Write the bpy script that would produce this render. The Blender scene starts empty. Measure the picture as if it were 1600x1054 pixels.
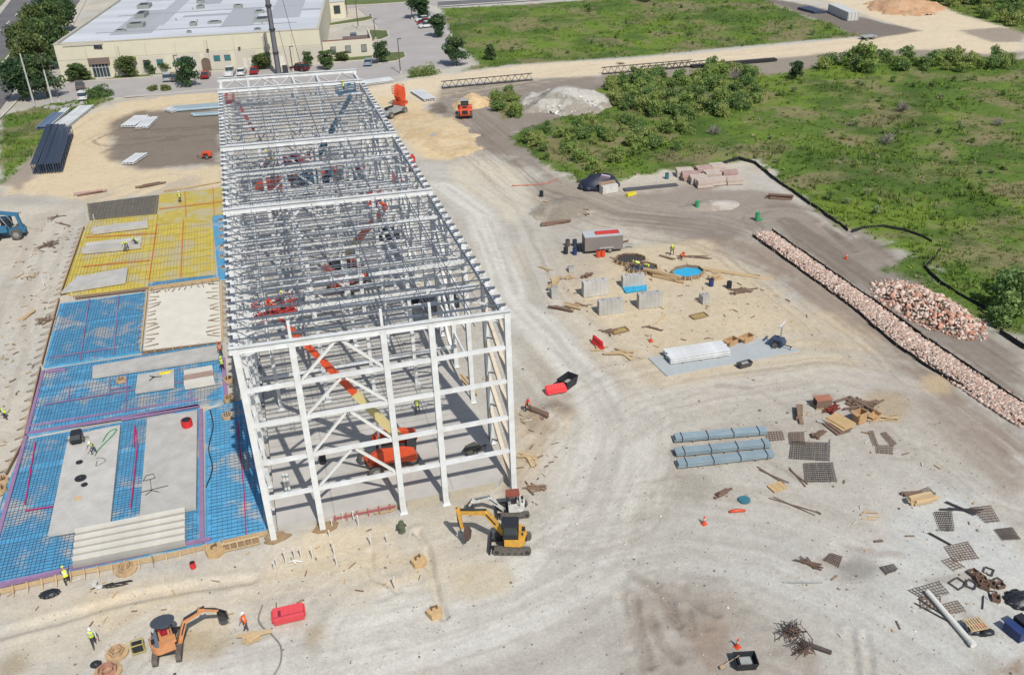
import bpy, math, random
import numpy as np
from mathutils import Vector, Matrix, Quaternion
random.seed(7)
RNG = np.random.default_rng(11)
SC = bpy.context.scene
COL = SC.collection
R = math.radians
PI = math.pi

# ------------------------------------------------------------------ camera, light, exposure
FPX, PITCH, ROLL, YAW = 1450.0, 0.504518, -0.0381502, 0.2633068
CAM = Vector((3.99063, -60.70154, 49.36492))
_f = Vector((math.sin(YAW) * math.cos(PITCH), math.cos(YAW) * math.cos(PITCH), -math.sin(PITCH)))
_r = Vector((math.cos(YAW), -math.sin(YAW), 0))
_u = _r.cross(_f)
CR = _r * math.cos(ROLL) + _u * math.sin(ROLL)
CU = _u * math.cos(ROLL) - _r * math.sin(ROLL)
CF = _f
cam = bpy.data.cameras.new('camera')
cam.sensor_width = 36
cam.lens = FPX / 1600 * 36
cam.clip_end = 8000
camo = bpy.data.objects.new('camera', cam)
COL.objects.link(camo)
camo.matrix_world = Matrix(((CR.x, CU.x, -CF.x, CAM.x), (CR.y, CU.y, -CF.y, CAM.y), (CR.z, CU.z, -CF.z, CAM.z), (0, 0, 0, 1)))
SC.camera = camo

SUN_EL, SUN_AZ = R(50), R(170)          # azimuth clockwise from +Y
w = bpy.data.worlds.new('World'); SC.world = w; w.use_nodes = True
nt = w.node_tree
sky = nt.nodes.new('ShaderNodeTexSky'); sky.sky_type = 'NISHITA'; sky.sun_disc = False
sky.sun_elevation = SUN_EL; sky.sun_rotation = SUN_AZ
nt.links.new(sky.outputs[0], nt.nodes['Background'].inputs[0])
nt.nodes['Background'].inputs[1].default_value = 0.10
sun = bpy.data.lights.new('sun', 'SUN'); sun.energy = 4.0; sun.angle = R(0.53); sun.color = (1, .965, .90)
suno = bpy.data.objects.new('sun', sun); COL.objects.link(suno)
sd = Vector((-math.sin(SUN_AZ) * math.cos(SUN_EL), -math.cos(SUN_AZ) * math.cos(SUN_EL), -math.sin(SUN_EL)))
suno.rotation_euler = sd.to_track_quat('-Z', 'Y').to_euler()
suno.location = (60, -120, 160)
SC.view_settings.view_transform = 'Standard'
SC.view_settings.look = 'None'
SC.view_settings.exposure = 0.12
SC.view_settings.gamma = 1
SC.view_settings.use_curve_mapping = False
SC.cycles.max_bounces = 6
SC.cycles.use_denoising = True

# ------------------------------------------------------------------ survey helpers: a point of the site from where it is seen
def ray(x, y):
    return CF + CR * ((x - 800) / FPX) - CU * ((y - 527) / FPX)
def G(x, y, z=0.0):
    d = ray(x, y)
    return CAM + d * ((z - CAM.z) / d.z)
def VP(x, y, p0, d):                     # a point in the upright plane through p0 along d
    n = Vector((-d.y, d.x, 0)); r = ray(x, y)
    return CAM + r * ((Vector(p0) - CAM).dot(n) / r.dot(n))
def H(bx, by, ty, z0=0.0):               # height of an upright thing with its base at bx, by and its top at row ty
    b = G(bx, by, z0); r = ray(bx, ty); q = CU * FPX + CF * (ty - 527)
    return max(.1, (CAM - b).dot(q) / q.z)
def hd(a, b):
    return math.atan2(b[1] - a[1], b[0] - a[0])
def lin(c):
    c = c / 255
    return c / 12.92 if c < .04045 else ((c + .055) / 1.055) ** 2.4
LIT = (1.29, 1.30, 1.33)
def C(r, g, b, k=1.0):                   # base colour of a surface that looks r,g,b in full sun
    return tuple(min(.85, lin(v) / q * k) for v, q in zip((r, g, b), LIT))

# ------------------------------------------------------------------ materials
MATS = {}
def mat(name, col, rough=.75, metal=0., var=.14, scale=2.5, bump=0., detail=6, tint=None, stretch=None, spec=.3):
    if name in MATS: return MATS[name]
    m = bpy.data.materials.new(name); m.use_nodes = True
    n, l = m.node_tree.nodes, m.node_tree.links
    b = n['Principled BSDF']
    b.inputs['Roughness'].default_value = rough; b.inputs['Metallic'].default_value = metal
    b.inputs['Specular IOR Level'].default_value = spec
    tc = n.new('ShaderNodeTexCoord'); src = tc.outputs['Object']
    if stretch:
        mp = n.new('ShaderNodeMapping'); mp.inputs['Scale'].default_value = stretch
        l.new(src, mp.inputs[0]); src = mp.outputs[0]
    no = n.new('ShaderNodeTexNoise'); no.inputs['Scale'].default_value = scale; no.inputs['Detail'].default_value = detail
    no.inputs['Roughness'].default_value = .65
    l.new(src, no.inputs['Vector'])
    rp = n.new('ShaderNodeValToRGB')
    e = rp.color_ramp.elements
    e[0].position, e[1].position = .3, .7
    t = tint or col
    e[0].color = tuple(min(1, c * (1 - var)) for c in t) + (1,)
    e[1].color = tuple(min(1, c * (1 + var)) for c in col) + (1,)
    l.new(no.outputs['Fac'], rp.inputs[0])
    oi = n.new('ShaderNodeObjectInfo'); hs = n.new('ShaderNodeHueSaturation')
    mr = n.new('ShaderNodeMapRange'); mr.inputs['To Min'].default_value = 1 - var * .6; mr.inputs['To Max'].default_value = 1 + var * .6
    l.new(oi.outputs['Random'], mr.inputs['Value']); l.new(mr.outputs[0], hs.inputs['Value'])
    l.new(rp.outputs[0], hs.inputs['Color']); l.new(hs.outputs[0], b.inputs['Base Color'])
    if bump:
        bp = n.new('ShaderNodeBump'); bp.inputs['Strength'].default_value = bump; bp.inputs['Distance'].default_value = .05
        n2 = n.new('ShaderNodeTexNoise'); n2.inputs['Scale'].default_value = scale * 4; n2.inputs['Detail'].default_value = 6
        l.new(src, n2.inputs['Vector']); l.new(n2.outputs['Fac'], bp.inputs['Height']); l.new(bp.outputs[0], b.inputs['Normal'])
    MATS[name] = m
    return m
def glass(name, col=(.03, .045, .05)):
    if name in MATS: return MATS[name]
    m = mat(name, col, rough=.08, var=.05, spec=.6); return m
def attr_mat(name, rough=.95, nscale=(.35, 3, 22), amt=(.16, .2, .3), bump=.5, bdist=.12, trans=0.):
    m = bpy.data.materials.new(name); m.use_nodes = True
    n, l = m.node_tree.nodes, m.node_tree.links
    b = n['Principled BSDF']; b.inputs['Roughness'].default_value = rough; b.inputs['Specular IOR Level'].default_value = .15
    at = n.new('ShaderNodeAttribute'); at.attribute_name = 'tone'
    tc = n.new('ShaderNodeTexCoord')
    cur = at.outputs['Color']; hts = []
    for s, a in zip(nscale, amt):
        no = n.new('ShaderNodeTexNoise'); no.inputs['Scale'].default_value = s; no.inputs['Detail'].default_value = 8; no.inputs['Roughness'].default_value = .7
        l.new(tc.outputs['Object'], no.inputs['Vector'])
        mr = n.new('ShaderNodeMapRange'); mr.inputs['From Min'].default_value = .3; mr.inputs['From Max'].default_value = .7
        mr.inputs['To Min'].default_value = 1 - a; mr.inputs['To Max'].default_value = 1 + a
        l.new(no.outputs['Fac'], mr.inputs['Value'])
        vm = n.new('ShaderNodeVectorMath'); vm.operation = 'SCALE'
        l.new(cur, vm.inputs[0]); l.new(mr.outputs[0], vm.inputs['Scale']); cur = vm.outputs[0]; hts.append(no.outputs['Fac'])
    l.new(cur, b.inputs['Base Color'])
    if bump:
        bp = n.new('ShaderNodeBump'); bp.inputs['Strength'].default_value = bump; bp.inputs['Distance'].default_value = bdist
        l.new(hts[-1], bp.inputs['Height']); l.new(bp.outputs[0], b.inputs['Normal'])
    if trans:
        tr = n.new('ShaderNodeBsdfTranslucent'); mx = n.new('ShaderNodeMixShader'); mx.inputs[0].default_value = trans
        l.new(cur, tr.inputs['Color']); l.new(b.outputs[0], mx.inputs[1]); l.new(tr.outputs[0], mx.inputs[2])
        l.new(mx.outputs[0], n['Material Output'].inputs['Surface'])
    MATS[name] = m
    return m

# ------------------------------------------------------------------ mesh building
def basis(d, up=None):
    d = Vector(d).normalized()
    u = Vector(up) if up is not None else (Vector((0, 0, 1)) if abs(d.z) < .95 else Vector((0, 1, 0)))
    s = d.cross(u).normalized(); u = s.cross(d).normalized()
    return d, s, u
class MB:
    def __init__(self): self.v = []; self.f = []; self.m = []; self.smooth = []
    def add(self, vs, fs, mi=0, sm=False):
        o = len(self.v); self.v += [tuple(p) for p in vs]
        self.f += [tuple(i + o for i in f) for f in fs]; self.m += [mi] * len(fs); self.smooth += [sm] * len(fs)
        return self
    def box(self, c, s, rz=0., mi=0, ry=0., rx=0.):
        x, y, z = (k / 2 for k in s)
        P = [Vector(q) for q in ((-x, -y, -z), (x, -y, -z), (x, y, -z), (-x, y, -z), (-x, -y, z), (x, -y, z), (x, y, z), (-x, y, z))]
        M = Matrix.Rotation(rz, 3, 'Z') @ Matrix.Rotation(ry, 3, 'Y') @ Matrix.Rotation(rx, 3, 'X')
        c = Vector(c)
        return self.add([M @ q + c for q in P], [(3, 2, 1, 0), (4, 5, 6, 7), (0, 1, 5, 4), (1, 2, 6, 5), (2, 3, 7, 6), (3, 0, 4, 7)], mi)
    def bar(self, a, b, w, h=None, up=None, mi=0, taper=1.):
        a, b = Vector(a), Vector(b); h = h or w
        if (b - a).length < 1e-6: return self
        d, s, u = basis(b - a, up)
        P = []
        for p, k in ((a, 1), (b, taper)):
            P += [p - s * w * k / 2 - u * h * k / 2, p + s * w * k / 2 - u * h * k / 2, p + s * w * k / 2 + u * h * k / 2, p - s * w * k / 2 + u * h * k / 2]
        return self.add(P, [(0, 1, 2, 3), (7, 6, 5, 4), (0, 4, 5, 1), (1, 5, 6, 2), (2, 6, 7, 3), (3, 7, 4, 0)], mi)
    def ibeam(self, a, b, bw, d, t=.05, up=None, mi=0):
        a, b = Vector(a), Vector(b); dd, s, u = basis(b - a, up)
        self.bar(a + u * (d / 2 - t / 2), b + u * (d / 2 - t / 2), bw, t, up, mi)
        self.bar(a - u * (d / 2 - t / 2), b - u * (d / 2 - t / 2), bw, t, up, mi)
        return self.bar(a, b, t, d - 2 * t, up, mi)
    def tube(self, a, b, r, r2=None, n=8, mi=0, caps=True, sm=True):
        a, b = Vector(a), Vector(b); r2 = r if r2 is None else r2
        d, s, u = basis(b - a)
        P = [p + (s * math.cos(k * 2 * PI / n) + u * math.sin(k * 2 * PI / n)) * q for p, q in ((a, r), (b, r2)) for k in range(n)]
        self.add(P, [(k, (k + 1) % n, n + (k + 1) % n, n + k) for k in range(n)], mi, sm)
        if caps: self.add(P, [tuple(range(n))[::-1], tuple(range(n, 2 * n))], mi)
        return self
    def path(self, pts, r, n=6, mi=0):
        pts = [Vector(p) for p in pts]; rings = []
        for i, p in enumerate(pts):
            d = (pts[min(i + 1, len(pts) - 1)] - pts[max(i - 1, 0)])
            d, s, u = basis(d)
            rr = r[i] if isinstance(r, (list, tuple)) else r
            rings += [p + (s * math.cos(k * 2 * PI / n) + u * math.sin(k * 2 * PI / n)) * rr for k in range(n)]
        F = [(i * n + k, i * n + (k + 1) % n, (i + 1) * n + (k + 1) % n, (i + 1) * n + k) for i in range(len(pts) - 1) for k in range(n)]
        F += [tuple(range(n))[::-1], tuple(range((len(pts) - 1) * n, len(pts) * n))]
        return self.add(rings, F, mi, True)
    def prism(self, poly, a, b, mi=0, axis='Y'):     # side profile (x,z) extruded from y=a to y=b, or plan (x,y) from z=a to z=b
        n = len(poly)
        if axis == 'Y': P = [(x, k, z) for k in (a, b) for x, z in poly]
        else: P = [(x, y, k) for k in (a, b) for x, y in poly]
        F = [tuple(range(n)), tuple(range(2 * n - 1, n - 1, -1))] + [(k, n + k, n + (k + 1) % n, (k + 1) % n) for k in range(n)]
        return self.add(P, F, mi)
    def ball(self, c, r, n=8, m=6, mi=0, z0=-1., jit=0.):
        rx, ry, rz = r if isinstance(r, (tuple, list)) else (r, r, r)
        P = []; c = Vector(c); a0 = math.asin(z0)
        for i in range(m + 1):
            a = a0 + (PI / 2 - a0) * i / m
            for k in range(n):
                j = 1 + random.uniform(-jit, jit)
                P.append(c + Vector((rx * math.cos(a) * math.cos(k * 2 * PI / n) * j, ry * math.cos(a) * math.sin(k * 2 * PI / n) * j, rz * math.sin(a) * j)))
        F = [(i * n + k, i * n + (k + 1) % n, (i + 1) * n + (k + 1) % n, (i + 1) * n + k) for i in range(m) for k in range(n)]
        F.append(tuple(range(n))[::-1])
        return self.add(P, F, mi, True)
    def wheel(self, c, r, w, ax=(0, 1, 0), n=14, mi=0):
        c = Vector(c); a = Vector(ax).normalized()
        d, s, u = basis(a)
        prof = [(.55, .5), (.92, .5), (1, .36), (1, -.36), (.92, -.5), (.55, -.5)]
        P = [c + a * (q * w) + (s * math.cos(k * 2 * PI / n) + u * math.sin(k * 2 * PI / n)) * r * p for p, q in prof for k in range(n)]
        F = [(i * n + k, i * n + (k + 1) % n, (i + 1) * n + (k + 1) % n, (i + 1) * n + k) for i in range(5) for k in range(n)]
        return self.add(P, F, mi)
    def xform(self, M):
        self.v = [tuple(M @ Vector(p)) for p in self.v]; return self
    def mesh(self, name, *ms):
        me = bpy.data.meshes.new(name)
        me.from_pydata(self.v, [], self.f)
        for m in ms: me.materials.append(m)
        if len(ms) > 1: me.polygons.foreach_set('material_index', self.m)
        me.polygons.foreach_set('use_smooth', self.smooth)
        me.update()
        return me
    def build(self, name, *ms, parent=None, **kw):
        return obj(name, self.mesh(name, *ms), parent, **kw)
def obj(name, me, parent=None, loc=None, rot=None, scale=None, **props):
    o = bpy.data.objects.new(name, me); COL.objects.link(o)
    if parent is not None: o.parent = parent
    if loc is not None: o.location = loc
    if rot is not None: o.rotation_euler = rot if isinstance(rot, (tuple, list)) or hasattr(rot, 'x') else (0, 0, rot)
    if scale is not None: o.scale = scale
    for k, v in props.items(): o[k] = v
    return o
def thing(name, label, cat, loc=(0, 0, 0), rz=0., group=None, scale=None):
    o = bpy.data.objects.new(name, None); COL.objects.link(o)
    o.empty_display_size = .3
    o.location = loc; o.rotation_euler = (0, 0, rz)
    if scale: o.scale = scale
    return tag(o, label, cat, group)
def tag(o, label, cat, group=None):
    o['label'] = label; o['category'] = cat
    if group: o['group'] = group
    return o
KIDS = None
def copy_tree(o, parent=None):
    c = o.copy(); COL.objects.link(c)
    if parent is not None: c.parent = parent
    for ch in [k for k in bpy.data.objects if k.parent == o]: copy_tree(ch, c)
    return c
def dup(o, label, loc, rz, scale=None):
    c = copy_tree(o); c['label'] = label; c.location = loc; c.rotation_euler = (0, 0, rz)
    if scale: c.scale = scale
    return c

# ------------------------------------------------------------------ noise and masks on the ground
def vnoise(x, y, s, seed=0):
    x, y = x / s + seed * 17.3, y / s + seed * 5.7
    xi, yi = np.floor(x), np.floor(y); fx, fy = x - xi, y - yi
    fx, fy = fx * fx * (3 - 2 * fx), fy * fy * (3 - 2 * fy)
    def h(a, b):
        q = np.sin(a * 127.1 + b * 311.7 + seed * 74.7) * 43758.5453
        return q - np.floor(q)
    return (h(xi, yi) * (1 - fx) + h(xi + 1, yi) * fx) * (1 - fy) + (h(xi, yi + 1) * (1 - fx) + h(xi + 1, yi + 1) * fx) * fy
def fbm(x, y, s, o=4, seed=0):
    t = 0; a = .5; k = 0
    for i in range(o):
        t = t + a * vnoise(x, y, s, seed + i * 3); k += a; a *= .5; s *= .47
    return t / k
def W2(poly): return np.array([tuple(G(a, b))[:2] for a, b in poly])
def sdist(x, y, P, closed=True):         # signed distance, positive inside
    d = np.full(x.shape, 1e9); ins = np.zeros(x.shape, bool); n = len(P)
    for i in range(n if closed else n - 1):
        ax, ay = P[i]; bx, by = P[(i + 1) % n]
        ex, ey = bx - ax, by - ay
        t = np.clip(((x - ax) * ex + (y - ay) * ey) / (ex * ex + ey * ey + 1e-9), 0, 1)
        d = np.minimum(d, np.hypot(x - ax - t * ex, y - ay - t * ey))
        if closed:
            c = ((ay > y) != (by > y)) & (x < ex * (y - ay) / (ey + 1e-12) + ax)
            ins ^= c
    return np.where(ins, d, -d) if closed else d
def sstep(a, b, t):
    t = np.clip((t - a) / (b - a), 0, 1); return t * t * (3 - 2 * t)
# ------------------------------------------------------------------ ground: one sheet to the horizon, soils as masks
def axis(lo, hi, step, grow, end_lo, end_hi):
    a = list(np.arange(lo, hi, step)); s = step
    x = hi; up = []
    while x < end_hi: up.append(x); s = step + grow * (x - hi); x += s
    x = lo; dn = []
    while True:
        s = step + grow * (lo - x); x -= s
        dn.append(x)
        if x < end_lo: break
    return np.array(dn[::-1] + a + up + [end_hi])
gx = axis(-28, 52, .22, .009, -2600, 2600)
gy = axis(-36, 34, .22, .007, -1200, 3500)
GX, GY = np.meshgrid(gx, gy)
X, Y = GX.ravel(), GY.ravel()
N_big, N_mid, N_fin = fbm(X, Y, 26, 4, 1), fbm(X, Y, 6, 4, 2), fbm(X, Y, 1.6, 3, 3)
tone = np.empty((len(X), 3)); tone[:] = C(201, 197, 189)
def blend(m, col): 
    global tone
    tone = tone * (1 - m[:, None]) + np.array(col) * m[:, None]
def zone(poly, soft=1.5, wob=3., amt=1., col=None, tex=.0):
    P = W2(poly); lo, hi = P.min(0) - 12, P.max(0) + 12
    k = np.where((X > lo[0]) & (X < hi[0]) & (Y > lo[1]) & (Y < hi[1]))[0]
    m = np.zeros(len(X))
    d = sdist(X[k], Y[k], P) + (N_mid[k] - .5) * wob * 2 + (N_fin[k] - .5) * wob * .8
    m[k] = sstep(-soft, soft, d) * amt
    if tex: m *= np.clip(1 - tex + tex * 2.4 * (N_mid - .18), 0, 1)
    if col is not None: blend(m, col)
    return m
def trail(pts, width, col, amt=.8, soft=1., wob=1., streak=0.):
    P = W2(pts); lo, hi = P.min(0) - 10, P.max(0) + 10
    k = np.where((X > lo[0]) & (X < hi[0]) & (Y > lo[1]) & (Y < hi[1]))[0]
    m = np.zeros(len(X))
    d = width / 2 - sdist(X[k], Y[k], P, False) + (N_mid[k] - .5) * wob * 2 + (N_fin[k] - .5) * wob
    mm = sstep(-soft, soft, d) * amt
    if streak: mm *= np.clip(.35 + streak * N_fin[k], 0, 1)
    m[k] = mm
    blend(m, col)
def streaks(pts, half, col, amt, across, along, seed, lo=.5, hi=.68, fade=.5):
    """long scuffs left by traffic: noise stretched along a line of travel"""
    P = W2(pts); l0, h0 = P.min(0) - half, P.max(0) + half
    k = np.where((X > l0[0]) & (X < h0[0]) & (Y > l0[1]) & (Y < h0[1]))[0]; x, y = X[k], Y[k]
    best = np.full(len(k), 1e9); sg = np.zeros(len(k)); al = np.zeros(len(k)); s0 = 0
    for (ax, ay), (bx, by) in zip(P, P[1:]):
        ex, ey = bx - ax, by - ay; L = math.hypot(ex, ey); t = np.clip(((x - ax) * ex + (y - ay) * ey) / L / L, 0, 1)
        d = np.hypot(x - ax - t * ex, y - ay - t * ey); c = np.sign(ex * (y - ay) - ey * (x - ax)); b_ = d < best
        best[b_] = d[b_]; sg[b_] = (d * c)[b_]; al[b_] = (s0 + t * L)[b_]; s0 += L
    f = fbm(sg + (N_fin[k] - .5) * .5, al * across / along, across, 4, seed)
    m = np.zeros(len(X)); m[k] = sstep(lo, hi, f) * amt * (1 - sstep(half * fade, half, best)); blend(m, col)
# broad mottling of the caliche
blend(sstep(.5, .68, N_big) * .5, C(190, 182, 170))
blend(sstep(.5, .68, fbm(X, Y, 12, 5, 9)) * .5, C(216, 202, 178))
blend(sstep(.52, .66, fbm(X, Y, 7, 5, 13)) * .4, C(178, 169, 157))
# working areas
TAN, PALE, DIRT, BROWN = C(226, 205, 170), C(217, 207, 191), C(142, 130, 120), C(166, 146, 129)
zone([(0, 320), (125, 322), (92, 460), (60, 570), (20, 690), (0, 740)], 1.5, 2, .7, C(213, 205, 191), .4)
zone([(930, 120), (1000, 100), (1200, 88), (1300, 80), (1480, 74), (1600, 82), (1600, 100), (1330, 98), (1220, 125), (1000, 150), (940, 150)], 1, 1.5, .95, C(158, 147, 134))
zone([(655, 140), (700, 138), (830, 122), (935, 118), (965, 182), (820, 208), (850, 262), (930, 303), (1050, 300), (1170, 258), (1235, 310), (1330, 357), (1440, 420), (1500, 500), (1600, 545), (1600, 650), (1400, 505), (1200, 362), (1110, 385), (1000, 352), (880, 322), (830, 262), (740, 232), (690, 180)], 2, 3, .85, DIRT, .12)
zone([(900, 290), (1110, 285), (1190, 270), (1330, 365), (1210, 350), (1000, 330)], 2, 3, .5, C(172, 160, 150), .3)
zone([(1090, 372), (1190, 372), (1400, 520), (1600, 690), (1600, 830), (1500, 720), (1400, 600), (1290, 490), (1180, 415)], 2.5, 4, .85, C(164, 146, 131), .2)
zone([(1400, 560), (1600, 720), (1600, 800), (1480, 700), (1400, 640)], 2.5, 3, .7, C(150, 137, 127), .3)
zone([(880, 540), (960, 500), (1040, 620), (960, 640)], 2, 3, .5, C(196, 188, 176), .3)
zone([(850, 410), (960, 385), (1100, 378), (1170, 420), (1240, 470), (1330, 510), (1400, 545), (1340, 590), (1180, 600), (1000, 622), (930, 565), (880, 480)], 2, 3, .92, C(216, 199, 171), .15)
zone([(820, 355), (900, 345), (980, 400), (860, 470), (835, 440)], 2, 3, .5, C(178, 170, 160), .3)
zone([(0, 950), (200, 900), (400, 850), (620, 825), (690, 845), (700, 960), (560, 1010), (200, 1054), (0, 1054)], 1.6, 2.6, .8, C(219, 207, 188), .25)
zone([(470, 830), (620, 815), (650, 900), (600, 960), (480, 900)], 1.2, 2, .55, C(226, 209, 180), .3)
zone([(805, 640), (905, 620), (930, 690), (860, 760), (815, 770)], 1.4, 2.2, .85, C(208, 188, 158), .3)
zone([(960, 905), (1090, 880), (1240, 950), (1260, 1054), (980, 1054)], 1.2, 2.6, .8, C(166, 155, 144), .3)
zone([(1240, 700), (1420, 640), (1560, 760), (1600, 850), (1600, 1054), (1380, 1054), (1280, 900)], 2, 2.5, .8, C(203, 199, 192), .2)
zone([(1400, 770), (1500, 755), (1570, 800), (1600, 850), (1600, 1035), (1480, 1054), (1380, 960)], 1.2, 1.8, .9, C(210, 211, 208))
zone([(1530, 1054), (1600, 1025), (1600, 1054)], .4, .5, .9, C(160, 140, 122))
zone([(980, 670), (1120, 620), (1400, 600), (1560, 720), (1480, 760), (1400, 760), (1300, 850), (1200, 850), (1060, 850), (1000, 780)], 3, 4, .6, C(190, 181, 169), .3)
zone([(1120, 262), (1160, 258), (1200, 275), (1230, 300), (1180, 300), (1120, 296)], 1, 1.5, .8, C(208, 202, 192), .2)
zone([(1200, 280), (1240, 300), (1335, 365), (1330, 372), (1260, 328), (1210, 296)], .8, 1.2, .7, C(206, 200, 190), .5)
zone([(800, 560), (880, 560), (920, 620), (900, 640), (810, 620)], 2, 3, .5, C(176, 166, 152), .3)
zone([(130, 940), (330, 890), (620, 860), (690, 880), (640, 940), (400, 950), (150, 990)], 1.5, 2.5, .6, C(224, 205, 174), .35)
# left: tan loop road round a dark island of soil
zone([(0, 292), (60, 270), (98, 216), (130, 180), (185, 160), (345, 138), (345, 172), (270, 166), (200, 186), (172, 215), (176, 250), (222, 264), (346, 258), (348, 290), (250, 298), (140, 316), (60, 305), (0, 305)], 1.5, 2.5, .95, C(226, 206, 173))
zone([(176, 188), (212, 172), (346, 172), (348, 255), (215, 264), (174, 246)], 1.5, 2.5, .95, C(138, 126, 114))
zone([(0, 286), (52, 240), (98, 200), (60, 270), (30, 300)], 1, 1.5, .9, C(168, 155, 140))
# beside and beyond the frame
zone([(560, 138), (700, 116), (800, 103), (1000, 91), (1200, 72), (1350, 58), (1420, 48), (1360, 25), (1230, -20), (1440, -20), (1500, 22), (1600, 52), (1600, 78), (1540, 84), (1480, 76), (1300, 82), (1210, 91), (940, 117), (800, 124), (690, 132), (680, 160), (640, 168), (590, 160)], 1.2, 1.2, .97, C(229, 212, 184))
zone([(590, 150), (655, 160), (695, 190), (722, 236), (700, 250), (655, 246), (620, 200)], 1, 1.5, .97, C(228, 205, 166))
zone([(690, 258), (770, 250), (832, 280), (840, 318), (795, 345), (705, 305)], 1.5, 2.5, .85, C(219, 209, 190), .2)
zone([(825, 280), (900, 280), (1000, 330), (930, 352), (850, 350)], 2, 3, .7, C(176, 166, 152), .3)
zone([(1180, -5), (1240, 3), (1440, 48), (1352, 62), (1300, 40)], .8, .8, .97, C(132, 122, 114))
zone([(1500, 48), (1560, 42), (1600, 52), (1600, 66), (1550, 66)], .8, 1, .8, C(150, 138, 130))
# worn haul road through the site
zone([(690, 330), (745, 340), (770, 430), (850, 545), (920, 620), (900, 660), (840, 640), (800, 560), (760, 470)], 2, 3, .55, C(186, 178, 166), .25)
zone([(800, 350), (900, 350), (860, 420), (860, 480), (900, 545), (870, 525), (820, 460)], 2, 2.5, .55, C(184, 175, 163), .25)
zone([(940, 830), (1100, 790), (1300, 830), (1360, 900), (1300, 960), (1240, 940), (1100, 880), (980, 900)], 3, 3, .45, C(184, 177, 168), .35)
zone([(820, 760), (900, 720), (900, 830), (850, 880), (830, 800)], 2, 2.5, .5, C(190, 183, 172), .3)
zone([(680, 980), (900, 950), (980, 1000), (960, 1054), (640, 1054)], 2.5, 3, .45, C(190, 183, 174), .35)
LIGHT = C(222, 219, 212)
trail([(690, 290), (750, 330), (775, 400), (800, 470), (860, 530), (925, 600), (960, 660)], 4.6, LIGHT, .92, 1.0, 1.1)
trail([(960, 660), (945, 740), (915, 830), (860, 900), (740, 960), (560, 1005), (300, 1050)], 7.5, LIGHT, .92, 1.6, 1.6)
trail([(960, 660), (1020, 640), (1120, 615), (1300, 590), (1400, 600)], 5.5, C(203, 196, 187), .7, 1.2, 1.4)
trail([(930, 860), (1050, 850), (1200, 870), (1400, 960)], 8, C(206, 204, 198), .6, 2, 2)
HAUL = [(690, 290), (750, 330), (775, 400), (800, 470), (860, 530), (925, 600), (960, 660), (945, 740), (915, 830), (860, 900), (740, 960), (560, 1005), (300, 1050)]
EAST = [(900, 760), (960, 680), (1020, 640), (1120, 615), (1300, 590), (1420, 610), (1600, 740)]
RIM = [(700, 175), (760, 225), (850, 295), (960, 338), (1110, 355), (1190, 385), (1400, 530), (1600, 695)]
LOW = [(620, 990), (800, 930), (940, 870), (1060, 852), (1200, 870), (1400, 960), (1560, 1060)]
for pts, hw, c1, c2, sd in ((HAUL, 11, (222, 219, 212), (180, 172, 161), 101), (EAST, 13, (216, 210, 200), (168, 157, 145), 111), (RIM, 10, (190, 180, 168), (138, 123, 111), 121), (LOW, 13, (216, 213, 206), (176, 168, 157), 131)):
    streaks(pts, hw, C(*c2), .26, .8, 26, sd); streaks(pts, hw, C(*c1), .4, 1.0, 30, sd + 3, .5, .72); streaks(pts, hw, C(*c2), .30, .3, 14, sd + 6, .54, .72)
streaks([(1230, 345), (1400, 470), (1600, 610)], 9, C(128, 116, 106), .6, .8, 14, 141); streaks([(0, 640), (60, 480), (110, 340), (250, 290)], 9, C(190, 180, 166), .6, 1.2, 14, 151); streaks([(100, 220), (160, 180), (340, 150)], 6, C(206, 184, 150), .5, .8, 12, 161); streaks([(190, 215), (345, 205)], 8, C(116, 104, 94), .6, .9, 8, 171)
streaks([(640, 160), (900, 112), (1200, 84), (1420, 62)], 7, C(214, 196, 168), .5, .8, 20, 181)
for off in (-14, 9):          # wheel marks
    trail([(690 + off, 292), (752 + off, 335), (778 + off, 400), (802 + off, 470), (864 + off, 530), (930 + off, 600), (966 + off, 660), (948 + off * 1.3, 740), (915 + off * 1.5, 830), (860 + off * 1.6, 900)], .55, C(184, 178, 169), .55, .3, .3, 1.1)
    if off > 0: trail([(1000, 646 + off * .5), (1120, 618 + off * .5), (1300, 592 + off * .6), (1440, 612 + off)], .5, C(178, 168, 158), .5, .3, .3, 1.1)
    trail([(640, 985 + off * .8), (800, 945 + off * .8), (930, 880 + off), (1060, 850 + off), (1200, 866 + off)], .5, C(186, 181, 172), .45, .3, .3, 1.1)
    trail([(1120, 385 + off * .5), (1230, 430 + off * .6), (1360, 520 + off * .7), (1480, 620 + off), (1600, 720 + off)], .6, C(150, 134, 121), .5, .3, .3, 1.1)
    trail([(740, 200 + off * .3), (780, 235 + off * .3), (850, 300 + off * .4), (960, 340 + off * .5), (1120, 350 + off * .5), (1250, 385 + off * .6)], .6, C(132, 120, 110), .5, .3, .3, 1.1)
for k in range(26):                        # short scrapes and damp stains
    a, b = random.uniform(960, 1580), random.uniform(600, 1040); t = random.uniform(-.5, .9); L = random.uniform(25, 90)
    trail([(a, b), (a + L * .5, b + L * t * .4 + random.uniform(-4, 4)), (a + L, b + L * t * .9)], random.uniform(.25, .8), C(168, 158, 147), random.uniform(.3, .7), .25, .4, 1.2)
for x0, y0, x1, y1, x2, y2 in ((992, 935, 1000, 985, 1014, 1040), (1022, 905, 1042, 950, 1060, 975), (1040, 925, 1060, 970, 1066, 985), (1068, 915, 1090, 945, 1120, 960), (1012, 960, 1030, 1000, 1060, 1030), (1072, 950, 1078, 975, 1080, 990)):
    trail([(x0, y0), (x1, y1), (x2, y2)], .5, C(146, 134, 122), .5, .3, .5, 1.3)
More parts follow.
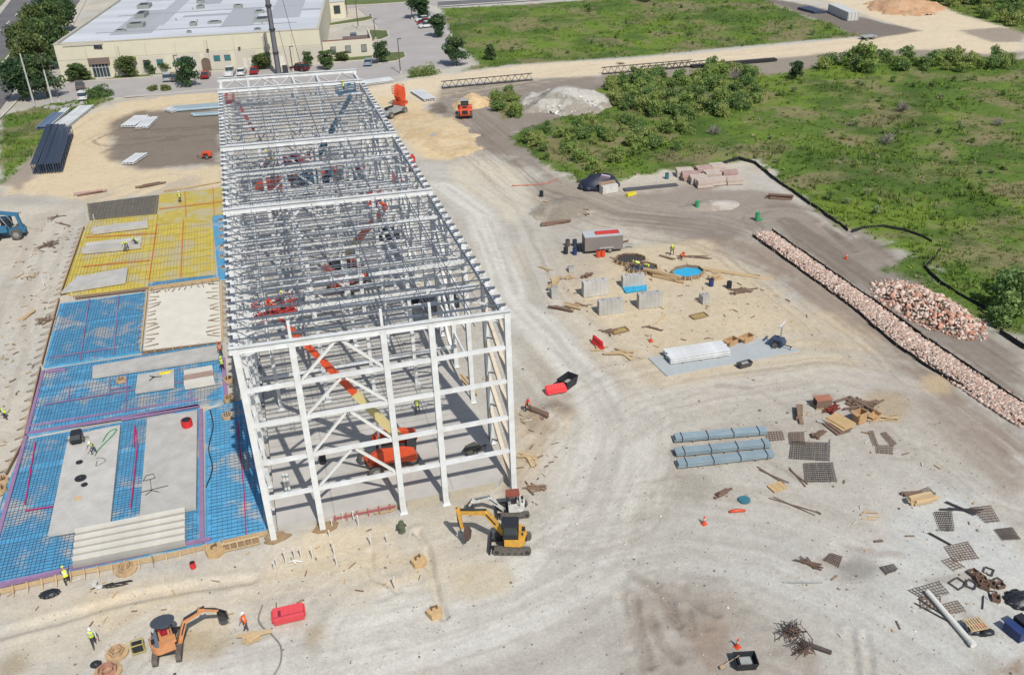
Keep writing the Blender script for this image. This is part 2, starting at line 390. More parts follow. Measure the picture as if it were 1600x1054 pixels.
zone([(1088, 990), (1106, 974), (1118, 984), (1130, 976), (1136, 995), (1128, 1030), (1110, 1048), (1094, 1020)], .25, .7, .95, C(171, 155, 142))
for a, b, r, c in ((455, 968, 22, (176, 156, 124)), (490, 985, 18, (182, 162, 130)), (400, 930, 12, (176, 156, 126)), (330, 985, 52, (202, 184, 152)), (300, 1010, 45, (186, 168, 138)), (20, 1040, 30, (170, 155, 130)), (700, 915, 30, (206, 196, 176)), (755, 905, 38, (208, 194, 168)), (870, 640, 26, (140, 126, 110)), (845, 660, 22, (150, 136, 118)), (1110, 996, 26, (166, 150, 136)), (1085, 760, 30, (176, 170, 158)), (1385, 630, 30, (186, 168, 140)), (1465, 600, 22, (210, 186, 150)), (690, 200, 20, (112, 100, 90)), (685, 168, 16, (110, 98, 88)), (540, 935, 34, (212, 204, 190)), (1330, 885, 18, (150, 146, 140))):
    zone([(a + r * math.cos(q), b + r * .62 * math.sin(q)) for q in np.linspace(0, 2 * PI, 9)[:-1]], .8, 1.6, .75, C(*c), .4)
tone = tone * np.array([.985, .985, .975])
# green ground
GR = np.zeros(len(X))
for poly, wob in (([(797, 208), (850, 190), (900, 178), (935, 142), (1000, 120), (1120, 118), (1200, 116), (1300, 100), (1420, 92), (1640, 90), (1640, 545), (1560, 520), (1500, 470), (1450, 410), (1380, 368), (1320, 352), (1262, 310), (1180, 253), (1040, 268), (925, 292), (870, 268), (825, 232)], 3.),
                  ([(740, 92), (705, 60), (690, 14), (860, 5), (1000, -8), (1180, -5), (1290, 36), (1343, 57), (1200, 69), (1000, 88), (800, 101), (720, 112), (745, 100)], 1.4),
                  ([(1420, -8), (1660, -20), (1660, 68), (1500, 22)], 1.4),
                  ([(0, 180), (40, 172), (90, 160), (185, 146), (180, 154), (130, 176), (90, 202), (48, 242), (20, 274), (0, 288)], 1.2),
                  ([(765, 150), (800, 148), (815, 180), (785, 188)], 1.2),
                  ([(1360, 420), (1440, 400), (1480, 470), (1445, 440)], 2.)):
    GR = np.maximum(GR, zone(poly, 1.0, wob))
far = sdist(X, Y, np.array([(-110, -80), (250, -80), (330, 200), (260, 420), (-140, 420)]))
GR = np.maximum(GR, sstep(0, 20, -far))
gcol = np.empty((len(X), 3)); gcol[:] = C(98, 122, 54)
t1, t2 = fbm(X, Y, 16, 4, 21), fbm(X, Y, 5, 4, 25)
def gb(m, c):
    global gcol
    gcol = gcol * (1 - m[:, None]) + np.array(C(*c)) * m[:, None]
gb(sstep(.45, .62, t1) * .8, (116, 138, 56)); gb(sstep(.52, .66, t2) * .5, (140, 134, 94)); gb(sstep(.52, .7, fbm(X, Y, 9, 4, 33)) * .75, (78, 102, 46)); gb(sstep(.54, .68, fbm(X, Y, 8, 5, 41)) * .6, (150, 134, 108)); gb(sstep(.56, .7, fbm(X, Y, 3, 4, 47)) * .6, (74, 96, 44))
tone = tone * (1 - GR[:, None]) + gcol * GR[:, None]
# relief
Z = (N_fin - .5) * .07 + (N_mid - .5) * .10 - .05
Z += GR * (N_mid - .3) * .5
def rut(pts, wdt, dep):
    global Z
    P = W2(pts); k = np.where((X > P[:, 0].min() - 3) & (X < P[:, 0].max() + 3) & (Y > P[:, 1].min() - 3) & (Y < P[:, 1].max() + 3))[0]
    d = sdist(X[k], Y[k], P, False) + (N_fin[k] - .5) * .3
    Z[k] += -dep * (1 - sstep(wdt * .4, wdt, d)) + dep * .35 * np.exp(-((d - wdt * 1.5) / (wdt * .5)) ** 2)
for x0, y0, x1, y1, x2, y2 in ((992, 935, 1000, 985, 1014, 1040), (1022, 905, 1042, 950, 1060, 975), (1040, 925, 1060, 970, 1066, 985), (1068, 915, 1090, 945, 1120, 960), (1012, 960, 1030, 1000, 1060, 1030), (1072, 950, 1078, 975, 1080, 990), (970, 930, 985, 990, 1000, 1054), (1330, 985, 1334, 1015, 1338, 1050), (1352, 990, 1357, 1020, 1360, 1054)): rut([(x0, y0), (x1, y1), (x2, y2)], .38, .13)
rut([(652, 830), (664, 850), (672, 885), (680, 925), (694, 962)], .4, .32); rut([(577, 862), (580, 890), (592, 905), (612, 912), (622, 922)], .4, .22)
rut([(390, 905), (300, 915), (200, 935), (60, 975), (0, 990)], .6, .16); rut([(1285, 350), (1305, 372), (1330, 392)], .6, .3); rut([(1340, 370), (1365, 385), (1385, 400)], .5, .25)
for dx in (-14, -5, 6, 16): rut([(a + dx * .6, b - dx * .6) for a, b in RIM], .4, .06)
mud = zone([(960, 905), (1090, 880), (1240, 950), (1260, 1054), (980, 1054)], 1.2, 1.5)
Z += mud * (fbm(X, Y, .8, 3, 51) - .5) * .2
def heap(px, py, rx, ry, hgt, rz=0., rough=.35):
    c = G(px, py); dx, dy = X - c.x, Y - c.y
    a, b = (dx * math.cos(rz) + dy * math.sin(rz)) / rx, (-dx * math.sin(rz) + dy * math.cos(rz)) / ry
    return np.maximum(0, 1 - np.sqrt(a * a + b * b) * (1 + (N_mid - .5) * rough)) * hgt
for q in ((880, 325, 6, 4, 1.2, .4), (1100, 322, 4, 2, .7, 0), (660, 205, 7, 16, .5, -.15), (850, 650, 3.2, 2.2, .5, 0), (350, 985, 3, 2.4, -.35, 0)):
    Z += heap(*q)
flat = zone([(60, 330), (345, 285), (425, 840), (300, 870), (0, 940), (-60, 940), (-30, 700)], .8, 0)   # excavated to a bench under the pads and the slab
Z = Z * (1 - flat) - .10 * flat
slabm = sdist(X, Y, np.array([(-1.2, .5), (21, .5), (21, 88), (-1.2, 88)])); k = sstep(-.6, .6, slabm); Z = Z * (1 - k) - .12 * k
far = np.hypot(X, Y - 100) > 420
Z[far] = -.05
def ground_z(px, py):
    p = G(px, py); i = np.searchsorted(gy, p.y); j = np.searchsorted(gx, p.x)
    return float(Z[i * len(gx) + j])
def gz(x, y):
    i = min(max(np.searchsorted(gy, y) - 1, 0), len(gy) - 2); j = min(max(np.searchsorted(gx, x) - 1, 0), len(gx) - 2)
    fx = (x - gx[j]) / (gx[j + 1] - gx[j]); fy = (y - gy[i]) / (gy[i + 1] - gy[i]); n = len(gx); a = i * n + j
    return float((Z[a] * (1 - fx) + Z[a + 1] * fx) * (1 - fy) + (Z[a + n] * (1 - fx) + Z[a + n + 1] * fx) * fy)
def add_grid(name, nx, ny, verts, rgb, m):
    me = bpy.data.meshes.new(name)
    nf = (nx - 1) * (ny - 1)
    me.vertices.add(len(verts)); me.vertices.foreach_set('co', verts.astype(np.float32).ravel())
    i = (np.arange(ny - 1)[:, None] * nx + np.arange(nx - 1)[None, :]).ravel()
    q = np.stack([i, i + 1, i + nx + 1, i + nx], 1).ravel()
    me.loops.add(nf * 4); me.loops.foreach_set('vertex_index', q.astype(np.int32))
    me.polygons.add(nf); me.polygons.foreach_set('loop_start', np.arange(0, nf * 4, 4, dtype=np.int32))
    me.polygons.foreach_set('use_smooth', np.ones(nf, bool))
    at = me.attributes.new('tone', 'FLOAT_COLOR', 'POINT')
    at.data.foreach_set('color', np.concatenate([rgb, np.ones((len(rgb), 1))], 1).astype(np.float32).ravel())
    me.materials.append(m); me.update(calc_edges=True)
    return me
SOIL = attr_mat('soil', nscale=(.22, 1.1, 5., 22), amt=(.06, .10, .15, .20), bump=.5, bdist=.08)
ground = obj('ground', add_grid('ground', len(gx), len(gy), np.stack([X, Y, Z], 1), tone, SOIL), kind='structure')
print('ground', len(gx), len(gy), len(X))
# ------------------------------------------------------------------ paved setting
def sheet(name, poly, z, m, px=True, parent=None, **kw):
    P = [tuple(G(a, b))[:2] for a, b in poly] if px else poly
    ar = sum(P[i][0] * P[(i + 1) % len(P)][1] - P[(i + 1) % len(P)][0] * P[i][1] for i in range(len(P)))
    if ar < 0: P = P[::-1]
    b = MB(); b.prism([(x, y) for x, y in P], z - .25, z, axis='Z')
    return b.build(name, m, parent=parent, **kw)
ASPH = mat('asphalt', C(122, 120, 122), .9, var=.16, scale=.15, bump=.2)
CONC = mat('parking_concrete', C(178, 173, 170), .9, var=.10, scale=.12, bump=.1)
PALEC = mat('pale_concrete', C(203, 196, 186), .9, var=.08, scale=.3)
PAINT = mat('road_paint', C(236, 234, 226), .7, var=.06)
LAWN = mat('lawn', C(104, 116, 70), .95, var=.25, scale=.4, bump=.4)
KERB = mat('kerb_concrete', C(206, 198, 186), .9, var=.08)
S = dict(kind='structure')
sheet('road', [(-140, 210), (-60, 250), (40, 118), (140, -20), (40, -30)], .08, ASPH, **S)
sheet('median', [(-110, 160), (-10, 105), (36, 62), (32, 68), (-30, 135), (-110, 220)], .16, LAWN, **S)
sheet('road_verge', [(-30, 40), (10, 0), (30, -30), (-60, -30)], .17, LAWN, **S)
sheet('parking_lot', [(60, 168), (98, 128), (235, 119), (505, 100), (585, 92), (600, 70), (590, 40), (560, 14), (640, 2), (692, 26), (700, 62), (737, 86), (700, 108), (600, 122), (480, 128), (340, 144), (250, 150), (180, 152), (90, 172)], .06, CONC, **S)
sheet('far_street', [(520, 15), (640, 6), (700, 10), (860, -3), (1000, -14), (900, -22), (640, -4), (520, 6)], .11, CONC, **S)
sheet('far_carriageway', [(684, 12), (860, 0), (960, -8), (930, -12), (684, 4)], .16, ASPH, **S)
def strip(name, pts, wd, z, m, **kw):
    P = [G(*p) for p in pts]; b = MB()
    for a, c in zip(P, P[1:]): b.bar((a.x, a.y, z), (c.x, c.y, z), wd, .02)
    return b.build(name, m, **kw)
strip('road_edge_line', [(684, 11), (860, -1), (940, -7)], .8, .18, PAINT, **S)
strip('road_edge_line', [(684, 3.5), (860, -6)], .5, .18, PAINT, **S)
strip('lane_line', [(19, 46), (60, 1), (80, -22)], .35, .10, PAINT, **S)
lm = MB()
for k in range(7):
    a, b = G(-4 + k * 14, 52 - k * 13.5), G(1 + k * 14, 47 - k * 13.5)
    lm.bar((a.x, a.y, .10), (b.x, b.y, .10), .3, .02)
lm.build('lane_dashes', PAINT, **S)
strip('road_kerb', [(-20, 205), (20, 165), (60, 118), (100, 66), (134, 0)], .5, .16, KERB, **S)
strip('median_kerb', [(-20, 118), (0, 104), (34, 64)], .5, .20, KERB, **S)
for poly in ([(500, 40), (580, 26), (578, 24), (584, 30), (570, 34), (510, 42)], [(577, 48), (605, 49), (608, 58), (595, 63), (577, 64)], [(590, 90), (600, 84), (632, 82), (634, 90), (620, 96), (592, 100)], [(98, 130), (235, 121), (240, 115), (110, 124)], [(240, 119), (420, 106), (580, 94), (585, 87), (420, 99), (240, 112)], [(480, 12), (580, 8), (640, 4), (640, -2), (540, 0)]):
    P = [G(a, b) for a, b in poly]
    sheet('grass_island', poly, .22, LAWN, **S)
    b = MB()
    for a, c in zip(P, P[1:] + P[:1]): b.bar((a.x, a.y, .12), (c.x, c.y, .12), .3, .26)
    b.build('kerb', KERB, **S)
sheet('entrance_walk', [(148, 120), (176, 118), (178, 123), (150, 126)], .26, PALEC, **S)
strip('site_kerb', [(195, 152), (270, 146), (345, 139)], 1.6, .10, PALEC, **S)
for k in range(9):
    a = 300 + k * 26
    strip('bay_line', [(a, 118.5 - k * 2.1), (a + 2, 110 - k * 2.1)], .12, .085, PAINT, **S)
strip('bay_line', [(137, 139), (162, 136.5)], .5, .085, PAINT, **S)

# ------------------------------------------------------------------ office with a white membrane roof
CREAM = mat('cream_wall', C(216, 210, 188, 1.08), .85, var=.05, scale=.5)
GREYW = mat('grey_wall_panel', C(200, 194, 180, 1.1), .85, var=.05)
ROOFM = mat('membrane_roof', C(204, 207, 213), .6, var=.17, scale=.09, stretch=(.3, 1.6, 1))
PATCH = mat('roof_patch', C(178, 181, 187), .7, var=.14)
DGLASS = glass('dark_glass'); TEAL = glass('teal_glass', (.03, .16, .19))
FRAME = mat('window_frame', C(90, 86, 84), .5)
fl, fr = G(98, 126), G(505, 100)
ax = (fr - fl).normalized(); OL = (fr - fl).length; oang = math.atan2(ax.y, ax.x)
OD = 108.
OH = 8.2
off = thing('office_building', 'long cream office building with a wide pale grey flat roof', 'building', (fl.x, fl.y, 0), oang)
def fx(px, py):                          # along-wall coordinate and height of a point seen on the front wall
    p = VP(px, py, fl, ax); return (p - fl).dot(ax), p.z
b = MB()
b.box((OL / 2, .2, OH / 2), (OL, .4, OH)); b.box((OL / 2, OD - .2, OH / 2), (OL, .4, OH)); b.box((.2, OD / 2, OH / 2), (.4, OD - .8, OH)); b.box((OL - .2, OD / 2, OH / 2), (.4, OD - .8, OH))
b.build('wall', CREAM, parent=off)
b = MB(); b.box((OL / 2, OD / 2, OH - .55), (OL - .82, OD - .82, .3)); rf = b.build('roof', ROOFM, parent=off)
b = MB()
for k in range(1, 9): b.box((OL * k / 9, -.012, OH / 2 - .4), (.07, .03, OH - .9))
b.box((OL / 2, -.012, 4.55), (OL - .2, .032, .06))
for k in (2, 5, 7): b.box((OL * k / 9 + .6, -.06, OH / 2 - .5), (.14, .12, OH - 1.2))
b.build('wall_joints', mat('wall_joint', C(176, 168, 150), .9), parent=off)
b = MB()
for y in (14, 38, 66): b.tube((6, y, OH - .3), (OL - 6, y + random.uniform(-3, 3), OH - .3), .09, n=6)
for k in range(14): x, y = random.uniform(4, OL - 4), random.uniform(6, 95); b.tube((x, y, OH - .4), (x, y, OH + .25), .16, n=6)
b.build('roof_pipes', mat('roof_pipe', C(160, 162, 166), .6), parent=off)
cp = mat('roof_coping', C(196, 190, 176), .6)
b = MB()
for c, s in (((OL / 2, .2, OH + .08), (OL + .3, .6, .16)), ((OL / 2, OD - .2, OH + .08), (OL + .3, .6, .16)), ((.2, OD / 2, OH + .083), (.6, OD - 1.01, .16)), ((OL - .2, OD / 2, OH + .083), (.6, OD - 1.01, .16))): b.box(c, s)
b.box((6.5, -.05, OH - .1), (9, .25, .9)); b.build('coping', cp, parent=off)
for x0, x1, y0, y1 in ((10, 20, 10, 45), (17, 21, 20, 80), (25, 31, 50, 90), (36, 44, 12, 40), (33, 52, 70, 76), (47, 55, 20, 60), (24, 60, 30, 33), (8, 30, 62, 64)):
    b = MB(); b.box(((x0 + x1) / 2, (y0 + y1) / 2, OH - .385), (x1 - x0, y1 - y0, .02 + .001 * x0)); b.build('roof_patch', PATCH, parent=rf)
HV = mat('hvac_grey', C(150, 156, 152), .6); DK = mat('dark_metal', C(70, 72, 76), .5, metal=.2)
for i, (px, py, sx, sy, sz) in enumerate(((213, 40, 5, 4, 2.0), (222, 24, 3, 8, 2.2), (226, 10, 4, 6, 2), (313, 3, 2.5, 2, 1.6), (313, 11, 2.5, 2, 1.6), (302, 38, 2, 2, 1.8), (295, 49, 1.4, 1.2, .9), (188, 47, 3, 2, .9), (335, 34, 4, 2.5, 1), (410, 30, 5, 6, 1.4), (405, 18, 3, 3, 1.2), (372, 10, 3, 2, 1.6), (402, 44, 2, 2, .6))):
    p = G(px, py, OH); q = Matrix.Rotation(-oang, 3, 'Z') @ (p - fl)
    b = MB(); b.box((q.x, q.y, OH - .39 + sz * .25), (sx * .8, sy * .8, sz * .5)); u = b.build('rooftop_unit', HV, parent=rf)
    b = MB(); b.box((q.x, q.y, OH - .33 + sz * .5), (sx * .5, sy * .5, .10)); b.build('fan_grille', DK, parent=u)
# front: entrance, windows, coloured panels
x0, _ = fx(147, 117); x1, _ = fx(173, 117); ent = MB()
ent.box(((x0 + x1) / 2, -.25, 4.0), (x1 - x0 + 1, .5, 1.4))
ent.build('entrance_canopy', mat('taupe_panel', C(128, 112, 104), .8), parent=off)
b = MB(); b.box(((x0 + x1) / 2, -.05, 1.75), (x1 - x0, .2, 3.1)); dr = b.build('entrance_glazing', DGLASS, parent=off)
b = MB()
for k in range(6): b.box((x0 + (x1 - x0) * k / 5, -.18, 1.75), (.12, .06, 3.2))
b.box(((x0 + x1) / 2, -.18, 2.5), (x1 - x0, .061, .12)); b.build('mullions', mat('alu', C(190, 194, 196), .4), parent=dr)
def window(xa, za, wd, ht, g=DGLASS, wing=None, y=-.02):
    b = MB(); b.box((xa, y - .03, za), (wd, .16, ht)); o = b.build('window', g, parent=wing or off)
    b = MB()
    for s in (-1, 1): b.box((xa + s * wd / 2, y - .1, za), (.1, .08, ht + .2)); b.box((xa, y - .1, za + s * ht / 2), (wd + .1, .081, .1))
    b.build('window_frame', FRAME, parent=o)
for px in (149, 153.5, 157):
    xa, za = fx(px, 72.5); window(xa, za, .62, 1.0)
for px, py in ((114, 108), (229, 98), (250, 97), (281, 95), (339, 91), (355.5, 90)):
    xa, za = fx(px, py); window(xa, max(za, 1.6), 1.35, 1.2, TEAL if px > 240 else DGLASS)
for pa, pb, py in ((216, 256, 88), (268, 312, 84), (318, 358, 82), (366, 398, 79), (416, 455, 76), (462, 502, 72)):
    xa, za = fx(pa, py); xb, _ = fx(pb, py)
    b = MB(); b.box(((xa + xb) / 2, -.02, 2.2), (xb - xa, .1, 4.3)); b.build('wall_panel', GREYW, parent=off)
xa, za = fx(321.5, 96); b = MB()
pr = [(xa - 1, 0), (xa + 1, 0), (xa + 1, 2.4)] + [(xa + math.cos(t), 2.4 + .8 * math.sin(t)) for t in (.5, 1, 1.57, 2.1, 2.6)] + [(xa - 1, 2.4)]
b.prism(pr, -.3, .02); b.build('arched_doorway', mat('brown_door', C(120, 100, 90), .8), parent=off)
for px in (383, 393, 429, 441): 
    xa, za = fx(px, 97); b = MB(); b.box((xa, -.13, 1.25), (1.1, .12, 2.4)); b.build('door', mat('white_door', C(226, 222, 212), .6), parent=off)
for px in (325, 375): 
    xa, za = fx(px, 80); b = MB(); b.box((xa, -.3, 5), (.5, .5, .4)); b.build('wall_lamp', DK, parent=off)
# low wing and service yard to the right
wl, wr = G(507, 94), G(584, 88); wax = wr - wl; WL = wax.length; wa = math.atan2(wax.y, wax.x)
wing = thing('low_wing', 'low grey walled yard joined to the right end of the cream office', 'building', (wl.x, wl.y, 0), wa)
b = MB(); b.box((WL / 2, .15, 2.2), (WL, .3, 4.4)); b.box((WL - .15, 7, 2.2), (.3, 13.4, 4.4)); b.build('wall', mat('wing_wall', C(214, 208, 192, 1.1), .85, var=.05), parent=wing)
b = MB(); b.box((WL / 2 - .2, .15, 4.47), (WL - .4, .42, .14)); b.build('coping', mat('red_coping', C(150, 92, 84), .7), parent=wing)
for t in (.2, .5, .82): window(WL * t, 2.2, 1.2, 1.6, mat('grey_glass', C(150, 152, 150), .3), wing)
b = MB()
for x in (6, 12):
    for y in (5, 10): b.box((x, y, 1.5), (.25, .25, 3))
b.build('carport_post', DK, parent=wing)
b = MB(); b.box((9, 7.5, 3.1), (7.5, 7, .25)); b.build('carport_roof', mat('taupe_roof', C(128, 118, 112), .7), parent=wing)
hl, hr = G(487, 33), G(541, 28); hx = hr - hl; ha = math.atan2(hx.y, hx.x); HL = hx.length
hut = thing('outbuilding', 'small cream outbuilding standing behind the office roof', 'building', (hl.x, hl.y, 0), ha)
b = MB(); b.box((HL / 2, 5, 2.4), (HL, 10, 4.8)); b.build('wall', CREAM, parent=hut)
b = MB(); b.box((HL / 2, 5, 4.85), (HL + .3, 10.3, .2)); b.build('roof', ROOFM, parent=hut)
for t in (.1, .76): window(HL * t, 2.6, 1.8, 2.2, DGLASS, hut)
# ------------------------------------------------------------------ the white steel frame
WHITE = mat('white_steel', C(228, 231, 234, 1.08), .5, var=.05, scale=.9, spec=.4, tint=C(220, 220, 217))
JOIST = mat('grey_joist_steel', C(106, 114, 126), .5, metal=.1, var=.12)
BRACE = mat('pale_brace_steel', C(222, 222, 220, 1.05), .5, var=.06)
WARM = mat('sun_tinted_brace_steel', C(214, 200, 180), .6, var=.1)  # warm sun reflection on the braces is put into this colour
SLAB = mat('slab_concrete', C(192, 188, 182), .85, var=.12, scale=.35, bump=.08)
SLABE = mat('slab_edge_concrete', C(186, 178, 160), .9, var=.1)
W_, BAY, HT, SL = 20.0, 7.2, 17.42, -.029
LEV = [4.1, 7.38, 10.84, 13.9]
CX = [0, 3.89, 10.5, 14.11, 20.0]
ZS = .52                                  # top of slab
FR = thing('steel_frame_building', 'tall open white steel frame with rows of dark roof joists', 'building frame')
def top(x): return HT + SL * x
slab = MB(); slab.prism([(.4, .75), (14.6, .75), (18.9, .75), (19.7, 1.7), (19.7, 86.3), (.4, 86.3)], -.25, ZS, axis='Z')
slabo = slab.build('floor_slab', SLAB, kind='structure')
b = MB()
for y in np.arange(6.1, 86, 6.1): b.box((10, y, ZS + .003), (19.0, .05, .006))
for x in (5.0, 10.0, 15.0): b.box((x, 43.5, ZS + .0045), (.05, 85, .006))
b.build('saw_cuts', mat('joint', C(150, 146, 140), .9), parent=slabo)
def part(name, b, m=WHITE): return b.build(name, m, parent=FR)
def share(name, me, loc=(0, 0, 0), rot=(0, 0, 0)): return obj(name, me, FR, loc, rot)
def colmesh(h, bw=.38, d=.52, key=''):
    b = MB(); b.ibeam((0, 0, 0), (0, 0, h), bw, d, .06, up=(0, 1, 0)); b.box((0, 0, .03), (.7, .8, .06))
    for z in LEV:
        b.box((0, 0, z), (bw + .04, d - .1, .05))
    return b.mesh('column' + key, WHITE)
def column(x, y, h=None, z=0., **k):
    return share('column', colmesh((h or top(x)) - z, **k), (x, y, z))
for x in CX: column(x, 0, top(x), bw=.46, d=.46)
for x in CX[1:4]:
    b = MB(); b.bar((x, .05, top(x) + .3), (x, .05, top(x) + 1.7), .2); part('roof_stub', b)
# wall columns
for k in range(1, 13):
    column(20, k * BAY, bw=.42, d=.6); column(0, k * BAY, bw=.42, d=.6)
for k in range(12): column(-.05, k * BAY + BAY / 2, bw=.3, d=.8, key='_mid')
# interior columns under the roof girders and the inner post rows
GIRD = [0, 4 * BAY, 7 * BAY, 11 * BAY, 12 * BAY]
ROWS = [18.6, 39.6, 61.2, 72]
for y in GIRD[1:]:
    for x in CX[1:4]: column(x, y, z=ZS, bw=.36, d=.42)
POSTX = [1.9, 6.4, 11.0, 15.3]
for y in ROWS:
    for x in POSTX: column(x, y, h=top(x) - 1.2, z=ZS, bw=.34, d=.36)
# girts and inverted V braces
def girtline(y, xs, z, wd=.28, dp=.30):
    for a, c in zip(xs, xs[1:]):
        b = MB(); b.bar((a + .2, y, z), (c - .2, y, z), wd, dp); part('girt', b)
def chevron(y, xa, xb, z0, z1, yo=0.):
    xm = (xa + xb) / 2
    for s, x in ((-1, xa), (1, xb)):
        b = MB(); b.bar((x - s * .3, y + yo, z0 + .2), (xm + s * .18, y + yo, z1 - .22), .19, .2); part('brace', b, BRACE)
        b = MB(); b.box((x - s * .33, y + yo, z0 + .22), (.3, .06, .36)); b.box((xm + s * .2, y + yo, z1 - .24), (.34, .06, .3)); part('gusset', b, JOIST)
for y in GIRD:
    for z in LEV: girtline(y, CX, z)
    for a, c in zip(LEV, LEV[1:] + [HT - .3]): chevron(y, CX[1], CX[2], a, c)
for y in ROWS:
    for z in (LEV[0], LEV[1], LEV[2], LEV[3]): girtline(y, [0.2] + POSTX + [19.8], z, .27, .27)
for y in (7.2, 12.4, 23.6, 34.2, 45, 55.8, 66.6, 75.6):
    for z in (HT - 1.45,): girtline(y, [0.2, 6.4, 11.0, 15.3, 19.8], z, .3, .26)  # extra white cross beams, added to whiten the roof between its joists
for x in (6.4, 15.3):
    for z in (LEV[1], LEV[2], LEV[3]):
        for ya, yb in ((18.6, 28.8), (28.8, 39.6), (39.6, 50.4), (50.4, 61.2), (61.2, 72), (72, 79.2)):
            b = MB(); b.bar((x, ya + .25, z), (x, yb - .25, z), .24, .24); part('tie_beam', b)
# roof girders and eave beams
for i, y in enumerate(GIRD):
    b = MB(); b.ibeam((-.45, y - .05, top(-.45) - .02), (20.3, y - .05, top(20.3) - .02), .34, .56, .06); part('roof_girder', b)
for x in (0, 20):
    for k in range(12):
        b = MB(); b.ibeam((x, k * BAY + .35, top(x) - .62), (x, (k + 1) * BAY - .35, top(x) - .62), .34, .5, .06); part('eave_beam', b)
# side wall bracing
for z0, z1 in zip([0.3] + LEV, LEV + [HT - .9]):
    for k in (0, 3, 6, 9):
        y0, y1 = k * BAY, (k + 1) * BAY
        b = MB(); b.bar((20, y0 + .3, z0 + .15), (20, y1 - .35, z1 - .25), .34, .34, taper=1); part('brace', b, WARM if k == 0 else BRACE)
        b = MB(); b.bar((20, y1 - .35, z0 + .3), (20, (y0 + y1) / 2 + .2, (z0 + z1) / 2 + .2), .1, .1); part('knee_brace', b, JOIST)
for z in LEV:
    for k in range(12):
        if k not in (0, 1):
            b = MB(); b.bar((20.02, k * BAY + .32, z), (20.02, (k + 1) * BAY - .32, z), .2, .24); part('girt', b)
        for h in (0, 1):
            b = MB(); b.bar((-.05, k * BAY + h * 3.6 + .3, z), (-.05, k * BAY + h * 3.6 + 3.3, z), .24, .3); part('girt', b)
for k in (1, 4, 8, 10):
    for z0, z1 in zip([0.3] + LEV, LEV + [HT - .9]):
        b = MB(); b.bar((-.05, k * BAY + .5, z0 + .2), (-.05, k * BAY + 3.2, z1 - .3), .16, .16); part('brace', b, BRACE)
# joists: chords and zigzag web, one mesh shared
def joist_mesh():
    b = MB(); D = .92
    def P(x, dz=0): return (x, 0, SL * x + dz)
    for s in (-.045, .045):
        b.bar((-.4, s, SL * -.4), (20.4, s, SL * 20.4), .075, .05)
        b.bar((1.1, s, SL * 1.1 - D), (18.9, s, SL * 18.9 - D), .05, .045)
    n = 14; xs = [.0] + [1.1 + 17.8 * k / n for k in range(n + 1)] + [20.0]
    for k in range(len(xs) - 1):
        a, c = xs[k], xs[k + 1]; m = (a + c) / 2
        if k == 0: b.bar(P(a), P(c, -D), .05)
        elif k == len(xs) - 2: b.bar(P(a, -D), P(c), .05)
        else: b.bar(P(a, -D), P(m), .028); b.bar(P(m), P(c, -D), .028)
    for x in (-.1, 20.1): b.box((x, 0, SL * x - .07), (.5, .18, .12))
    return b.mesh('joist', JOIST)
JM = joist_mesh()
SEAT = MB(); SEAT.box((0, 0, 0), (.5, .22, .16)); SEATM = SEAT.mesh('joist_seat', WHITE)
ys = []
for a, c in zip(GIRD, GIRD[1:4]):
    n = int(round((c - a) / 1.6)); ys += [a + (c - a) * k / n for k in range(1, n)]
for i, y in enumerate(ys):
    share('joist', JM, (0, y, HT - .02))
    for x in (-.25, 20.2): share('joist_seat', SEATM, (x, y, top(x) - .28))
# bridging rods across the joists and white kickers down to the wall columns
for xq in (2.2, 5.0, 8.0, 11.2, 14.3, 17.4):
    for a, c in zip(GIRD, GIRD[1:4]):
        b = MB(); b.bar((xq, a + .4, top(xq) + .04), (xq, c - .4, top(xq) + .04), .05); part('bridging_rod', b, JOIST)
        b = MB(); b.bar((xq + .15, a + .4, top(xq) - .98), (xq + .15, c - .4, top(xq) - .98), .05); part('bridging_rod', b, JOIST)
for i, y in enumerate(ys):
    if i % 2 == 0:
        b = MB(); b.bar((.2, y - .1, top(0) - 1.5), (2.3, y + .35, top(2.3) - .95), .17); part('kicker', b)
        b = MB(); b.bar((19.8, y - .1, top(20) - 1.5), (17.7, y + .35, top(17.7) - .95), .15); part('kicker', b)
# flat bracing in the last, still unroofed bay and the top truss of the end wall
y0, y1 = GIRD[3], GIRD[4]
for k in range(5):
    a, c = k * 4, k * 4 + 4; m = a + 2
    for p, q in (((a, y0 + .3), (m, y1 - .3)), ((m, y1 - .3), (c, y0 + .3))):
        b = MB(); b.bar((p[0], p[1], top(p[0]) - .2), (q[0], q[1], top(q[0]) - .2), .16); part('roof_brace', b, BRACE)
for x in (3.89, 10.5, 14.11):
    b = MB(); b.bar((x, y0 + .3, top(x) - .3), (x, y1 - .3, top(x) - .3), .3); part('tie_beam', b)
# things hanging or standing at the front of the slab: cut outs round column feet
PIT = mat('brown_earth', C(172, 146, 114), .95, var=.2, scale=2, bump=.5)
for i, (x, y) in enumerate(((0, 0), (3.89, 0))):
    b = MB(); n = 14
    P = [(x + .2 + 1.1 * math.cos(t * 2 * PI / n) * random.uniform(.7, 1.15), y + .1 + .75 * math.sin(t * 2 * PI / n) * random.uniform(.7, 1.1)) for t in range(n)]
    b.prism(P, -.1, .10 + .004 * i, axis='Z'); b.build('earth_fill', PIT, kind='structure')

b = MB()
for xa, xb in ((4.9, 10.0), (10.95, 13.6), (14.55, 18.6)): b.box(((xa + xb) / 2, .70, .2), (xb - xa, .12, .66))
b.build('slab_curb', SLABE, kind='structure')
b = MB()
for z in (.28, .42):
    b.bar((4.9, .55, z), (10, .5, z + .04), .05)
for x in np.arange(5, 10.2, .9): b.bar((x, .52, -.1), (x, .5, .75), .09)
b.build('form_rail', mat('magenta_rail', C(196, 110, 120), .7), parent=FR)
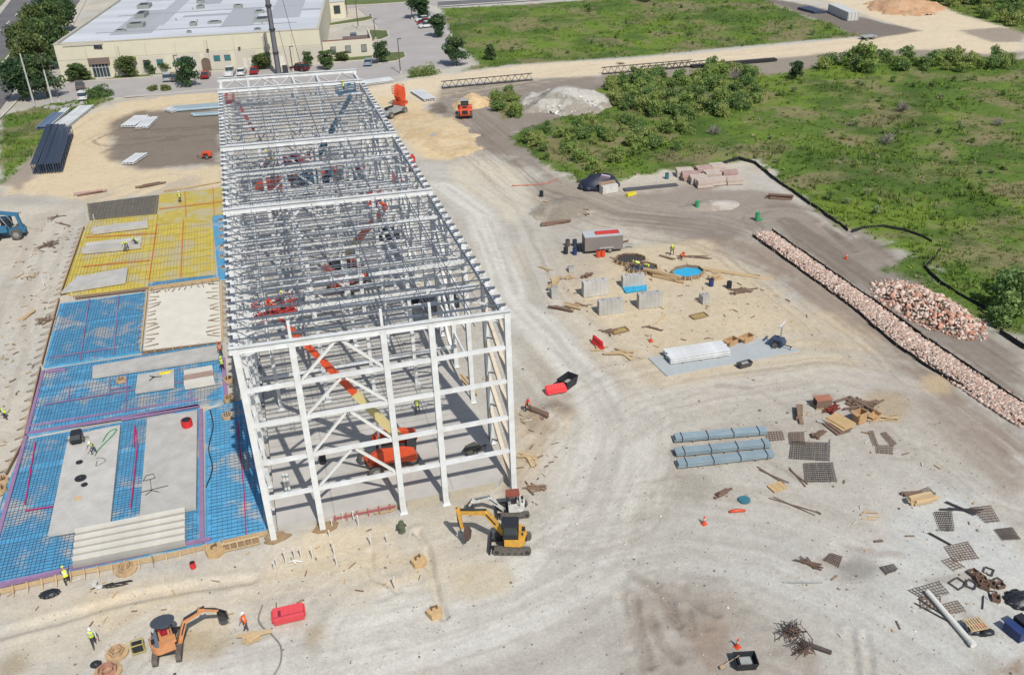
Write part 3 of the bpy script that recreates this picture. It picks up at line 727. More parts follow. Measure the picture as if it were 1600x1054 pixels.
# ------------------------------------------------------------------ foundation pads: membrane, rebar, forms
def film(name, c, dustc, thr):
    m = mat(name, c, .45, var=.16, scale=.9, bump=.9, spec=.4)
    n, l = m.node_tree.nodes, m.node_tree.links
    b = n['Principled BSDF']; base = b.inputs['Base Color'].links[0].from_socket
    tc = n.new('ShaderNodeTexCoord'); a = n.new('ShaderNodeTexNoise'); a.inputs['Scale'].default_value = .22; a.inputs['Detail'].default_value = 9; a.inputs['Roughness'].default_value = .68
    l.new(tc.outputs['Object'], a.inputs['Vector'])
    mr = n.new('ShaderNodeMapRange'); mr.interpolation_type = 'SMOOTHSTEP'; mr.inputs['From Min'].default_value = thr; mr.inputs['From Max'].default_value = thr + .13
    mr.inputs['To Max'].default_value = .85
    l.new(a.outputs['Fac'], mr.inputs['Value'])
    mx = n.new('ShaderNodeMix'); mx.data_type = 'RGBA'; mx.inputs['B'].default_value = dustc + (1,)
    l.new(mr.outputs[0], mx.inputs['Factor']); l.new(base, mx.inputs['A']); l.new(mx.outputs['Result'], b.inputs['Base Color'])
    return m
BLUE = film('blue_vapour_film', C(88, 160, 202, 1.14), C(200, 192, 182), .49)
YELLOW = film('yellow_vapour_film', C(212, 190, 80), C(198, 188, 156), .46)
SOILD = mat('damp_grey_soil', C(122, 112, 92), .95, var=.2, scale=1.2, bump=.4)
RUST = mat('rusty_rebar', C(122, 98, 84), .8, var=.2)
BAR = mat('dark_rebar', C(86, 100, 122), .7, var=.15)
PURP = mat('purple_form_board', C(156, 126, 164), .7, var=.14, scale=2)
LUM = mat('lumber', C(206, 180, 142), .8, var=.2, scale=3, stretch=(1, 6, 6))
LUMD = mat('weathered_lumber', C(150, 126, 104), .85, var=.22, scale=3)
PLY = mat('plywood', C(208, 176, 130), .8, var=.14, scale=3)
PRE = mat('precast_concrete', C(196, 193, 188), .85, var=.14, scale=.8, bump=.08)
PREL = mat('pale_precast', C(222, 218, 208), .85, var=.08, scale=.8)
PADZ = .12
def area_poly(poly): return [(p.x, p.y) for p in (G(a, b, PADZ) for a, b in poly)]
def clip(P, axis_, c):                   # spans of a polygon along a line x=c or y=c
    o = 1 - axis_; t = []
    for i in range(len(P)):
        a, b = P[i], P[(i + 1) % len(P)]
        if (a[axis_] > c) != (b[axis_] > c): t.append(a[o] + (c - a[axis_]) / (b[axis_] - a[axis_]) * (b[o] - a[o]))
    t.sort(); return list(zip(t[::2], t[1::2]))
def pad(poly, m, label, sx=.31, sy=.36, barm=None, wd=.022, inset=.3, zz=0., main=(), mainm=None, forms=None, formm=PURP):
    P = area_poly(poly); cx = sum(p[0] for p in P) / len(P); cy = sum(p[1] for p in P) / len(P)
    t = thing('foundation_pad', label, 'foundation pad', (cx, cy, 0), 0, 'foundation pads beside the steel frame')
    L = [(x - cx, y - cy) for x, y in P]
    if sum(L[i][0] * L[(i + 1) % len(L)][1] - L[(i + 1) % len(L)][0] * L[i][1] for i in range(len(L))) < 0: L = L[::-1]
    b = MB(); b.prism(L, -.3, PADZ + zz, axis='Z'); b.build('vapour_film', m, parent=t)
    if barm:
        b = MB(); z = PADZ + zz + .07
        xs = [p[0] for p in L]; ysx = [p[1] for p in L]
        for c in np.arange(min(xs) + .2, max(xs), sx):
            for a, e in clip(L, 0, c):
                if e - a > 1 and random.random() > .05: b.bar((c + random.uniform(-.05, .05), a + inset + random.uniform(-.1, .35), z + random.uniform(-.01, .01)), (c + random.uniform(-.06, .06), e - inset, z), wd, wd)
        for c in np.arange(min(ysx) + .2, max(ysx), sy):
            for a, e in clip(L, 1, c):
                if e - a > 1 and random.random() > .05: b.bar((a + inset + random.uniform(-.1, .35), c + random.uniform(-.06, .06), z + wd), (e - inset - random.uniform(-.1, .35), c + random.uniform(-.09, .09), z + wd), wd, wd)
        b.build('rebar_grid', barm, parent=t, kind='stuff')
    for (pa, pb) in main:                # thicker coloured conduit lines laid on the grid
        a, e = G(*pa, PADZ), G(*pb, PADZ)
        b = MB(); b.bar((a.x - cx, a.y - cy, PADZ + zz + .17), (e.x - cx, e.y - cy, PADZ + zz + .17), .09, .08); b.build('tape_line', mainm or PURP, parent=t)
    for (pa, pb, wdt, ht) in (forms or ()):
        a, e = G(*pa, PADZ), G(*pb, PADZ)
        b = MB(); b.bar((a.x - cx, a.y - cy, PADZ + ht / 2), (e.x - cx, e.y - cy, PADZ + ht / 2), wdt, ht); b.build('form_board', formm, parent=t)
    return t
REDL = mat('orange_line', C(214, 110, 60), .7); MAG = mat('magenta_pipe', C(196, 44, 110), .5)
YB = mat('yellow_grey_rebar', C(176, 164, 108), .8, var=.2)
pad([(249, 303), (350, 293), (351, 334), (332, 337), (332, 345), (246, 349)], YELLOW, 'bright yellow sheeted pad at the far top corner, without rebar', main=(((289, 300), (291, 340)), ((333, 294), (335, 336)), ((249, 328), (350, 316))), mainm=REDL)
pad([(139, 345), (246, 334), (246, 350), (332, 346), (337, 428), (233, 440), (232, 449), (116, 462), (98, 456), (112, 415), (131, 360)], YELLOW, 'large yellow sheeted pad covered with close rebar bars', .42, 2.4, YB, .032, main=(((246, 350), (233, 440)), ((287, 345), (283, 434)), ((130, 418), (235, 408)), ((134, 372), (246, 366))), mainm=REDL)
pad([(136, 318), (248, 304), (245, 333), (140, 344)], SOILD, 'dark grey bare soil pad with rebar at the far left', .5, .6, BAR, .03)
pad([(332, 337), (351, 335), (357, 433), (341, 436)], BLUE, 'narrow blue strip pad with small orange pier rings beside yellow', .5, .8, None)
pad([(233, 441), (338, 429), (340, 437), (234, 451)], BLUE, 'thin blue strip along the near edge of the yellow pad', .4, .4, BAR)
pad([(94, 474), (229, 456), (222, 549), (68, 573)], BLUE, 'blue sheeted pad beside the bare white slab, with rebar grid', .31, .38, BAR, main=(((186, 461), (178, 556)), ((140, 468), (126, 564)), ((80, 560), (172, 546))))
pad([(68, 577), (346, 535), (352, 626), (312, 634), (186, 652), (42, 680)], BLUE, 'blue sheeted pad under the small platforms, ringed with purple boards', .31, .38, BAR, main=(((70, 634), (190, 614)), ((190, 614), (300, 596)), ((172, 590), (172, 612)), ((172, 611), (205, 605)), ((110, 602), (108, 626)), ((280, 570), (281, 602)), ((297, 605), (300, 634)), ((200, 577), (196, 645))), forms=(((68, 580), (42, 678), .3, .16), ((44, 677), (310, 634), .34, .16), ((349, 560), (353, 622), .42, .16), ((44, 666), (310, 624), .12, .14), ((72, 582), (103, 578), .4, .2)))
pad([(40, 686), (310, 637), (316, 848), (100, 892), (0, 914), (-40, 922), (-30, 860)], BLUE, 'large blue sheeted pad carrying the two big concrete panels', .31, .36, BAR, main=(((56, 692), (40, 790)), ((212, 665), (210, 700)), ((40, 800), (90, 792)), ((215, 700), (205, 795)), ((213, 672), (216, 700))), mainm=MAG, forms=(((41, 682), (-6, 850), .32, .16), ((314, 640), (316, 846), .36, .18), ((312, 634), (190, 656), .34, .16)))
pad([(320, 642), (352, 630), (392, 622), (418, 832), (320, 849)], BLUE, 'blue sheeted strip pad in the shade of the frame', .4, .46, BAR, main=(((375, 700), (382, 770)), ((382, 770), (385, 836)), ((372, 660), (375, 700))), mainm=MAG)
pad([(234, 456), (342, 440), (346, 534), (224, 549)], mat('bare_white_slab', C(230, 225, 212), .9, var=.08, scale=.5), 'bare pale slab bay with rough timber forms along its edges', .4, .4, None)
E_BUTT = [((0, 917), (108, 893)), ((112, 890), (330, 845))]
edge = thing('edge_form', 'purple edge form and tan timber boards along the near edge of the blue pads', 'formwork', (0, 0, 0))
for pa, pb in E_BUTT:
    a, e = G(*pa), G(*pb); b = MB(); b.bar((a.x, a.y, .22), (e.x, e.y, .22), .28, .34); b.build('purple_board', PURP, parent=edge)
for pa, pb in (((0, 927), (112, 900)), ((112, 899), (240, 876)), ((240, 876), (345, 852)), ((350, 850), (420, 834))):
    a, e = G(*pa), G(*pb); b = MB(); b.bar((a.x, a.y, .2), (e.x, e.y, .2), .08, .42); b.build('timber_board', LUM, parent=edge)
    n = max(2, int((e - a).length / 1.0)); 
    for k in range(n + 1):
        p = a.lerp(e, k / n); b = MB(); b.bar((p.x, p.y - .15, .0), (p.x, p.y - .12, .62), .09, .09); b.build('stake', LUM, parent=edge)
        b = MB(); b.bar((p.x, p.y - .1, .42), (p.x + .05, p.y - .75, .02), .07, .05); b.build('kicker', LUM, parent=edge)
# left and inner edge forms with many stakes
def form_run(pa, pb, label, m=LUMD, step=.85, side=-1, board=.3):
    a, e = G(*pa), G(*pb); d = (e - a).normalized(); nrm = Vector((-d.y, d.x, 0)) * side
    t = thing('board_form', label, 'formwork', a, 0, 'timber board forms around the pads')
    b = MB(); b.bar((0, 0, board / 2), e - a + Vector((0, 0, board / 2)), .09, board); b.build('board', m, parent=t)
    n = int((e - a).length / step)
    sm = MB(); sm.bar((0, 0, -.05), (0, 0, .5), .08, .07); sme = sm.mesh('stake', LUM)
    km = MB(); km.bar((0, 0, .3), nrm * random.uniform(.7, 1.1) + Vector((0, 0, .02)), .08, .06); kme = km.mesh('brace', LUMD)
    for k in range(n):
        p = (e - a) * ((k + .5) / n) + nrm * .09
        obj('stake', sme, t, p); 
        if k % 2 == 0: obj('brace', kme, t, p, random.uniform(-.25, .25))
    return t
form_run((-20, 800), (38, 690), 'timber form with stakes on the left edge, nearest the camera', side=1)
form_run((38, 688), (64, 575), 'timber form with stakes left of the small platforms', side=1)
form_run((66, 570), (93, 468), 'timber form with stakes left of the upper blue pad', side=1)
form_run((95, 462), (132, 356), 'timber form with stakes left of the yellow pad', side=1)
form_run((231, 455), (221, 550), 'brown timber form between the blue pad and the bare pale slab', LUM, .7, -1)
form_run((234, 453), (343, 438), 'brown timber form at the far side of the bare pale slab', LUM, .6, -1, .5)
form_run((346, 440), (348, 534), 'timber form between the bare pale slab and the steel frame', LUM, .9, 1)
form_run((222, 552), (346, 537), 'timber form at the near side of the bare pale slab', LUMD, .9, -1)
# round pier forms
def pier(px, py, r, label, m=PLY, n=12, h=.45):
    p = G(px, py, .05); t = thing('pier_form', label, 'pier form', p, random.random(), 'pier forms')
    b = MB(); P = [(r * math.cos(k * 2 * PI / n), r * math.sin(k * 2 * PI / n)) for k in range(n)]; q = [(x * .72, y * .72) for x, y in P]
    V = [(x, y, 0) for x, y in P] + [(x * .94, y * .94, h) for x, y in P] + [(x, y, h) for x, y in q] + [(x, y, .06) for x, y in q]
    F = [(j * n + k, j * n + (k + 1) % n, (j + 1) * n + (k + 1) % n, (j + 1) * n + k) for j in range(3) for k in range(n)] + [tuple(range(3 * n, 4 * n))]
    b.add(V, F); b.build('ring', m, parent=t)
    b = MB()
    for k in range(4): b.tube((.35 * r * math.cos(k * 1.57), .35 * r * math.sin(k * 1.57), 0), (.35 * r * math.cos(k * 1.57), .35 * r * math.sin(k * 1.57), h + .25), .03, n=5)
    b.build('anchor_bolts', RUST, parent=t)
    return t
CLAY = mat('tan_pier_form', C(196, 168, 132), .9, var=.2, scale=2)
for k, (px, py) in enumerate(((345, 345), (346, 360), (346, 371), (347, 386), (347, 402), (349, 419))): pier(px, py, .42, 'small tan ring form on the narrow blue strip beside yellow', CLAY, 8, .2)
for px, py, l in ((190, 597, 'round tan pier form on the blue pad beside a concrete platform'), (357, 596, 'round tan pier form at the frame edge, level with the platforms'), (358, 626, 'round tan pier form at the frame edge, near the purple corner'), (356, 653, 'round tan pier form at the top of the shaded blue strip'), (5, 753, 'round tan pier form at the left edge of the pads, upper of two'), (2, 768, 'round tan pier form at the left edge of the pads, lower of two')): pier(px, py, .55, l, CLAY)
def hexform(px, py, r, label, n=6, h=.8, m=PLY):
    t = thing('pier_box', label, 'pier form', G(px, py), random.random(), 'timber pier boxes on the pale ground')
    ring = lambda q, k: [(q * math.cos(a * 2 * PI / k + .3), q * math.sin(a * 2 * PI / k + .3)) for a in range(k)]
    if h > .6:
        b = MB(); b.prism(ring(r, n), -.05, h * .55, axis='Z'); b.build('box', m, parent=t)
        b = MB()
        for x in (-.2, .2): b.bar((x, .1, h * .5), (x, .1, h * .55 + .35), .1)
        b.bar((-.2, .1, h * .55 + .3), (.2, .1, h * .55 + .3), .07); b.build('anchor_frame', RUST, parent=t)
        return t
    b = MB(); b.prism(ring(r * 1.1, 12), -.05, .12, axis='Z'); b.build('collar', CLAY, parent=t)
    for q in (.72, .42):
        P = ring(r * q, n)
        for a, e in zip(P, P[1:] + P[:1]): b = MB(); b.bar((a[0], a[1], .12 + h * .3), (e[0], e[1], .12 + h * .3), .07, h * .6); b.build('form_board', m, parent=t)
    return t
hexform(655, 880, .62, 'yellow plywood pier box beside the narrow trench, upper of two'); hexform(680, 960, .62, 'yellow plywood pier box at the foot of the narrow trench', 5)
hexform(183, 1020, .72, 'tan hexagonal pier box left of the orange excavator', 6, .45, CLAY); hexform(437, 962, .6, 'tan hexagonal pier box behind the pink road barrier', 6, .5)
hexform(169, 1050, .85, 'pinkish pier box cut by the bottom edge of the picture', 8, .5, mat('pink_pier', C(188, 142, 122), .85))
hexform(337, 862, .8, 'tan hexagonal pier box against the timber edge boards', 6, .7); hexform(197, 890, .75, 'canvas wrapped pier box at the pad edge', 8, .6, CLAY)
# concrete panels on the pads
def slabq(quad, th, label, z0=PADZ + .12, m=PRE, name='concrete_platform'):
    P = [G(a, b, z0 + th) for a, b in quad]; c = sum(P, Vector()) / 4
    o = MB(); L = [(p.x - c.x, p.y - c.y) for p in P]
    if sum(L[i][0] * L[(i + 1) % 4][1] - L[(i + 1) % 4][0] * L[i][1] for i in range(4)) < 0: L = L[::-1]
    o.prism(L, 0, th, axis='Z')
    b = o.build(name, m); b.location = (c.x, c.y, z0); tag(b, label, 'concrete panel', 'concrete panels on the pads'); return b
slabq([(107, 680), (188, 663), (172, 818), (75, 834)], .3, 'large bare concrete panel with the worker and black machine on it')
p2 = slabq([(230, 654), (308, 640), (306, 792), (218, 806)], .3, 'large stained concrete panel with the red bucket on it')
slabq([(145, 571), (347, 537), (341, 558), (144, 588)], .3, 'long concrete plank at the top edge of the small platforms')
slabq([(215, 585), (272, 576), (272, 603), (211, 612)], .25, 'small concrete platform with yellow cloth and tools on it')
for k in range(3):
    y = 576 + k * 8
    slabq([(287, y + 2), (331 + k, y - 6), (332.5 + k, y + 1), (287.5, y + 9)], .35 + .12 * k, ('short concrete beam in a row of three, farthest', 'short concrete beam in a row of three, middle', 'short concrete beam in a row of three, nearest')[k], m=PREL if k != 1 else mat('rusty_precast', C(176, 150, 140), .85))
slabq([(144, 355), (230, 343.5), (231, 351), (144, 361.5)], .5, 'long grey plank on the yellow pad, farthest')
slabq([(134, 379), (221, 369.5), (221, 374), (133, 384)], .5, 'long grey plank on the yellow pad, upper of the close pair')
slabq([(129, 386), (219, 378), (219.5, 383), (128, 392)], .5, 'long grey plank on the yellow pad, lower of the close pair')
slabq([(120, 432), (200, 417), (196, 440), (95, 456)], .25, 'irregular pale concrete slab at the near left of the yellow pad')
for k in range(5):                       # stepped stack of planks with raised bright ribs
    f0, f1 = k / 5, (k + 1) / 5
    L0, L1 = (118 - 5 * f0, 828 + 54 * f0), (118 - 5 * f1, 828 + 54 * f1)
    R0, R1 = (289, 794 + 54 * f0), (289.5, 794 + 54 * f1)
    z0 = PADZ + .12
    P = [G(a, b, z0 + .35) for a, b in (L0, R0, R1, L1)]; c = sum(P, Vector()) / 4
    t = thing('ribbed_plank', 'long ribbed concrete plank, ' + ('farthest', 'second farthest', 'middle', 'second nearest', 'nearest')[k] + ' of five laid side by side', 'concrete plank', (c.x, c.y, z0), 0, 'ribbed concrete planks')
    q = [p - c for p in P]; b = MB(); b.prism([(p.x, p.y) for p in (q[3], q[2], q[1], q[0])], 0, .32, axis='Z'); b.build('deck', mat('grey_precast', C(176, 172, 166), .85, var=.1, scale=.8), parent=t)
    b = MB(); u0, u1 = q[0].lerp(q[3], .2), q[1].lerp(q[2], .2); b.bar((u0.x, u0.y, .42), (u1.x, u1.y, .42), .36, .2); b.build('rib', PREL, parent=t)
# brown timber curb line across the yellow/blue border
b = MB(); a, e = G(118, 467), G(232, 453); b.bar((a.x, a.y, .25), (e.x, e.y, .25), .35, .2); tag(b.build('timber_beam', LUMD), 'weathered timber beam laid between the yellow and blue pads', 'timber beam')

t = thing('form_frame', 'open timber frame panel leaning against the pad edge near the frame corner', 'formwork', G(378, 856), hd(G(350, 860), G(402, 848)), 'formwork along the near pad edge')
for z in (.05, .75): b = MB(); b.box((0, 0, z + .05), (2.9, .1, .1)); b.build('rail', LUM, parent=t)
for k in range(6): b = MB(); b.box((-1.4 + k * .56, 0, .42), (.09, .1, .64)); b.build('post', LUM, parent=t)
b = MB(); b.box((0, .09, .42), (2.8, .03, .6)); b.build('back_board', LUMD, parent=t)
t = thing('dowel_row', 'row of rusty dowels and sticks pointing into the bare pale slab bay', 'dowels', G(232, 500), 0)
c0 = G(232, 500); me = MB(); me.bar((0, 0, 0), (1, 0, .12), .07); dm = me.mesh('dowel', LUMD); dm2 = me.mesh('dowel', RUST)
for k in range(15):
    p = G(234 - k * .6, 458 + k * 6, .12) - c0; obj('dowel', dm if k % 2 else dm2, t, p, random.uniform(-.45, .45), (random.uniform(.8, 1.7), 1, 1))
    p = G(341 + k * .2, 444 + k * 5.8, .12) - c0; obj('dowel', dm if k % 3 else dm2, t, p, PI + random.uniform(-.6, .6), (random.uniform(.7, 1.6), 1, 1))
for k in range(12):
    p = G(240 + k * 8.5, 455 - k * 1.2, .12) - c0; obj('dowel', dm2, t, p, -PI / 2 + random.uniform(-.4, .4), (random.uniform(.6, 1.2), 1, 1))
# ------------------------------------------------------------------ people: one continuous skinned body per pose
SKIN = mat('skin', C(196, 146, 116), .6, var=.05); DENIM = mat('work_trousers', C(78, 88, 108), .85, var=.12); BOOT = mat('work_boots', C(92, 70, 54), .8)
SHIRT = mat('dark_shirt', C(92, 96, 104), .85); DARKT = mat('dark_trousers', C(62, 60, 62), .85)
HIVIS = mat('hi_vis_yellow', C(214, 236, 60, 1.1), .7, var=.08); HIORG = mat('hi_vis_orange', C(250, 106, 40, 1.1), .7, var=.08); REFL = mat('reflective_tape', C(206, 210, 206), .4)
WHAT = mat('white_helmet', C(236, 236, 232), .4, var=.03); YHAT = mat('yellow_helmet', C(226, 236, 90), .4, var=.03); PINKS = mat('coral_shirt', C(226, 120, 98), .8); RHAT = mat('red_helmet', C(214, 60, 46), .4)
def fingers(b, wr, d, up):
    d, s, u = basis(d, up)
    for i, (o, L) in enumerate(((-.03, .075), (-.01, .085), (.01, .08), (.03, .065))):
        p = wr + d * .07 + s * o; q = p + d * L * .55 - u * .01; e = q + d * L * .45 - u * .028
        b.path([wr + d * .03 + s * o * .7, p, q, e], [.011, .010, .0095, .008], 5, 0)
    p = wr + d * .02 + s * .04; b.path([wr + d * .005 + s * .02, p + s * .012, p + d * .035 + s * .018 - u * .02], [.013, .011, .009], 5, 0)
def body_mesh(name, J):
    names = list(J); idx = {k: i for i, k in enumerate(names)}
    me = bpy.data.meshes.new('tmp')
    E = [('pelvis', 'waist'), ('waist', 'chest'), ('chest', 'neck'), ('neck', 'skull'), ('skull', 'crown')]
    for s in 'lr':
        E += [('pelvis', 'hip' + s), ('hip' + s, 'knee' + s), ('knee' + s, 'ank' + s), ('ank' + s, 'toe' + s), ('chest', 'sho' + s), ('sho' + s, 'elb' + s), ('elb' + s, 'wri' + s), ('wri' + s, 'palm' + s)]
    me.from_pydata([J[k] for k in names], [(idx[a], idx[b]) for a, b in E], [])
    o = bpy.data.objects.new('tmp', me); COL.objects.link(o)
    o.modifiers.new('s', 'SKIN'); sub = o.modifiers.new('u', 'SUBSURF'); sub.levels = 1
    RAD = dict(pelvis=(.15, .115), waist=(.135, .10), chest=(.165, .115), neck=(.055, .055), skull=(.085, .10), crown=(.07, .08), hip=(.095, .10), knee=(.062, .065), ank=(.045, .05), toe=(.045, .035), sho=(.065, .065), elb=(.045, .045), wri=(.03, .034), palm=(.045, .022))
    for k in names:
        kk = k if k in RAD else k[:-1]
        me.skin_vertices[0].data[idx[k]].radius = RAD[kk]
        me.skin_vertices[0].data[idx[k]].use_root = (k == 'pelvis')
    dg = bpy.context.evaluated_depsgraph_get()
    ev = bpy.data.meshes.new_from_object(o.evaluated_get(dg))
    V = [v.co.copy() for v in ev.vertices]; F = [tuple(p.vertices) for p in ev.polygons]
    bpy.data.objects.remove(o); bpy.data.meshes.remove(me); bpy.data.meshes.remove(ev)
    seg = []
    for a, c in E:
        cb = c if c in RAD else c[:-1]
        mi = {'crown': 0, 'skull': 0, 'ank': 2, 'toe': 3, 'knee': 2, 'hip': 2, 'palm': 0, 'wri': 1, 'elb': 1, 'sho': 1, 'neck': 1, 'chest': 1, 'waist': 2}[cb]
        seg.append((Vector(J[a]), Vector(J[c]), mi))
    b = MB(); b.v = [tuple(v) for v in V]; b.f = F; b.smooth = [True] * len(F)
    for f in F:
        c = sum((V[i] for i in f), Vector()) / len(f); best = (9, 0)
        for p, q, mi in seg:
            d = q - p; t = max(0, min(1, (c - p).dot(d) / d.length_squared)); best = min(best, ((c - p - d * t).length, mi))
        b.m.append(best[1])
    for s in 'lr':
        w, p = Vector(J['wri' + s]), Vector(J['palm' + s]); fingers(b, w.lerp(p, .5), p - w, (0, 0, 1) if abs((p - w).normalized().z) < .9 else (1, 0, 0))
    hc = Vector(J['skull']).lerp(Vector(J['crown']), .5); fw = Vector(J['face'] if 'face' in J else (0, 1, 0))
    return b, hc
def pose(lean=0., squat=0., stride=0., arms=((.25, -.3), (.25, -.3)), legs=.10):
    # front is +Y
    hz = .93 - squat * .5; ca, sa = math.cos(lean), math.sin(lean); hy = -squat * .16
    def up(d, x=0, f=0): return (x, hy + d * sa + f * ca, hz + d * ca - f * sa)
    J = dict(pelvis=(0, hy, hz), waist=up(.18), chest=up(.40), neck=up(.56), skull=up(.66, 0, .015), crown=up(.80, 0, .02))
    for s, x in (('l', -1), ('r', 1)):
        st = stride * x; fy = st * .3
        J['hip' + s] = (x * .10, hy, hz - .06); J['ank' + s] = (x * (legs + .02), fy, .09); J['toe' + s] = (x * (legs + .05), fy + .17, .045)
        ky = (hy + fy) / 2 + .03 + squat * .42; J['knee' + s] = (x * (legs + .02 + squat * .1), ky, .48 - .04 * abs(st) + squat * .02)
        J['sho' + s] = up(.48, x * .19)
        a = arms[0 if x < 0 else 1]                        # forward swing, fore-arm bend
        sx, sy, sz = J['sho' + s]
        e = (sx + x * .06, sy + .29 * math.sin(a[0]), sz - .29 * math.cos(a[0])); t2 = a[0] + a[1] * -1
        w_ = (e[0] - x * .02, e[1] + .25 * math.sin(t2), e[2] - .25 * math.cos(t2))
        J['elb' + s] = e; J['wri' + s] = w_; J['palm' + s] = (w_[0], w_[1] + .085 * math.sin(t2), w_[2] - .085 * math.cos(t2))
    return J
POSES = {'stand': pose(.05, 0, .15, ((.1, -.35), (.2, -.5))), 'walk': pose(.08, 0, .9, ((.5, -.3), (-.45, -.4))), 'work': pose(.5, .25, .4, ((.6, -.7), (.5, -.9)), .14),
         'bend': pose(1.25, .22, .3, ((1.35 - 1.2, -.3), (.3, -.4)), .16), 'crouch': pose(.7, .95, .4, ((.8, -.6), (.7, -.5)), .16), 'reach': pose(.1, 0, .3, ((2.2, -.4), (.5, -.7)))}
BODY = {}
def get_body(pn, trous, shirt):
    k = (pn, trous.name, shirt.name)
    if k not in BODY:
        if pn not in BODY: BODY[pn] = body_mesh(pn, POSES[pn])
        b, _ = BODY[pn]; J = POSES[pn]
        n0 = len(b.f)
        me = b.mesh('body', SKIN, shirt, trous, BOOT)
        # face: eyes, nose, ears and mouth are set on the head
        BODY[k] = me
    return BODY[k]
def shell(J, m, tape):                    # vest over the trunk, open at the arms
    b = MB(); lv = [('pelvis', -.02, .185, .15), ('waist', .0, .175, .145), ('waist', .12, .19, .15), ('chest', .0, .205, .155), ('chest', .10, .19, .14), ('neck', -.03, .10, .09)]
    d = (Vector(J['neck']) - Vector(J['pelvis'])).normalized(); s = Vector((1, 0, 0)); f = s.cross(d) * -1; n = 12; V = []
    for k, o, rx, ry in lv:
        c = Vector(J[k]) + d * o
        V += [c + s * math.cos(q * 2 * PI / n) * rx + f * math.sin(q * 2 * PI / n) * ry for q in range(n)]
    F = [(i * n + k, i * n + (k + 1) % n, (i + 1) * n + (k + 1) % n, (i + 1) * n + k) for i in range(len(lv) - 1) for k in range(n)]
    b.add(V, F, 0, True); b.m = [1 if (i // n == 1 or (i % n in (2, 3, 8, 9) and i // n > 1)) and i // n != 5 else 0 for i in range(len(F))]
    b.m = [1 if (i // n == 0 and False) or (i // n == 1) or (i // n in (2, 3) and i % n in (1, 4, 7, 10)) else 0 for i in range(len(F))]
    return b.mesh('vest', m, tape)
VESTS, HEADS = {}, {}
def person(p, rz, label, pn='stand', vest=HIVIS, hat=WHAT, trous=DENIM, shirt=SHIRT, group='workers on the site', sc=1.0):
    t = thing('person', label, 'person', p, rz, group, (sc, sc, sc)); J = POSES[pn]
    obj('body', get_body(pn, trous, shirt), t)
    if vest:
        k = (pn, vest.name)
        if k not in VESTS: VESTS[k] = shell(J, vest, REFL)
        obj('vest', VESTS[k], t)
    hk = (pn, hat.name)
    hd_ = (Vector(J['crown']) - Vector(J['neck'])).normalized(); f = Vector((1, 0, 0)).cross(hd_) * -1; c = Vector(J['skull']).lerp(Vector(J['crown']), .5)
    if hk not in HEADS:
        b = MB(); b.ball((0, 0, 0), (.125, .15, .13), 12, 5, 0, 0.); b.add([(x * .13 * 1.05, y, -.005) for x, y in ((-1, .08), (-.6, .2), (.6, .2), (1, .08))], [(0, 1, 2, 3)]); b.ball((0, 0, .0), (.145, .17, .02), 12, 2, 0, -.6)
        b.xform(Matrix.Translation(c + hd_ * .035) @ Matrix(((1, f.x, hd_.x, 0), (0, f.y, hd_.y, 0), (0, f.z, hd_.z, 0), (0, 0, 0, 1))))
        fb = MB()
        fb.bar(c + f * .085 - hd_ * .0, c + f * .125 - hd_ * .045, .028, .03)
        for sx in (-1, 1): fb.ball(c + f * .098 + Vector((sx * .035, 0, 0)) + hd_ * .0, .014, 6, 4, 1); fb.ball(c + Vector((sx * .095, 0, 0)) - hd_ * .02, (.014, .025, .035), 6, 4)
        fb.box(c + f * .092 - hd_ * .075, (.05, .02, .012), mi=2)
        HEADS[hk] = (b.mesh('helmet', hat), fb.mesh('face', SKIN, mat('eye_dark', (.03, .03, .03), .4), mat('lips', C(170, 96, 88), .6)))
    obj('helmet', HEADS[hk][0], t); obj('face', HEADS[hk][1], t)
    return t
def worker(px, py, label, pn='stand', deg=0., z=0.0, **k):
    return person(G(px, py, z), R(deg), label, pn, **k)
worker(148, 1008, 'worker in yellow vest walking left of the orange excavator', 'walk', 200, shirt=mat('pale_shirt', C(214, 214, 208), .85), trous=DARKT)
worker(386, 984, 'worker in orange shirt and white helmet beside the excavator bucket', 'stand', 120, vest=HIORG, shirt=HIORG)
worker(107, 912, 'worker in yellow vest bending over the near pad edge', 'work', 20, trous=DARKT, hat=YHAT)
worker(148, 708, 'worker in yellow vest standing on the large concrete panel', 'work', 160, z=.54)
worker(10, 654, 'worker in yellow vest at the left edge of the picture', 'work', 100, trous=DARKT)
worker(346, 556, 'worker in orange vest standing at the frame corner', 'stand', 190, z=.15, vest=HIORG, hat=RHAT)
worker(349, 579, 'worker in yellow vest standing just below the orange one', 'stand', 170, z=.15, hat=YHAT, trous=DARKT)
worker(199, 388, 'worker in yellow vest kneeling on the grey planks', 'bend', 150, z=.7, hat=YHAT)
worker(214, 381, 'second worker in yellow vest at the right end of the grey planks', 'crouch', 100, z=.7, hat=YHAT)
worker(282, 316, 'worker standing on the bright yellow far pad', 'stand', 200, z=.2, trous=DARKT)
worker(653, 645, 'worker in yellow vest standing on the floor slab inside the frame', 'walk', 160, z=.52, hat=YHAT)
worker(823, 642, 'worker in coral shirt right of the frame near the dumpster', 'work', 190, vest=None, shirt=PINKS, hat=RHAT, trous=DARKT)
worker(998, 420, 'worker in yellow vest leaning over in the octagonal form', 'bend', 60, hat=YHAT)
worker(1008, 423, 'second worker in yellow vest in the octagonal form', 'bend', 190, hat=YHAT)
worker(1050, 398, 'worker in yellow vest standing right of the trailer', 'work', 150, hat=YHAT, trous=DARKT)
worker(1064, 405, 'worker in orange vest kneeling right of the trailer', 'crouch', 210, vest=HIORG, shirt=HIORG, hat=RHAT)
worker(37, 366, 'worker in yellow vest beside the blue telehandler', 'stand', 170, trous=DARKT)
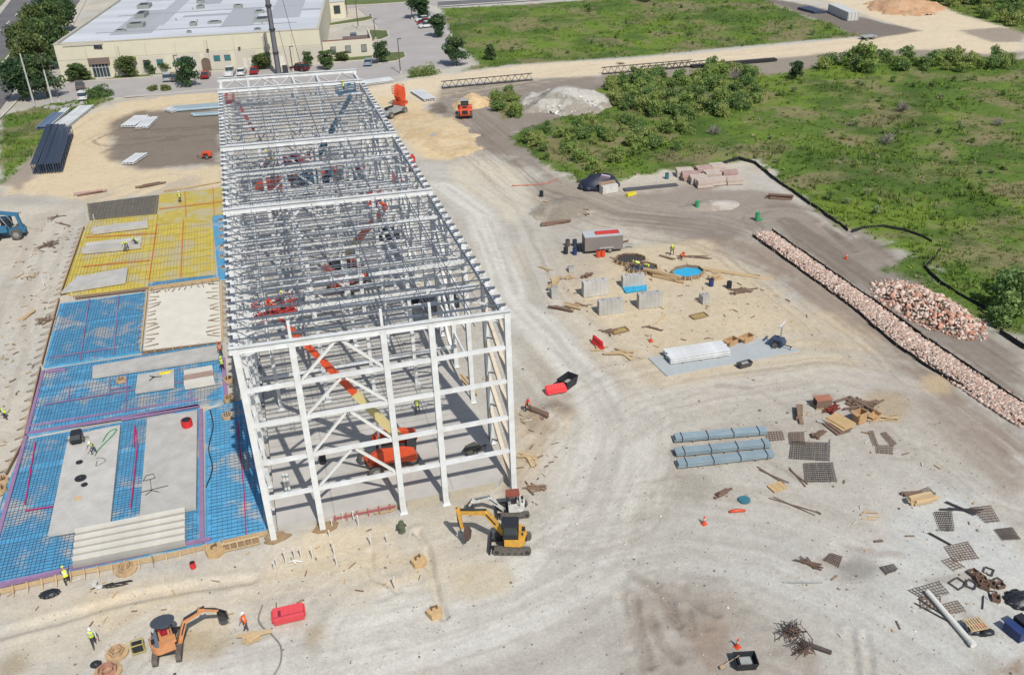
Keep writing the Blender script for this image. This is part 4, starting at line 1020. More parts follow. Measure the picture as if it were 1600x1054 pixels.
# ------------------------------------------------------------------ machines
TYRE = mat('tyre_rubber', C(72, 72, 72), .9, var=.2, tint=C(120, 114, 106), scale=4); RIM = mat('wheel_rim', C(150, 150, 148), .5); TRACK = mat('rubber_track', C(84, 82, 80), .9, var=.2, tint=C(132, 124, 114), scale=4); STEELD = mat('dark_steel', C(66, 64, 64), .6)
CATY = mat('machine_yellow', C(232, 172, 48), .45, var=.12, spec=.5, tint=C(198, 158, 88), scale=3.5); DORG = mat('machine_orange', C(222, 146, 88), .5, var=.12, spec=.4, tint=C(196, 152, 116), scale=3.5); LIFTO = mat('lift_orange', C(240, 82, 38), .45, var=.1, spec=.5, tint=C(206, 96, 62), scale=3); CREAMB = mat('boom_cream', C(222, 208, 150), .5, var=.06)
BLKP = mat('black_panel', C(50, 52, 58), .5, var=.1); CHROME = mat('hydraulic_rod', C(190, 192, 196), .25, metal=.6); WHTP = mat('machine_white', C(228, 228, 226), .4, var=.08, tint=C(200, 196, 188), scale=3); REDB = mat('brown_canopy', C(150, 84, 68), .6); SEAT_ = mat('seat_black', C(54, 50, 52), .8); REDS = mat('red_seat', C(170, 40, 52), .7)
BLUEM = mat('machine_blue', C(44, 114, 156), .5, var=.12, tint=C(84, 124, 146), scale=3); LREDM = mat('lift_red', C(206, 74, 66), .5, var=.1); GREYC = mat('machine_grey', C(176, 178, 176), .5)
def local(t, p):
    M = Matrix.Translation(t.location) @ Matrix.Rotation(t.rotation_euler[2], 4, 'Z'); return M.inverted() @ Vector(p)
def excavator(px, py, head, label, boom, main, s=1., canopy=BLKP, dark=BLKP, cab=True, bw=.36, swing=0., bucketm=STEELD, seat=SEAT_, blade=True, hood=None, oval=False):
    t = thing('excavator', label, 'excavator', G(px, py), head, 'tracked excavators')
    hw, L = .82 * s, 1.42 * s
    for sy in (-1, 1):
        b = MB(); r = .29 * s; pts = [(L - r, 0)]
        prof = [(L - r + r * math.cos(a), r + r * math.sin(a)) for a in np.linspace(-PI / 2, PI / 2, 7)] + [(-L + r + r * math.cos(a), r + r * math.sin(a)) for a in np.linspace(PI / 2, 3 * PI / 2, 7)]
        b.prism(prof, sy * hw - .19 * s, sy * hw + .19 * s)
        for k in range(15):
            x = -L + .15 * s + k * (2 * L - .3 * s) / 14; b.box((x, sy * hw, 2 * r + .012), (.07 * s, .4 * s, .04)); b.box((x, sy * hw, .01), (.07 * s, .4 * s, .03))
        tr = b.build('track', TRACK, parent=t)
        b = MB()
        for x in (-L + r, L - r): b.tube((x, sy * (hw + .20 * s), r), (x, sy * (hw + .16 * s), r), r * .62, n=12)
        for k in range(4): b.tube((-L * .5 + k * L * .33, sy * (hw + .205 * s), r * .6), (-L * .5 + k * L * .33, sy * (hw + .15 * s), r * .6), r * .3, n=8)
        b.build('track_rollers', STEELD, parent=tr)
    b = MB(); b.box((0, 0, .42 * s), (1.3 * s, 1.3 * s, .3 * s)); b.tube((0, 0, .5 * s), (0, 0, .72 * s), .5 * s, n=16); b.build('undercarriage', STEELD, parent=t)
    if blade:
        b = MB(); b.prism([(L + .18 * s, .08), (L + .30 * s, .10), (L + .26 * s, .3 * s), (L + .30 * s, .55 * s), (L + .22 * s, .55 * s), (L + .16 * s, .3 * s)], -hw - .2 * s, hw + .2 * s)
        for y in (-.4, .4): b.bar((.4 * s, y * s, .35 * s), (L + .2 * s, y * s, .3 * s), .14 * s, .16 * s)
        b.build('dozer_blade', dark, parent=t)
    up = bpy.data.objects.new('upper_body', None); COL.objects.link(up); up.parent = t; up.rotation_euler = (0, 0, swing)
    # slewing house: rounded rear counterweight
    n = 9; hz0, hz1 = .72 * s, 1.35 * s
    rear = [(-.55 * s - .55 * s * math.sin(a), .92 * s * math.cos(a)) for a in np.linspace(0, PI, n)]
    b = MB(); b.prism([(.55 * s, .86 * s)] + rear + [(.55 * s, -.86 * s)], hz0, hz1, axis='Z'); hs = b.build('house', main, parent=up)
    b = MB(); b.prism([(-.5 * s, .80 * s)] + [(-.55 * s - .40 * s * math.sin(a), .80 * s * math.cos(a)) for a in np.linspace(.2, PI - .2, n)] + [(-.5 * s, -.80 * s)], hz1 + .0, hz1 + .16 * s, axis='Z'); b.build('engine_hood', hood or main, parent=up)
    b = MB(); b.box((-1.07 * s, .3 * s, 1.1 * s), (.08, .5 * s, .3 * s)); b.box((-.85 * s, -.2 * s, hz1 + .17 * s), (.25 * s, .5 * s, .03)); b.tube((-.8 * s, .5 * s, hz1), (-.8 * s, .5 * s, hz1 + .42 * s), .05 * s); b.build('engine_grille', dark, parent=up)
    b = MB(); b.box((.3 * s, -.5 * s, hz1 + .12 * s), (.8 * s, .6 * s, .24 * s)); b.build('tool_box', main, parent=up)
    # cab or canopy on the left side
    cy = .32 * s; ch = 2.55 * s
    cb = MB(); w2, x0, x1 = .48 * s, -.45 * s, .62 * s
    for x in (x0, x1):
        for y in (-1, 1): cb.bar((x, cy + y * w2, hz1), (x - (.08 * s if x > 0 else 0), cy + y * w2 * .94, ch), .07 * s)
    if cab:
        cb.bar((x1, cy - w2, hz1 + .5 * s), (x1, cy + w2, hz1 + .5 * s), .05)
        for y in (-1, 1): cb.box((x0 / 2 + x1 / 2, cy + y * w2, hz1 + .2 * s), (x1 - x0, .04, .4 * s))
    co = cb.build('cab_frame', dark, parent=up)
    b = MB()
    P = [(x0 - .1 * s, cy + w2 * .9), (x0 - .02 * s, cy + w2 * 1.12), (x1, cy + w2 * 1.12), (x1 + .12 * s, cy + w2 * .8), (x1 + .12 * s, cy - w2 * .8), (x1, cy - w2 * 1.12), (x0 - .02 * s, cy - w2 * 1.12), (x0 - .1 * s, cy - w2 * .9)]
    P = [(.1 * s + .85 * s * math.cos(a), cy + .62 * s * math.sin(a)) for a in np.linspace(2 * PI, .4, 14)][::-1][::-1] if oval else P
    b.prism(P[::-1], ch, ch + .12 * s, axis='Z'); b.build('roof', canopy, parent=up)
    if cab:
        b = MB(); b.box(((x0 + x1) / 2, cy + w2 - .02, hz1 + .75 * s), (x1 - x0 - .1, .015, .8 * s)); b.box(((x0 + x1) / 2, cy - w2 + .02, hz1 + .75 * s), (x1 - x0 - .1, .015, .8 * s)); b.box((x1 - .05 * s, cy, hz1 + .8 * s), (.015, 2 * w2 - .1, .9 * s)); b.build('cab_glass', DGLASS, parent=up)
    b = MB(); b.box((0, cy, hz1 + .22 * s), (.45 * s, .45 * s, .16 * s)); b.box((-.22 * s, cy, hz1 + .5 * s), (.12 * s, .45 * s, .55 * s), ry=-.15); b.build('seat', seat, parent=up)
    b = MB()
    for y in (-.2, .2): b.bar((.38 * s, cy + y * s, hz1), (.42 * s, cy + y * s, hz1 + .55 * s), .035)
    b.build('levers', dark, parent=up)
    # boom, stick and bucket in the plane of the arm
    (p0, m_, p1, p2, p3) = [Vector((x, -.18 * s, z)) for x, z in boom]
    b = MB(); b.bar(p0, m_, bw, bw * 1.15); b.bar(m_, p1, bw, bw * 1.05, taper=.75); b.ball(m_, bw * .6, 8, 5); bo = b.build('boom', main, parent=up)
    b = MB(); b.tube(Vector((.75 * s, -.18 * s, .7 * s)), m_ - Vector((0, 0, .12)), .085 * s, n=8); b.build('boom_cylinder', dark, parent=bo)
    b = MB(); d = (p1 - p0).normalized(); b.tube(m_ + Vector((0, 0, .25 * s)), p1 + Vector((.12 * s, 0, .28 * s)), .075 * s, n=8); b.build('stick_cylinder', CHROME if main is WHTP else dark, parent=bo)
    b = MB(); q = p1 + (p1 - p2).normalized() * .4 * s; b.bar(q, p2, bw * .85, bw, taper=.62); b.ball(p1, bw * .58, 8, 5); st = b.build('stick', main, parent=up)
    b = MB()
    for y in (-.07, .07): b.path([p0 + Vector((.1, y, bw * .7)), m_ + Vector((0, y, bw * .8)), m_.lerp(p1, .5) + Vector((0, y, bw * .62)), p1 + Vector((0, y, bw * .8))], .028 * s, 5)
    b.build('hydraulic_hoses', BLKP, parent=bo)
    b = MB(); b.bar(p0.lerp(m_, .45) + Vector((0, bw * .515, .03)), m_ + Vector((0, bw * .515, -.05)), .012, bw * .34); b.bar(p0.lerp(m_, .45) - Vector((0, bw * .515, -.03)), m_ - Vector((0, bw * .515, .05)), .012, bw * .34); b.build('boom_stripe', dark, parent=bo)
    o = Vector((.2 * s, 0, .06 * s)); b = MB(); b.tube(q + o * .6, p2.lerp(p1, .3) + o, .065 * s, n=8); b.bar(p2.lerp(p1, .3) + o, p3.lerp(p2, .55) + o, .07 * s); b.build('bucket_cylinder', dark, parent=st)
    dv = (p3 - p2).normalized(); cv = Vector((dv.z, 0, -dv.x)) if True else 0
    if cv.x > 0: cv = -cv
    p3 = p2 + dv * min(max((p3 - p2).length, .75 * s), 1.0 * s); R_ = (p3 - p2).length; pr = [p2 + cv * .16 * s, p2 + dv * R_ * .3 + cv * .42 * R_, p2 + dv * R_ * .75 + cv * .50 * R_, p2 + dv * R_ * 1.02 + cv * .22 * R_, p2 + dv * R_ * 1.0 - cv * .05 * R_]
    b = MB(); bwid = .42 * s; inn = [p + (p2 + dv * R_ * .5 - p) * .10 for p in pr]
    V = []
    for sgn in (-1, 1):
        for p in pr: V.append(p + Vector((0, sgn * bwid, 0)))
    k = len(pr); b.add(V, [(i, i + 1, k + i + 1, k + i) for i in range(k - 1)] + [tuple(range(k)), tuple(range(2 * k - 1, k - 1, -1))])
    bk = b.build('bucket', bucketm, parent=up)
    b = MB()
    for y in np.linspace(-bwid, bwid, 5): b.bar(pr[-1] + Vector((0, y, 0)), pr[-1] + dv * .16 * s + Vector((0, y, 0)), .07 * s, .05 * s, taper=.5)
    b.build('bucket_teeth', STEELD, parent=bk)
    return t
def planepts(px, py, head, ox, pts):     # local (x,z) of arm joints seen at given pixels
    o = G(px, py); d = Vector((math.cos(head), math.sin(head), 0)); n = Vector((-d.y, d.x, 0)); o2 = o + n * ox; out = []
    for a, b in pts: p = VP(a, b, o2, d); out.append(((p - o2).dot(d), max(.05, p.z)))
    return out
h = hd(G(832, 861), G(775, 861)); c = (801, 853)
excavator(*c, h, 'yellow tracked excavator with black cab digging beside the frame', planepts(*c, h, -.18, ((787, 832), (759, 800), (717, 800), (722, 824), (729, 842))), CATY, 1.04, bucketm=mat('worn_bucket', C(96, 78, 70), .6))
h = hd(G(822, 800), G(760, 800)); c = (803, 800)
excavator(*c, h + .15, 'white mini excavator with brown canopy behind the yellow one', planepts(*c, h + .15, -.18, ((788, 795), (764, 777), (737, 783), (733, 789), (736, 797))), WHTP, .86, canopy=REDB, cab=False, bw=.26, dark=BLKP, seat=SEAT_)
h = hd(G(264, 1022), G(266, 1002)); c = (264, 1016)
hb = hd(G(288, 1008), G(353, 985))
pts = planepts(*c, hb, -.18, ((280, 1006), (288, 970), (317, 952), (341, 953), (354, 960)))
excavator(*c, h, 'orange mini excavator with dark oval canopy reaching to the right', pts, DORG, .95, canopy=mat('dark_canopy', C(74, 80, 90), .5), cab=False, bw=.26, swing=hb - h, seat=REDS, hood=mat('slate_hood', C(112, 120, 134), .45), oval=True)
def wheel(parent, c, r, w, ax=(0, 1, 0)):
    b = MB(); b.wheel(c, r, w, ax, 14); o = b.build('wheel', TYRE, parent=parent)
    c = Vector(c); a = Vector(ax).normalized() * w
    b = MB(); b.tube(c - a * .46, c + a * .46, r * .58, n=12); b.build('rim', RIM, parent=o); return o
def basket(parent, c, m, rz=0., sx=2.2, sy=1.1):
    M = Matrix.Translation(c) @ Matrix.Rotation(rz, 4, 'Z')
    b = MB(); b.box((0, 0, 0), (sx, sy, .12)); b.xform(M); o = b.build('platform', m, parent=parent)
    b = MB()
    for z in (.4, .75, 1.1):
        for s in (-1, 1): b.bar((-sx / 2, s * sy / 2, z), (sx / 2, s * sy / 2, z), .06); b.bar((s * sx / 2, -sy / 2, z), (s * sx / 2, sy / 2, z), .06)
    for x in (-sx / 2, 0, sx / 2):
        for y in (-sy / 2, sy / 2): b.bar((x, y, 0), (x, y, 1.1), .06)
    b.box((sx * .2, sy / 2 - .15, .95), (.6, .22, .3)); b.xform(M); b.build('guard_rail', m, parent=o); return o
def boom_lift(px, py, head, tip, label, main=LIFTO, tele=CREAMB, z=ZS, s=1., pz=2.3, split=(.45, .75), jib=None, back=.9, w=.42, bm=None, tele2=None):
    base = G(px, py, z); t = thing('boom_lift', label, 'boom lift', base, head, 'boom lifts')
    b = MB(); b.box((0, 0, .72 * s), (2.9 * s, 1.3 * s, .36 * s)); b.box((1.35 * s, 0, .6 * s), (.4 * s, 1.7 * s, .3 * s)); b.box((-1.35 * s, 0, .6 * s), (.4 * s, 1.7 * s, .3 * s)); b.build('chassis', main, parent=t)
    for x in (-1, 1):
        for y in (-1, 1): wheel(t, (x * 1.45 * s, y * 1.05 * s, .5 * s), .5 * s, .38 * s)
    tl = local(t, tip); az = math.atan2(tl.y, tl.x)
    M = Matrix.Rotation(az, 4, 'Z')
    # turntable with two rounded hoods either side of the boom foot
    for sy in (-1, 1):
        b = MB(); pr = [(-2.0, .95), (-2.15, 1.3), (-1.95, 1.85), (-1.2, 2.0), (.7, 1.9), (1.2, 1.5), (1.25, .95)]
        b.prism([(x * s, zz * s) for x, zz in pr], sy * 1.18 * s - .40 * s, sy * 1.18 * s + .04 * s if sy < 0 else sy * 1.18 * s + .04 * s); b.xform(M); b.build('hood', main, parent=t)
    b = MB(); b.box((-.45 * s, 0, 1.05 * s), (2.6 * s, 1.56 * s, .25 * s)); b.box((-1.75 * s, 0, 1.5 * s), (.6 * s, 1.54 * s, .8 * s)); b.xform(M); b.build('turntable', STEELD, parent=t)
    p0 = M @ Vector((-back * s, 0, pz * s)); p1 = Vector(tl)
    cuts = [p0] + [p0.lerp(p1, k) for k in split] + [p1]; ww = [w, w * .82, w * .66]
    for i in range(len(cuts) - 1):
        b = MB(); a = cuts[i] - ((cuts[i + 1] - cuts[i]) * .02 if i else Vector()); b.bar(a, cuts[i + 1], ww[min(i, 2)], ww[min(i, 2)] * 1.25)
        if i == 0:
            for k in range(5): q = cuts[0].lerp(cuts[1], .15 + .18 * k); b.box(q, (.1, .1, w * 1.45))
        b.build('boom_section', (tele, bm or main, tele2 or bm or main)[min(i, 2)], parent=t)
    b = MB(); b.tube(M @ Vector((.5 * s, 0, 1.2 * s)), p0.lerp(p1, .22) - Vector((0, 0, .2)), .12, n=8); b.build('lift_cylinder', CHROME, parent=t)
    e = p1 + (M @ Vector((1.0, 0, .3))) if jib is None else p1 + Vector(jib)
    b = MB(); b.bar(p1, e, .22, .24); b.build('jib', bm or main, parent=t)
    return t, e
t, e = boom_lift(608, 724, hd(G(580, 731), G(636, 711)), G(452, 512, 14.6), 'big orange boom lift on the front slab with its long boom raised', split=(.42, .7), jib=(-.4, 1.0, .5), s=1.22, w=.5)
basket(t, e + Vector((0, .9, .1)), LREDM, .35 - t.rotation_euler[2], 3.2, 1.3)
BM1 = t.matrix_basis @ (e + Vector((0, .9, .16)))
t, e = boom_lift(426, 305, hd(G(426, 305), G(429, 290)), G(371, 160, 15.0), 'orange boom lift far inside the frame with red boom to the roof', s=1.6, split=(.5, .55), bm=LREDM, w=.5, jib=(0, .6, .1))
basket(t, e + Vector((0, .4, .1)), LREDM, 0, 2.2, 1.1)
t, e = boom_lift(500, 290, .6, G(548, 150, 15.8), 'blue boom lift reaching up to the far roof corner', BLUEM, BLUEM, split=(.4, .7), s=1.3, w=.62, jib=(.3, .5, .2))
basket(t, e + Vector((0, .6, .1)), BLUEM, -.6 + .25, 3.0, 1.2)
BM2 = t.matrix_basis @ (e + Vector((-.5, .6, .16)))
t, e = boom_lift(547, 446, .9, G(603, 322, 13.6), 'orange boom lift in mid frame with segmented orange boom', split=(.4, .7), s=1.35, w=.6, jib=(.3, .8, .2))
basket(t, e + Vector((0, .7, .1)), LREDM, .3, 2.2, 1.1)
t, e = boom_lift(506, 281, .1, G(548, 262, 3.2), 'orange boom lift parked low with its boom level, behind the blue one', split=(.5, .75), s=1.35, jib=(.6, 0, -.2))
basket(t, e + Vector((.7, 0, -.1)), LREDM, 0, 1.8, 1.0)
person(BM1 + Vector((-.4, 0, 0)), R(180), 'worker in orange vest in the front boom lift basket', 'work', HIORG, RHAT, shirt=HIORG)
person(BM1 + Vector((.7, .1, 0)), R(10), 'worker in dark shirt at the right of the front basket', 'reach', None, YHAT)
person(BM2, R(60), 'worker in yellow vest in the blue basket at the far roof', 'reach', HIVIS, YHAT)
# scissor lift
t = thing('scissor_lift', 'blue scissor lift with orange platform inside the frame', 'scissor lift', G(492, 312, ZS), .1)
b = MB(); b.box((0, 0, .55), (2.6, 1.3, .5)); b.build('chassis', BLUEM, parent=t)
for x in (-1, 1):
    for y in (-1, 1): wheel(t, (x * .95, y * .6, .3), .3, .22)
b = MB()
for k in range(4):
    z0 = .85 + k * 1.15
    for y in (-.45, .45): b.bar((-1.1, y, z0), (1.1, y, z0 + 1.05), .16, .22); b.bar((1.1, y * .8, z0), (-1.1, y * .8, z0 + 1.05), .16, .22)
b.build('scissor_arms', BLUEM, parent=t); basket(t, Vector((0, 0, 5.6)), LIFTO, 0, 2.6, 1.3)
# wheel loader
h = hd(G(727, 182), G(727, 168)); t = thing('wheel_loader', 'orange wheel loader driving away near the sand pile', 'wheel loader', G(727, 181), h + PI * 0)
for x in (-1.35, 1.35):
    for y in (-1, 1): wheel(t, (x, y * 1.1, .78), .78, .6)
b = MB(); b.prism([(-2.5, .7), (-2.6, 1.2), (-2.4, 1.95), (-.7, 2.15), (-.7, .7)], -.95, .95); hdn = b.build('engine_hood', LIFTO, parent=t)
b = MB(); b.box((-2.56, 0, 1.35), (.1, 1.1, .7)); b.box((-1.5, 0, 2.1), (.9, .9, .08)); b.build('grille', BLKP, parent=hdn)
b = MB(); b.prism([(-.7, .9), (1.0, .8), (1.1, 1.5), (.7, 1.6), (-.7, 1.6)], -.6, .6); b.build('front_frame', LIFTO, parent=t)
b = MB()
for x in (-.65, .65):
    for y in (-.72, .72): b.bar((x, y, 1.5), (x * .9, y * .95, 3.1), .11)
cb = b.build('cab_frame', BLKP, parent=t)
b = MB(); b.box((0, 0, 3.16), (1.6, 1.65, .14)); b.build('cab_roof', GREYC, parent=cb); b = MB(); b.box((0, 0, 2.3), (1.2, 1.36, 1.4)); b.build('cab_glass', DGLASS, parent=cb)
b = MB()
for y in (-.5, .5): b.bar((.6, y, 1.7), (2.3, y, .75), .18, .32)
b.build('lift_arm', LIFTO, parent=t)
b = MB(); b.prism([(2.3, .15), (3.2, .1), (3.25, .2), (2.6, .4), (2.5, 1.0), (3.0, 1.3), (2.9, 1.4), (2.25, 1.1)], -1.35, 1.35); b.build('bucket', STEELD, parent=t)
# fender pieces
b = MB()
for x in (-1.35, 1.35):
    for y in (-1, 1): b.prism([(x - .85, 1.5), (x - .6, 1.72), (x + .6, 1.72), (x + .85, 1.5), (x + .5, 1.62), (x - .5, 1.62)], y * 1.1 - .3, y * 1.1 + .3)
b.build('fender', LIFTO, parent=t)
# folded orange articulating lift on a grey chassis
h = hd(G(606, 182), G(632, 172)); t = thing('articulated_lift', 'folded orange articulating boom lift on a grey flat chassis', 'boom lift', G(614, 180), h, None, (1.3, 1.3, 1.25))
b = MB(); b.box((0, 0, .75), (4.6, 1.7, .4)); b.box((.4, 0, 1.05), (2.6, 1.3, .3)); b.build('chassis', GREYC, parent=t)
for x in (-1.6, 1.6):
    for y in (-1, 1): wheel(t, (x, y * 1.05, .5), .5, .4)
b = MB(); b.box((-.4, .3, 1.25), (1.6, .5, .25)); b.build('battery_tray', BLKP, parent=t)
b = MB(); b.tube((2.0, 0, .9), (2.0, 0, 1.3), .7, n=14); b.prism([(1.3, 1.25), (1.2, 1.9), (2.9, 1.7), (2.8, 1.25)], -.75, .75); b.build('turntable', LIFTO, parent=t)
for nm, y0, y1, xo in (('lower_arm', -.75, -.2, 0), ('upper_arm', .15, .75, .35)):
    b = MB(); b.prism([(1.5 + xo, 1.5), (1.15 + xo, 2.6), (1.4 + xo, 3.7), (1.9 + xo, 4.2), (2.4 + xo, 3.9), (2.5 + xo, 2.8), (2.3 + xo, 1.6)], y0, y1); b.build(nm, LIFTO, parent=t)
b = MB(); b.bar((2.2, .5, 3.9), (4.4, 2.4, 3.0), .35, .4); b.build('jib', LIFTO, parent=t); basket(t, Vector((5.2, 3.0, 2.0)), LIFTO, .2, 1.9, 1.1)
# telehandler at the left edge
h = hd(G(40, 362), G(0, 366)); t = thing('telehandler', 'blue telehandler with raised boom at the left edge', 'telehandler', G(14, 371), h)
for x in (-1.5, 1.5):
    for y in (-1, 1): wheel(t, (x, y * 1.15, .78), .78, .55)
b = MB(); b.prism([(-2.5, .7), (-2.6, 1.15), (-2.0, 1.4), (2.2, 1.1), (2.4, .7)], -.6, .6); b.build('chassis', BLUEM, parent=t)
b = MB(); b.box((.3, .85, 1.6), (1.5, .7, .8)); b.build('engine_pod', BLUEM, parent=t)
b = MB()
for x in (-.7, .6):
    for y in (-1.15, -.35): b.bar((x, y, 1.2), (x, y, 2.7), .09)
cb = b.build('cab_frame', BLKP, parent=t); b = MB(); b.box((-.05, -.75, 2.76), (1.6, 1.0, .12)); b.build('cab_roof', BLUEM, parent=cb); b = MB(); b.box((-.05, -.75, 2.0), (1.2, .76, 1.3)); b.build('cab_glass', DGLASS, parent=cb)
b = MB(); b.bar((-2.2, .1, 1.2), (-1.9, .1, 3.4), .36, .6)
b.bar((-2.2, .1, 3.3), (1.6, .1, 4.1), .4, .46); b.bar((1.5, .1, 4.08), (3.2, .1, 4.4), .3, .36); b.build('telescopic_boom', BLUEM, parent=t)
b = MB(); b.tube((-.4, .1, 1.4), (.6, .1, 3.7), .1, n=8); b.tube((-1.6, .35, 1.5), (-.6, .3, 3.4), .06, n=6); b.build('lift_ram', CHROME, parent=t)
b = MB(); b.bar((3.2, .1, 4.2), (3.4, .1, 3.0), .2, .9); b.box((3.4, .1, 3.0), (.1, 1.2, .9))
for y in (-.4, .5): b.box((4.0, y, 2.6), (1.2, .14, .06))
b.build('fork_carriage', STEELD, parent=t)
# tan trailer with generator housing
h = hd(G(911, 398), G(972, 393)); c = G(941, 390); t = thing('enclosed_trailer', 'grey enclosed cargo trailer with red and white goods on its roof', 'trailer', c, h)
TL = (G(970, 393) - G(911, 398)).length
TG = mat('trailer_grey', C(142, 134, 130), .6, var=.06)
b = MB(); b.box((0, 0, 1.35), (TL, 2.1, 1.9)); b.build('body', TG, parent=t)
b = MB(); b.box((0, 0, 2.33), (TL + .04, 2.14, .08)); b.build('roof', mat('trailer_roof', C(190, 196, 200), .5), parent=t)
for y in (-1, 1):
    for x in (-.5, .5): wheel(t, (x + .3, y * 1.02, .36), .36, .22)
    b = MB(); b.prism([(-.75, .42), (-.6, .8), (1.2, .8), (1.35, .42), (1.2, .62), (-.6, .62)], y * 1.05 - .12, y * 1.05 + .12); b.build('fender', GREYC, parent=t)
b = MB(); b.bar((TL / 2, .5, .45), (TL / 2 + 1.6, 0, .45), .1); b.bar((TL / 2, -.5, .45), (TL / 2 + 1.6, 0, .45), .1); b.bar((TL / 2 + 1.5, 0, .45), (TL / 2 + 1.5, 0, 0), .08); b.build('drawbar', GREYC, parent=t)
b = MB(); b.box((.6, 0, 2.44), (TL * .62, 1.0, .12)); tag(b.build('red_ladder', mat('red_paint', C(214, 70, 60), .5)), 'flat red load lying on the trailer roof', 'ladder'); bpy.data.objects['red_ladder'].matrix_world = Matrix.Translation(c) @ Matrix.Rotation(h, 4, 'Z') @ Matrix.Translation((0, 0, 0))
# towed generators / light towers
def genset(px, py, head, label, m, z=0., mast=0., s=1.):
    t = thing('towed_generator', label, 'generator', G(px, py, z), head, 'towed generators and light towers')
    b = MB(); b.prism([(-.9 * s, .45), (-.95 * s, .9 * s), (-.6 * s, 1.25 * s), (.65 * s, 1.25 * s), (.95 * s, .85 * s), (.95 * s, .45)], -.5 * s, .5 * s); bd = b.build('housing', m, parent=t)
    b = MB(); b.box((.1, -.51 * s, .8 * s), (.9 * s, .03, .4 * s)); b.box((.1, .51 * s, .8 * s), (.9 * s, .03, .4 * s)); b.build('louvre', BLKP, parent=bd)
    for y in (-1, 1): wheel(t, (-.1, y * .62 * s, .3), .3, .18)
    b = MB(); b.bar((.8 * s, 0, .42), (1.9 * s, 0, .42), .08); b.bar((1.7 * s, 0, 0), (1.7 * s, 0, .5), .06)
    for y in (-1, 1): b.bar((0, y * .5, .4), (0, y * 1.2 * s, .38), .06)
    b.build('drawbar', STEELD, parent=t)
    if mast:
        b = MB(); b.bar((.3, 0, 1.2), (.3, 0, 1.2 + mast), .13); b.build('mast', GREYC, parent=t)
        for k in range(4):
            b = MB(); b.box((.3 + (.0), -.55 + k * .36, 1.3 + mast), (.2, .3, .28), ry=.5); b.build('lamp_head', WHTP, parent=t)
    return t
genset(324, 247, 2.9, 'orange towed generator left of the steel frame', LIFTO, 0, 0, .95)
genset(1214, 541, hd(G(1214, 541), G(1228, 545)), 'dark blue light tower with raised lamps on the grey slab', mat('navy_housing', C(70, 84, 110), .5), 0.06, 1.4, .85)
genset(739, 710, hd(G(739, 710), G(760, 700)), 'dark grey welding generator on the front slab', mat('gen_grey', C(96, 96, 88), .5), ZS, 0, .8)
genset(122, 690, hd(G(118, 700), G(122, 680)), 'black generator cart on the corner of the large concrete panel', BLKP, .54, 0, .85)
# parked cars
def car(px, py, rz, m, label, kind='suv', z=.1):
    t = thing('parked_car', label, 'car', G(px, py, z), rz, 'cars in the office parking lot')
    L, Wd, Ht = {'suv': (4.7, 1.9, 1.7), 'sedan': (4.6, 1.8, 1.42), 'pickup': (5.6, 2.0, 1.85)}[kind]
    l = L / 2
    body = [(-l, .35), (-l, .85), (-l + .1, .95), (l * .45, .98), (l - .15, .85), (l, .65), (l, .35)]
    b = MB(); b.prism(body, -Wd / 2, Wd / 2); b.build('body', m, parent=t)
    if kind == 'pickup': cabp = [(-.4, .97), (-.3, Ht), (.9, Ht), (1.6, .97)]
    elif kind == 'suv': cabp = [(-l + .1, .95), (-l + .45, Ht), (.5, Ht), (1.3, .97)]
    else: cabp = [(-l + .5, .95), (-1.1, Ht), (.4, Ht), (1.4, .97)]
    b = MB(); b.prism(cabp, -Wd * .44, Wd * .44); g = b.build('window_glass', DGLASS, parent=t)
    x0, x1 = cabp[1][0], cabp[2][0]; b = MB(); b.box(((x0 + x1) / 2, 0, Ht + .02), (x1 - x0 + .15, Wd * .86, .07)); b.build('roof', m, parent=t)
    if kind == 'pickup': b = MB(); b.box((-l + 1.15, 0, 1.1), (2.1, .1, .3)); b.box((-l + 1.15, Wd / 2 - .06, 1.1), (2.2, .1, .3)); b.box((-l + 1.15, -Wd / 2 + .06, 1.1), (2.2, .1, .3)); b.build('bed_side', m, parent=t)
    for x in (-l * .62, l * .62):
        for y in (-1, 1): wheel(t, (x, y * (Wd / 2 - .1), .34), .34, .22)
    for y in (-1, 1):
        b = MB(); b.box((-l - .01, y * Wd * .38, .8), (.05, .3, .16)); b.build('tail_light', mat('tail_lamp', C(180, 30, 30), .3), parent=t)
        b = MB(); b.box((l - .08, y * Wd * .36, .72), (.16, .32, .12)); b.build('headlight', mat('head_lamp', C(230, 232, 230), .2), parent=t)
    return t
CW, CS, CR_, CG, CB, CD = (mat('car_' + n, c, .3, var=.03, spec=.6) for n, c in (('white', C(226, 228, 230)), ('silver', C(176, 180, 186)), ('red', C(150, 30, 36)), ('grey', C(98, 96, 98)), ('blue', C(140, 162, 182)), ('maroon', C(100, 32, 44))))
up_ = oang + PI / 2
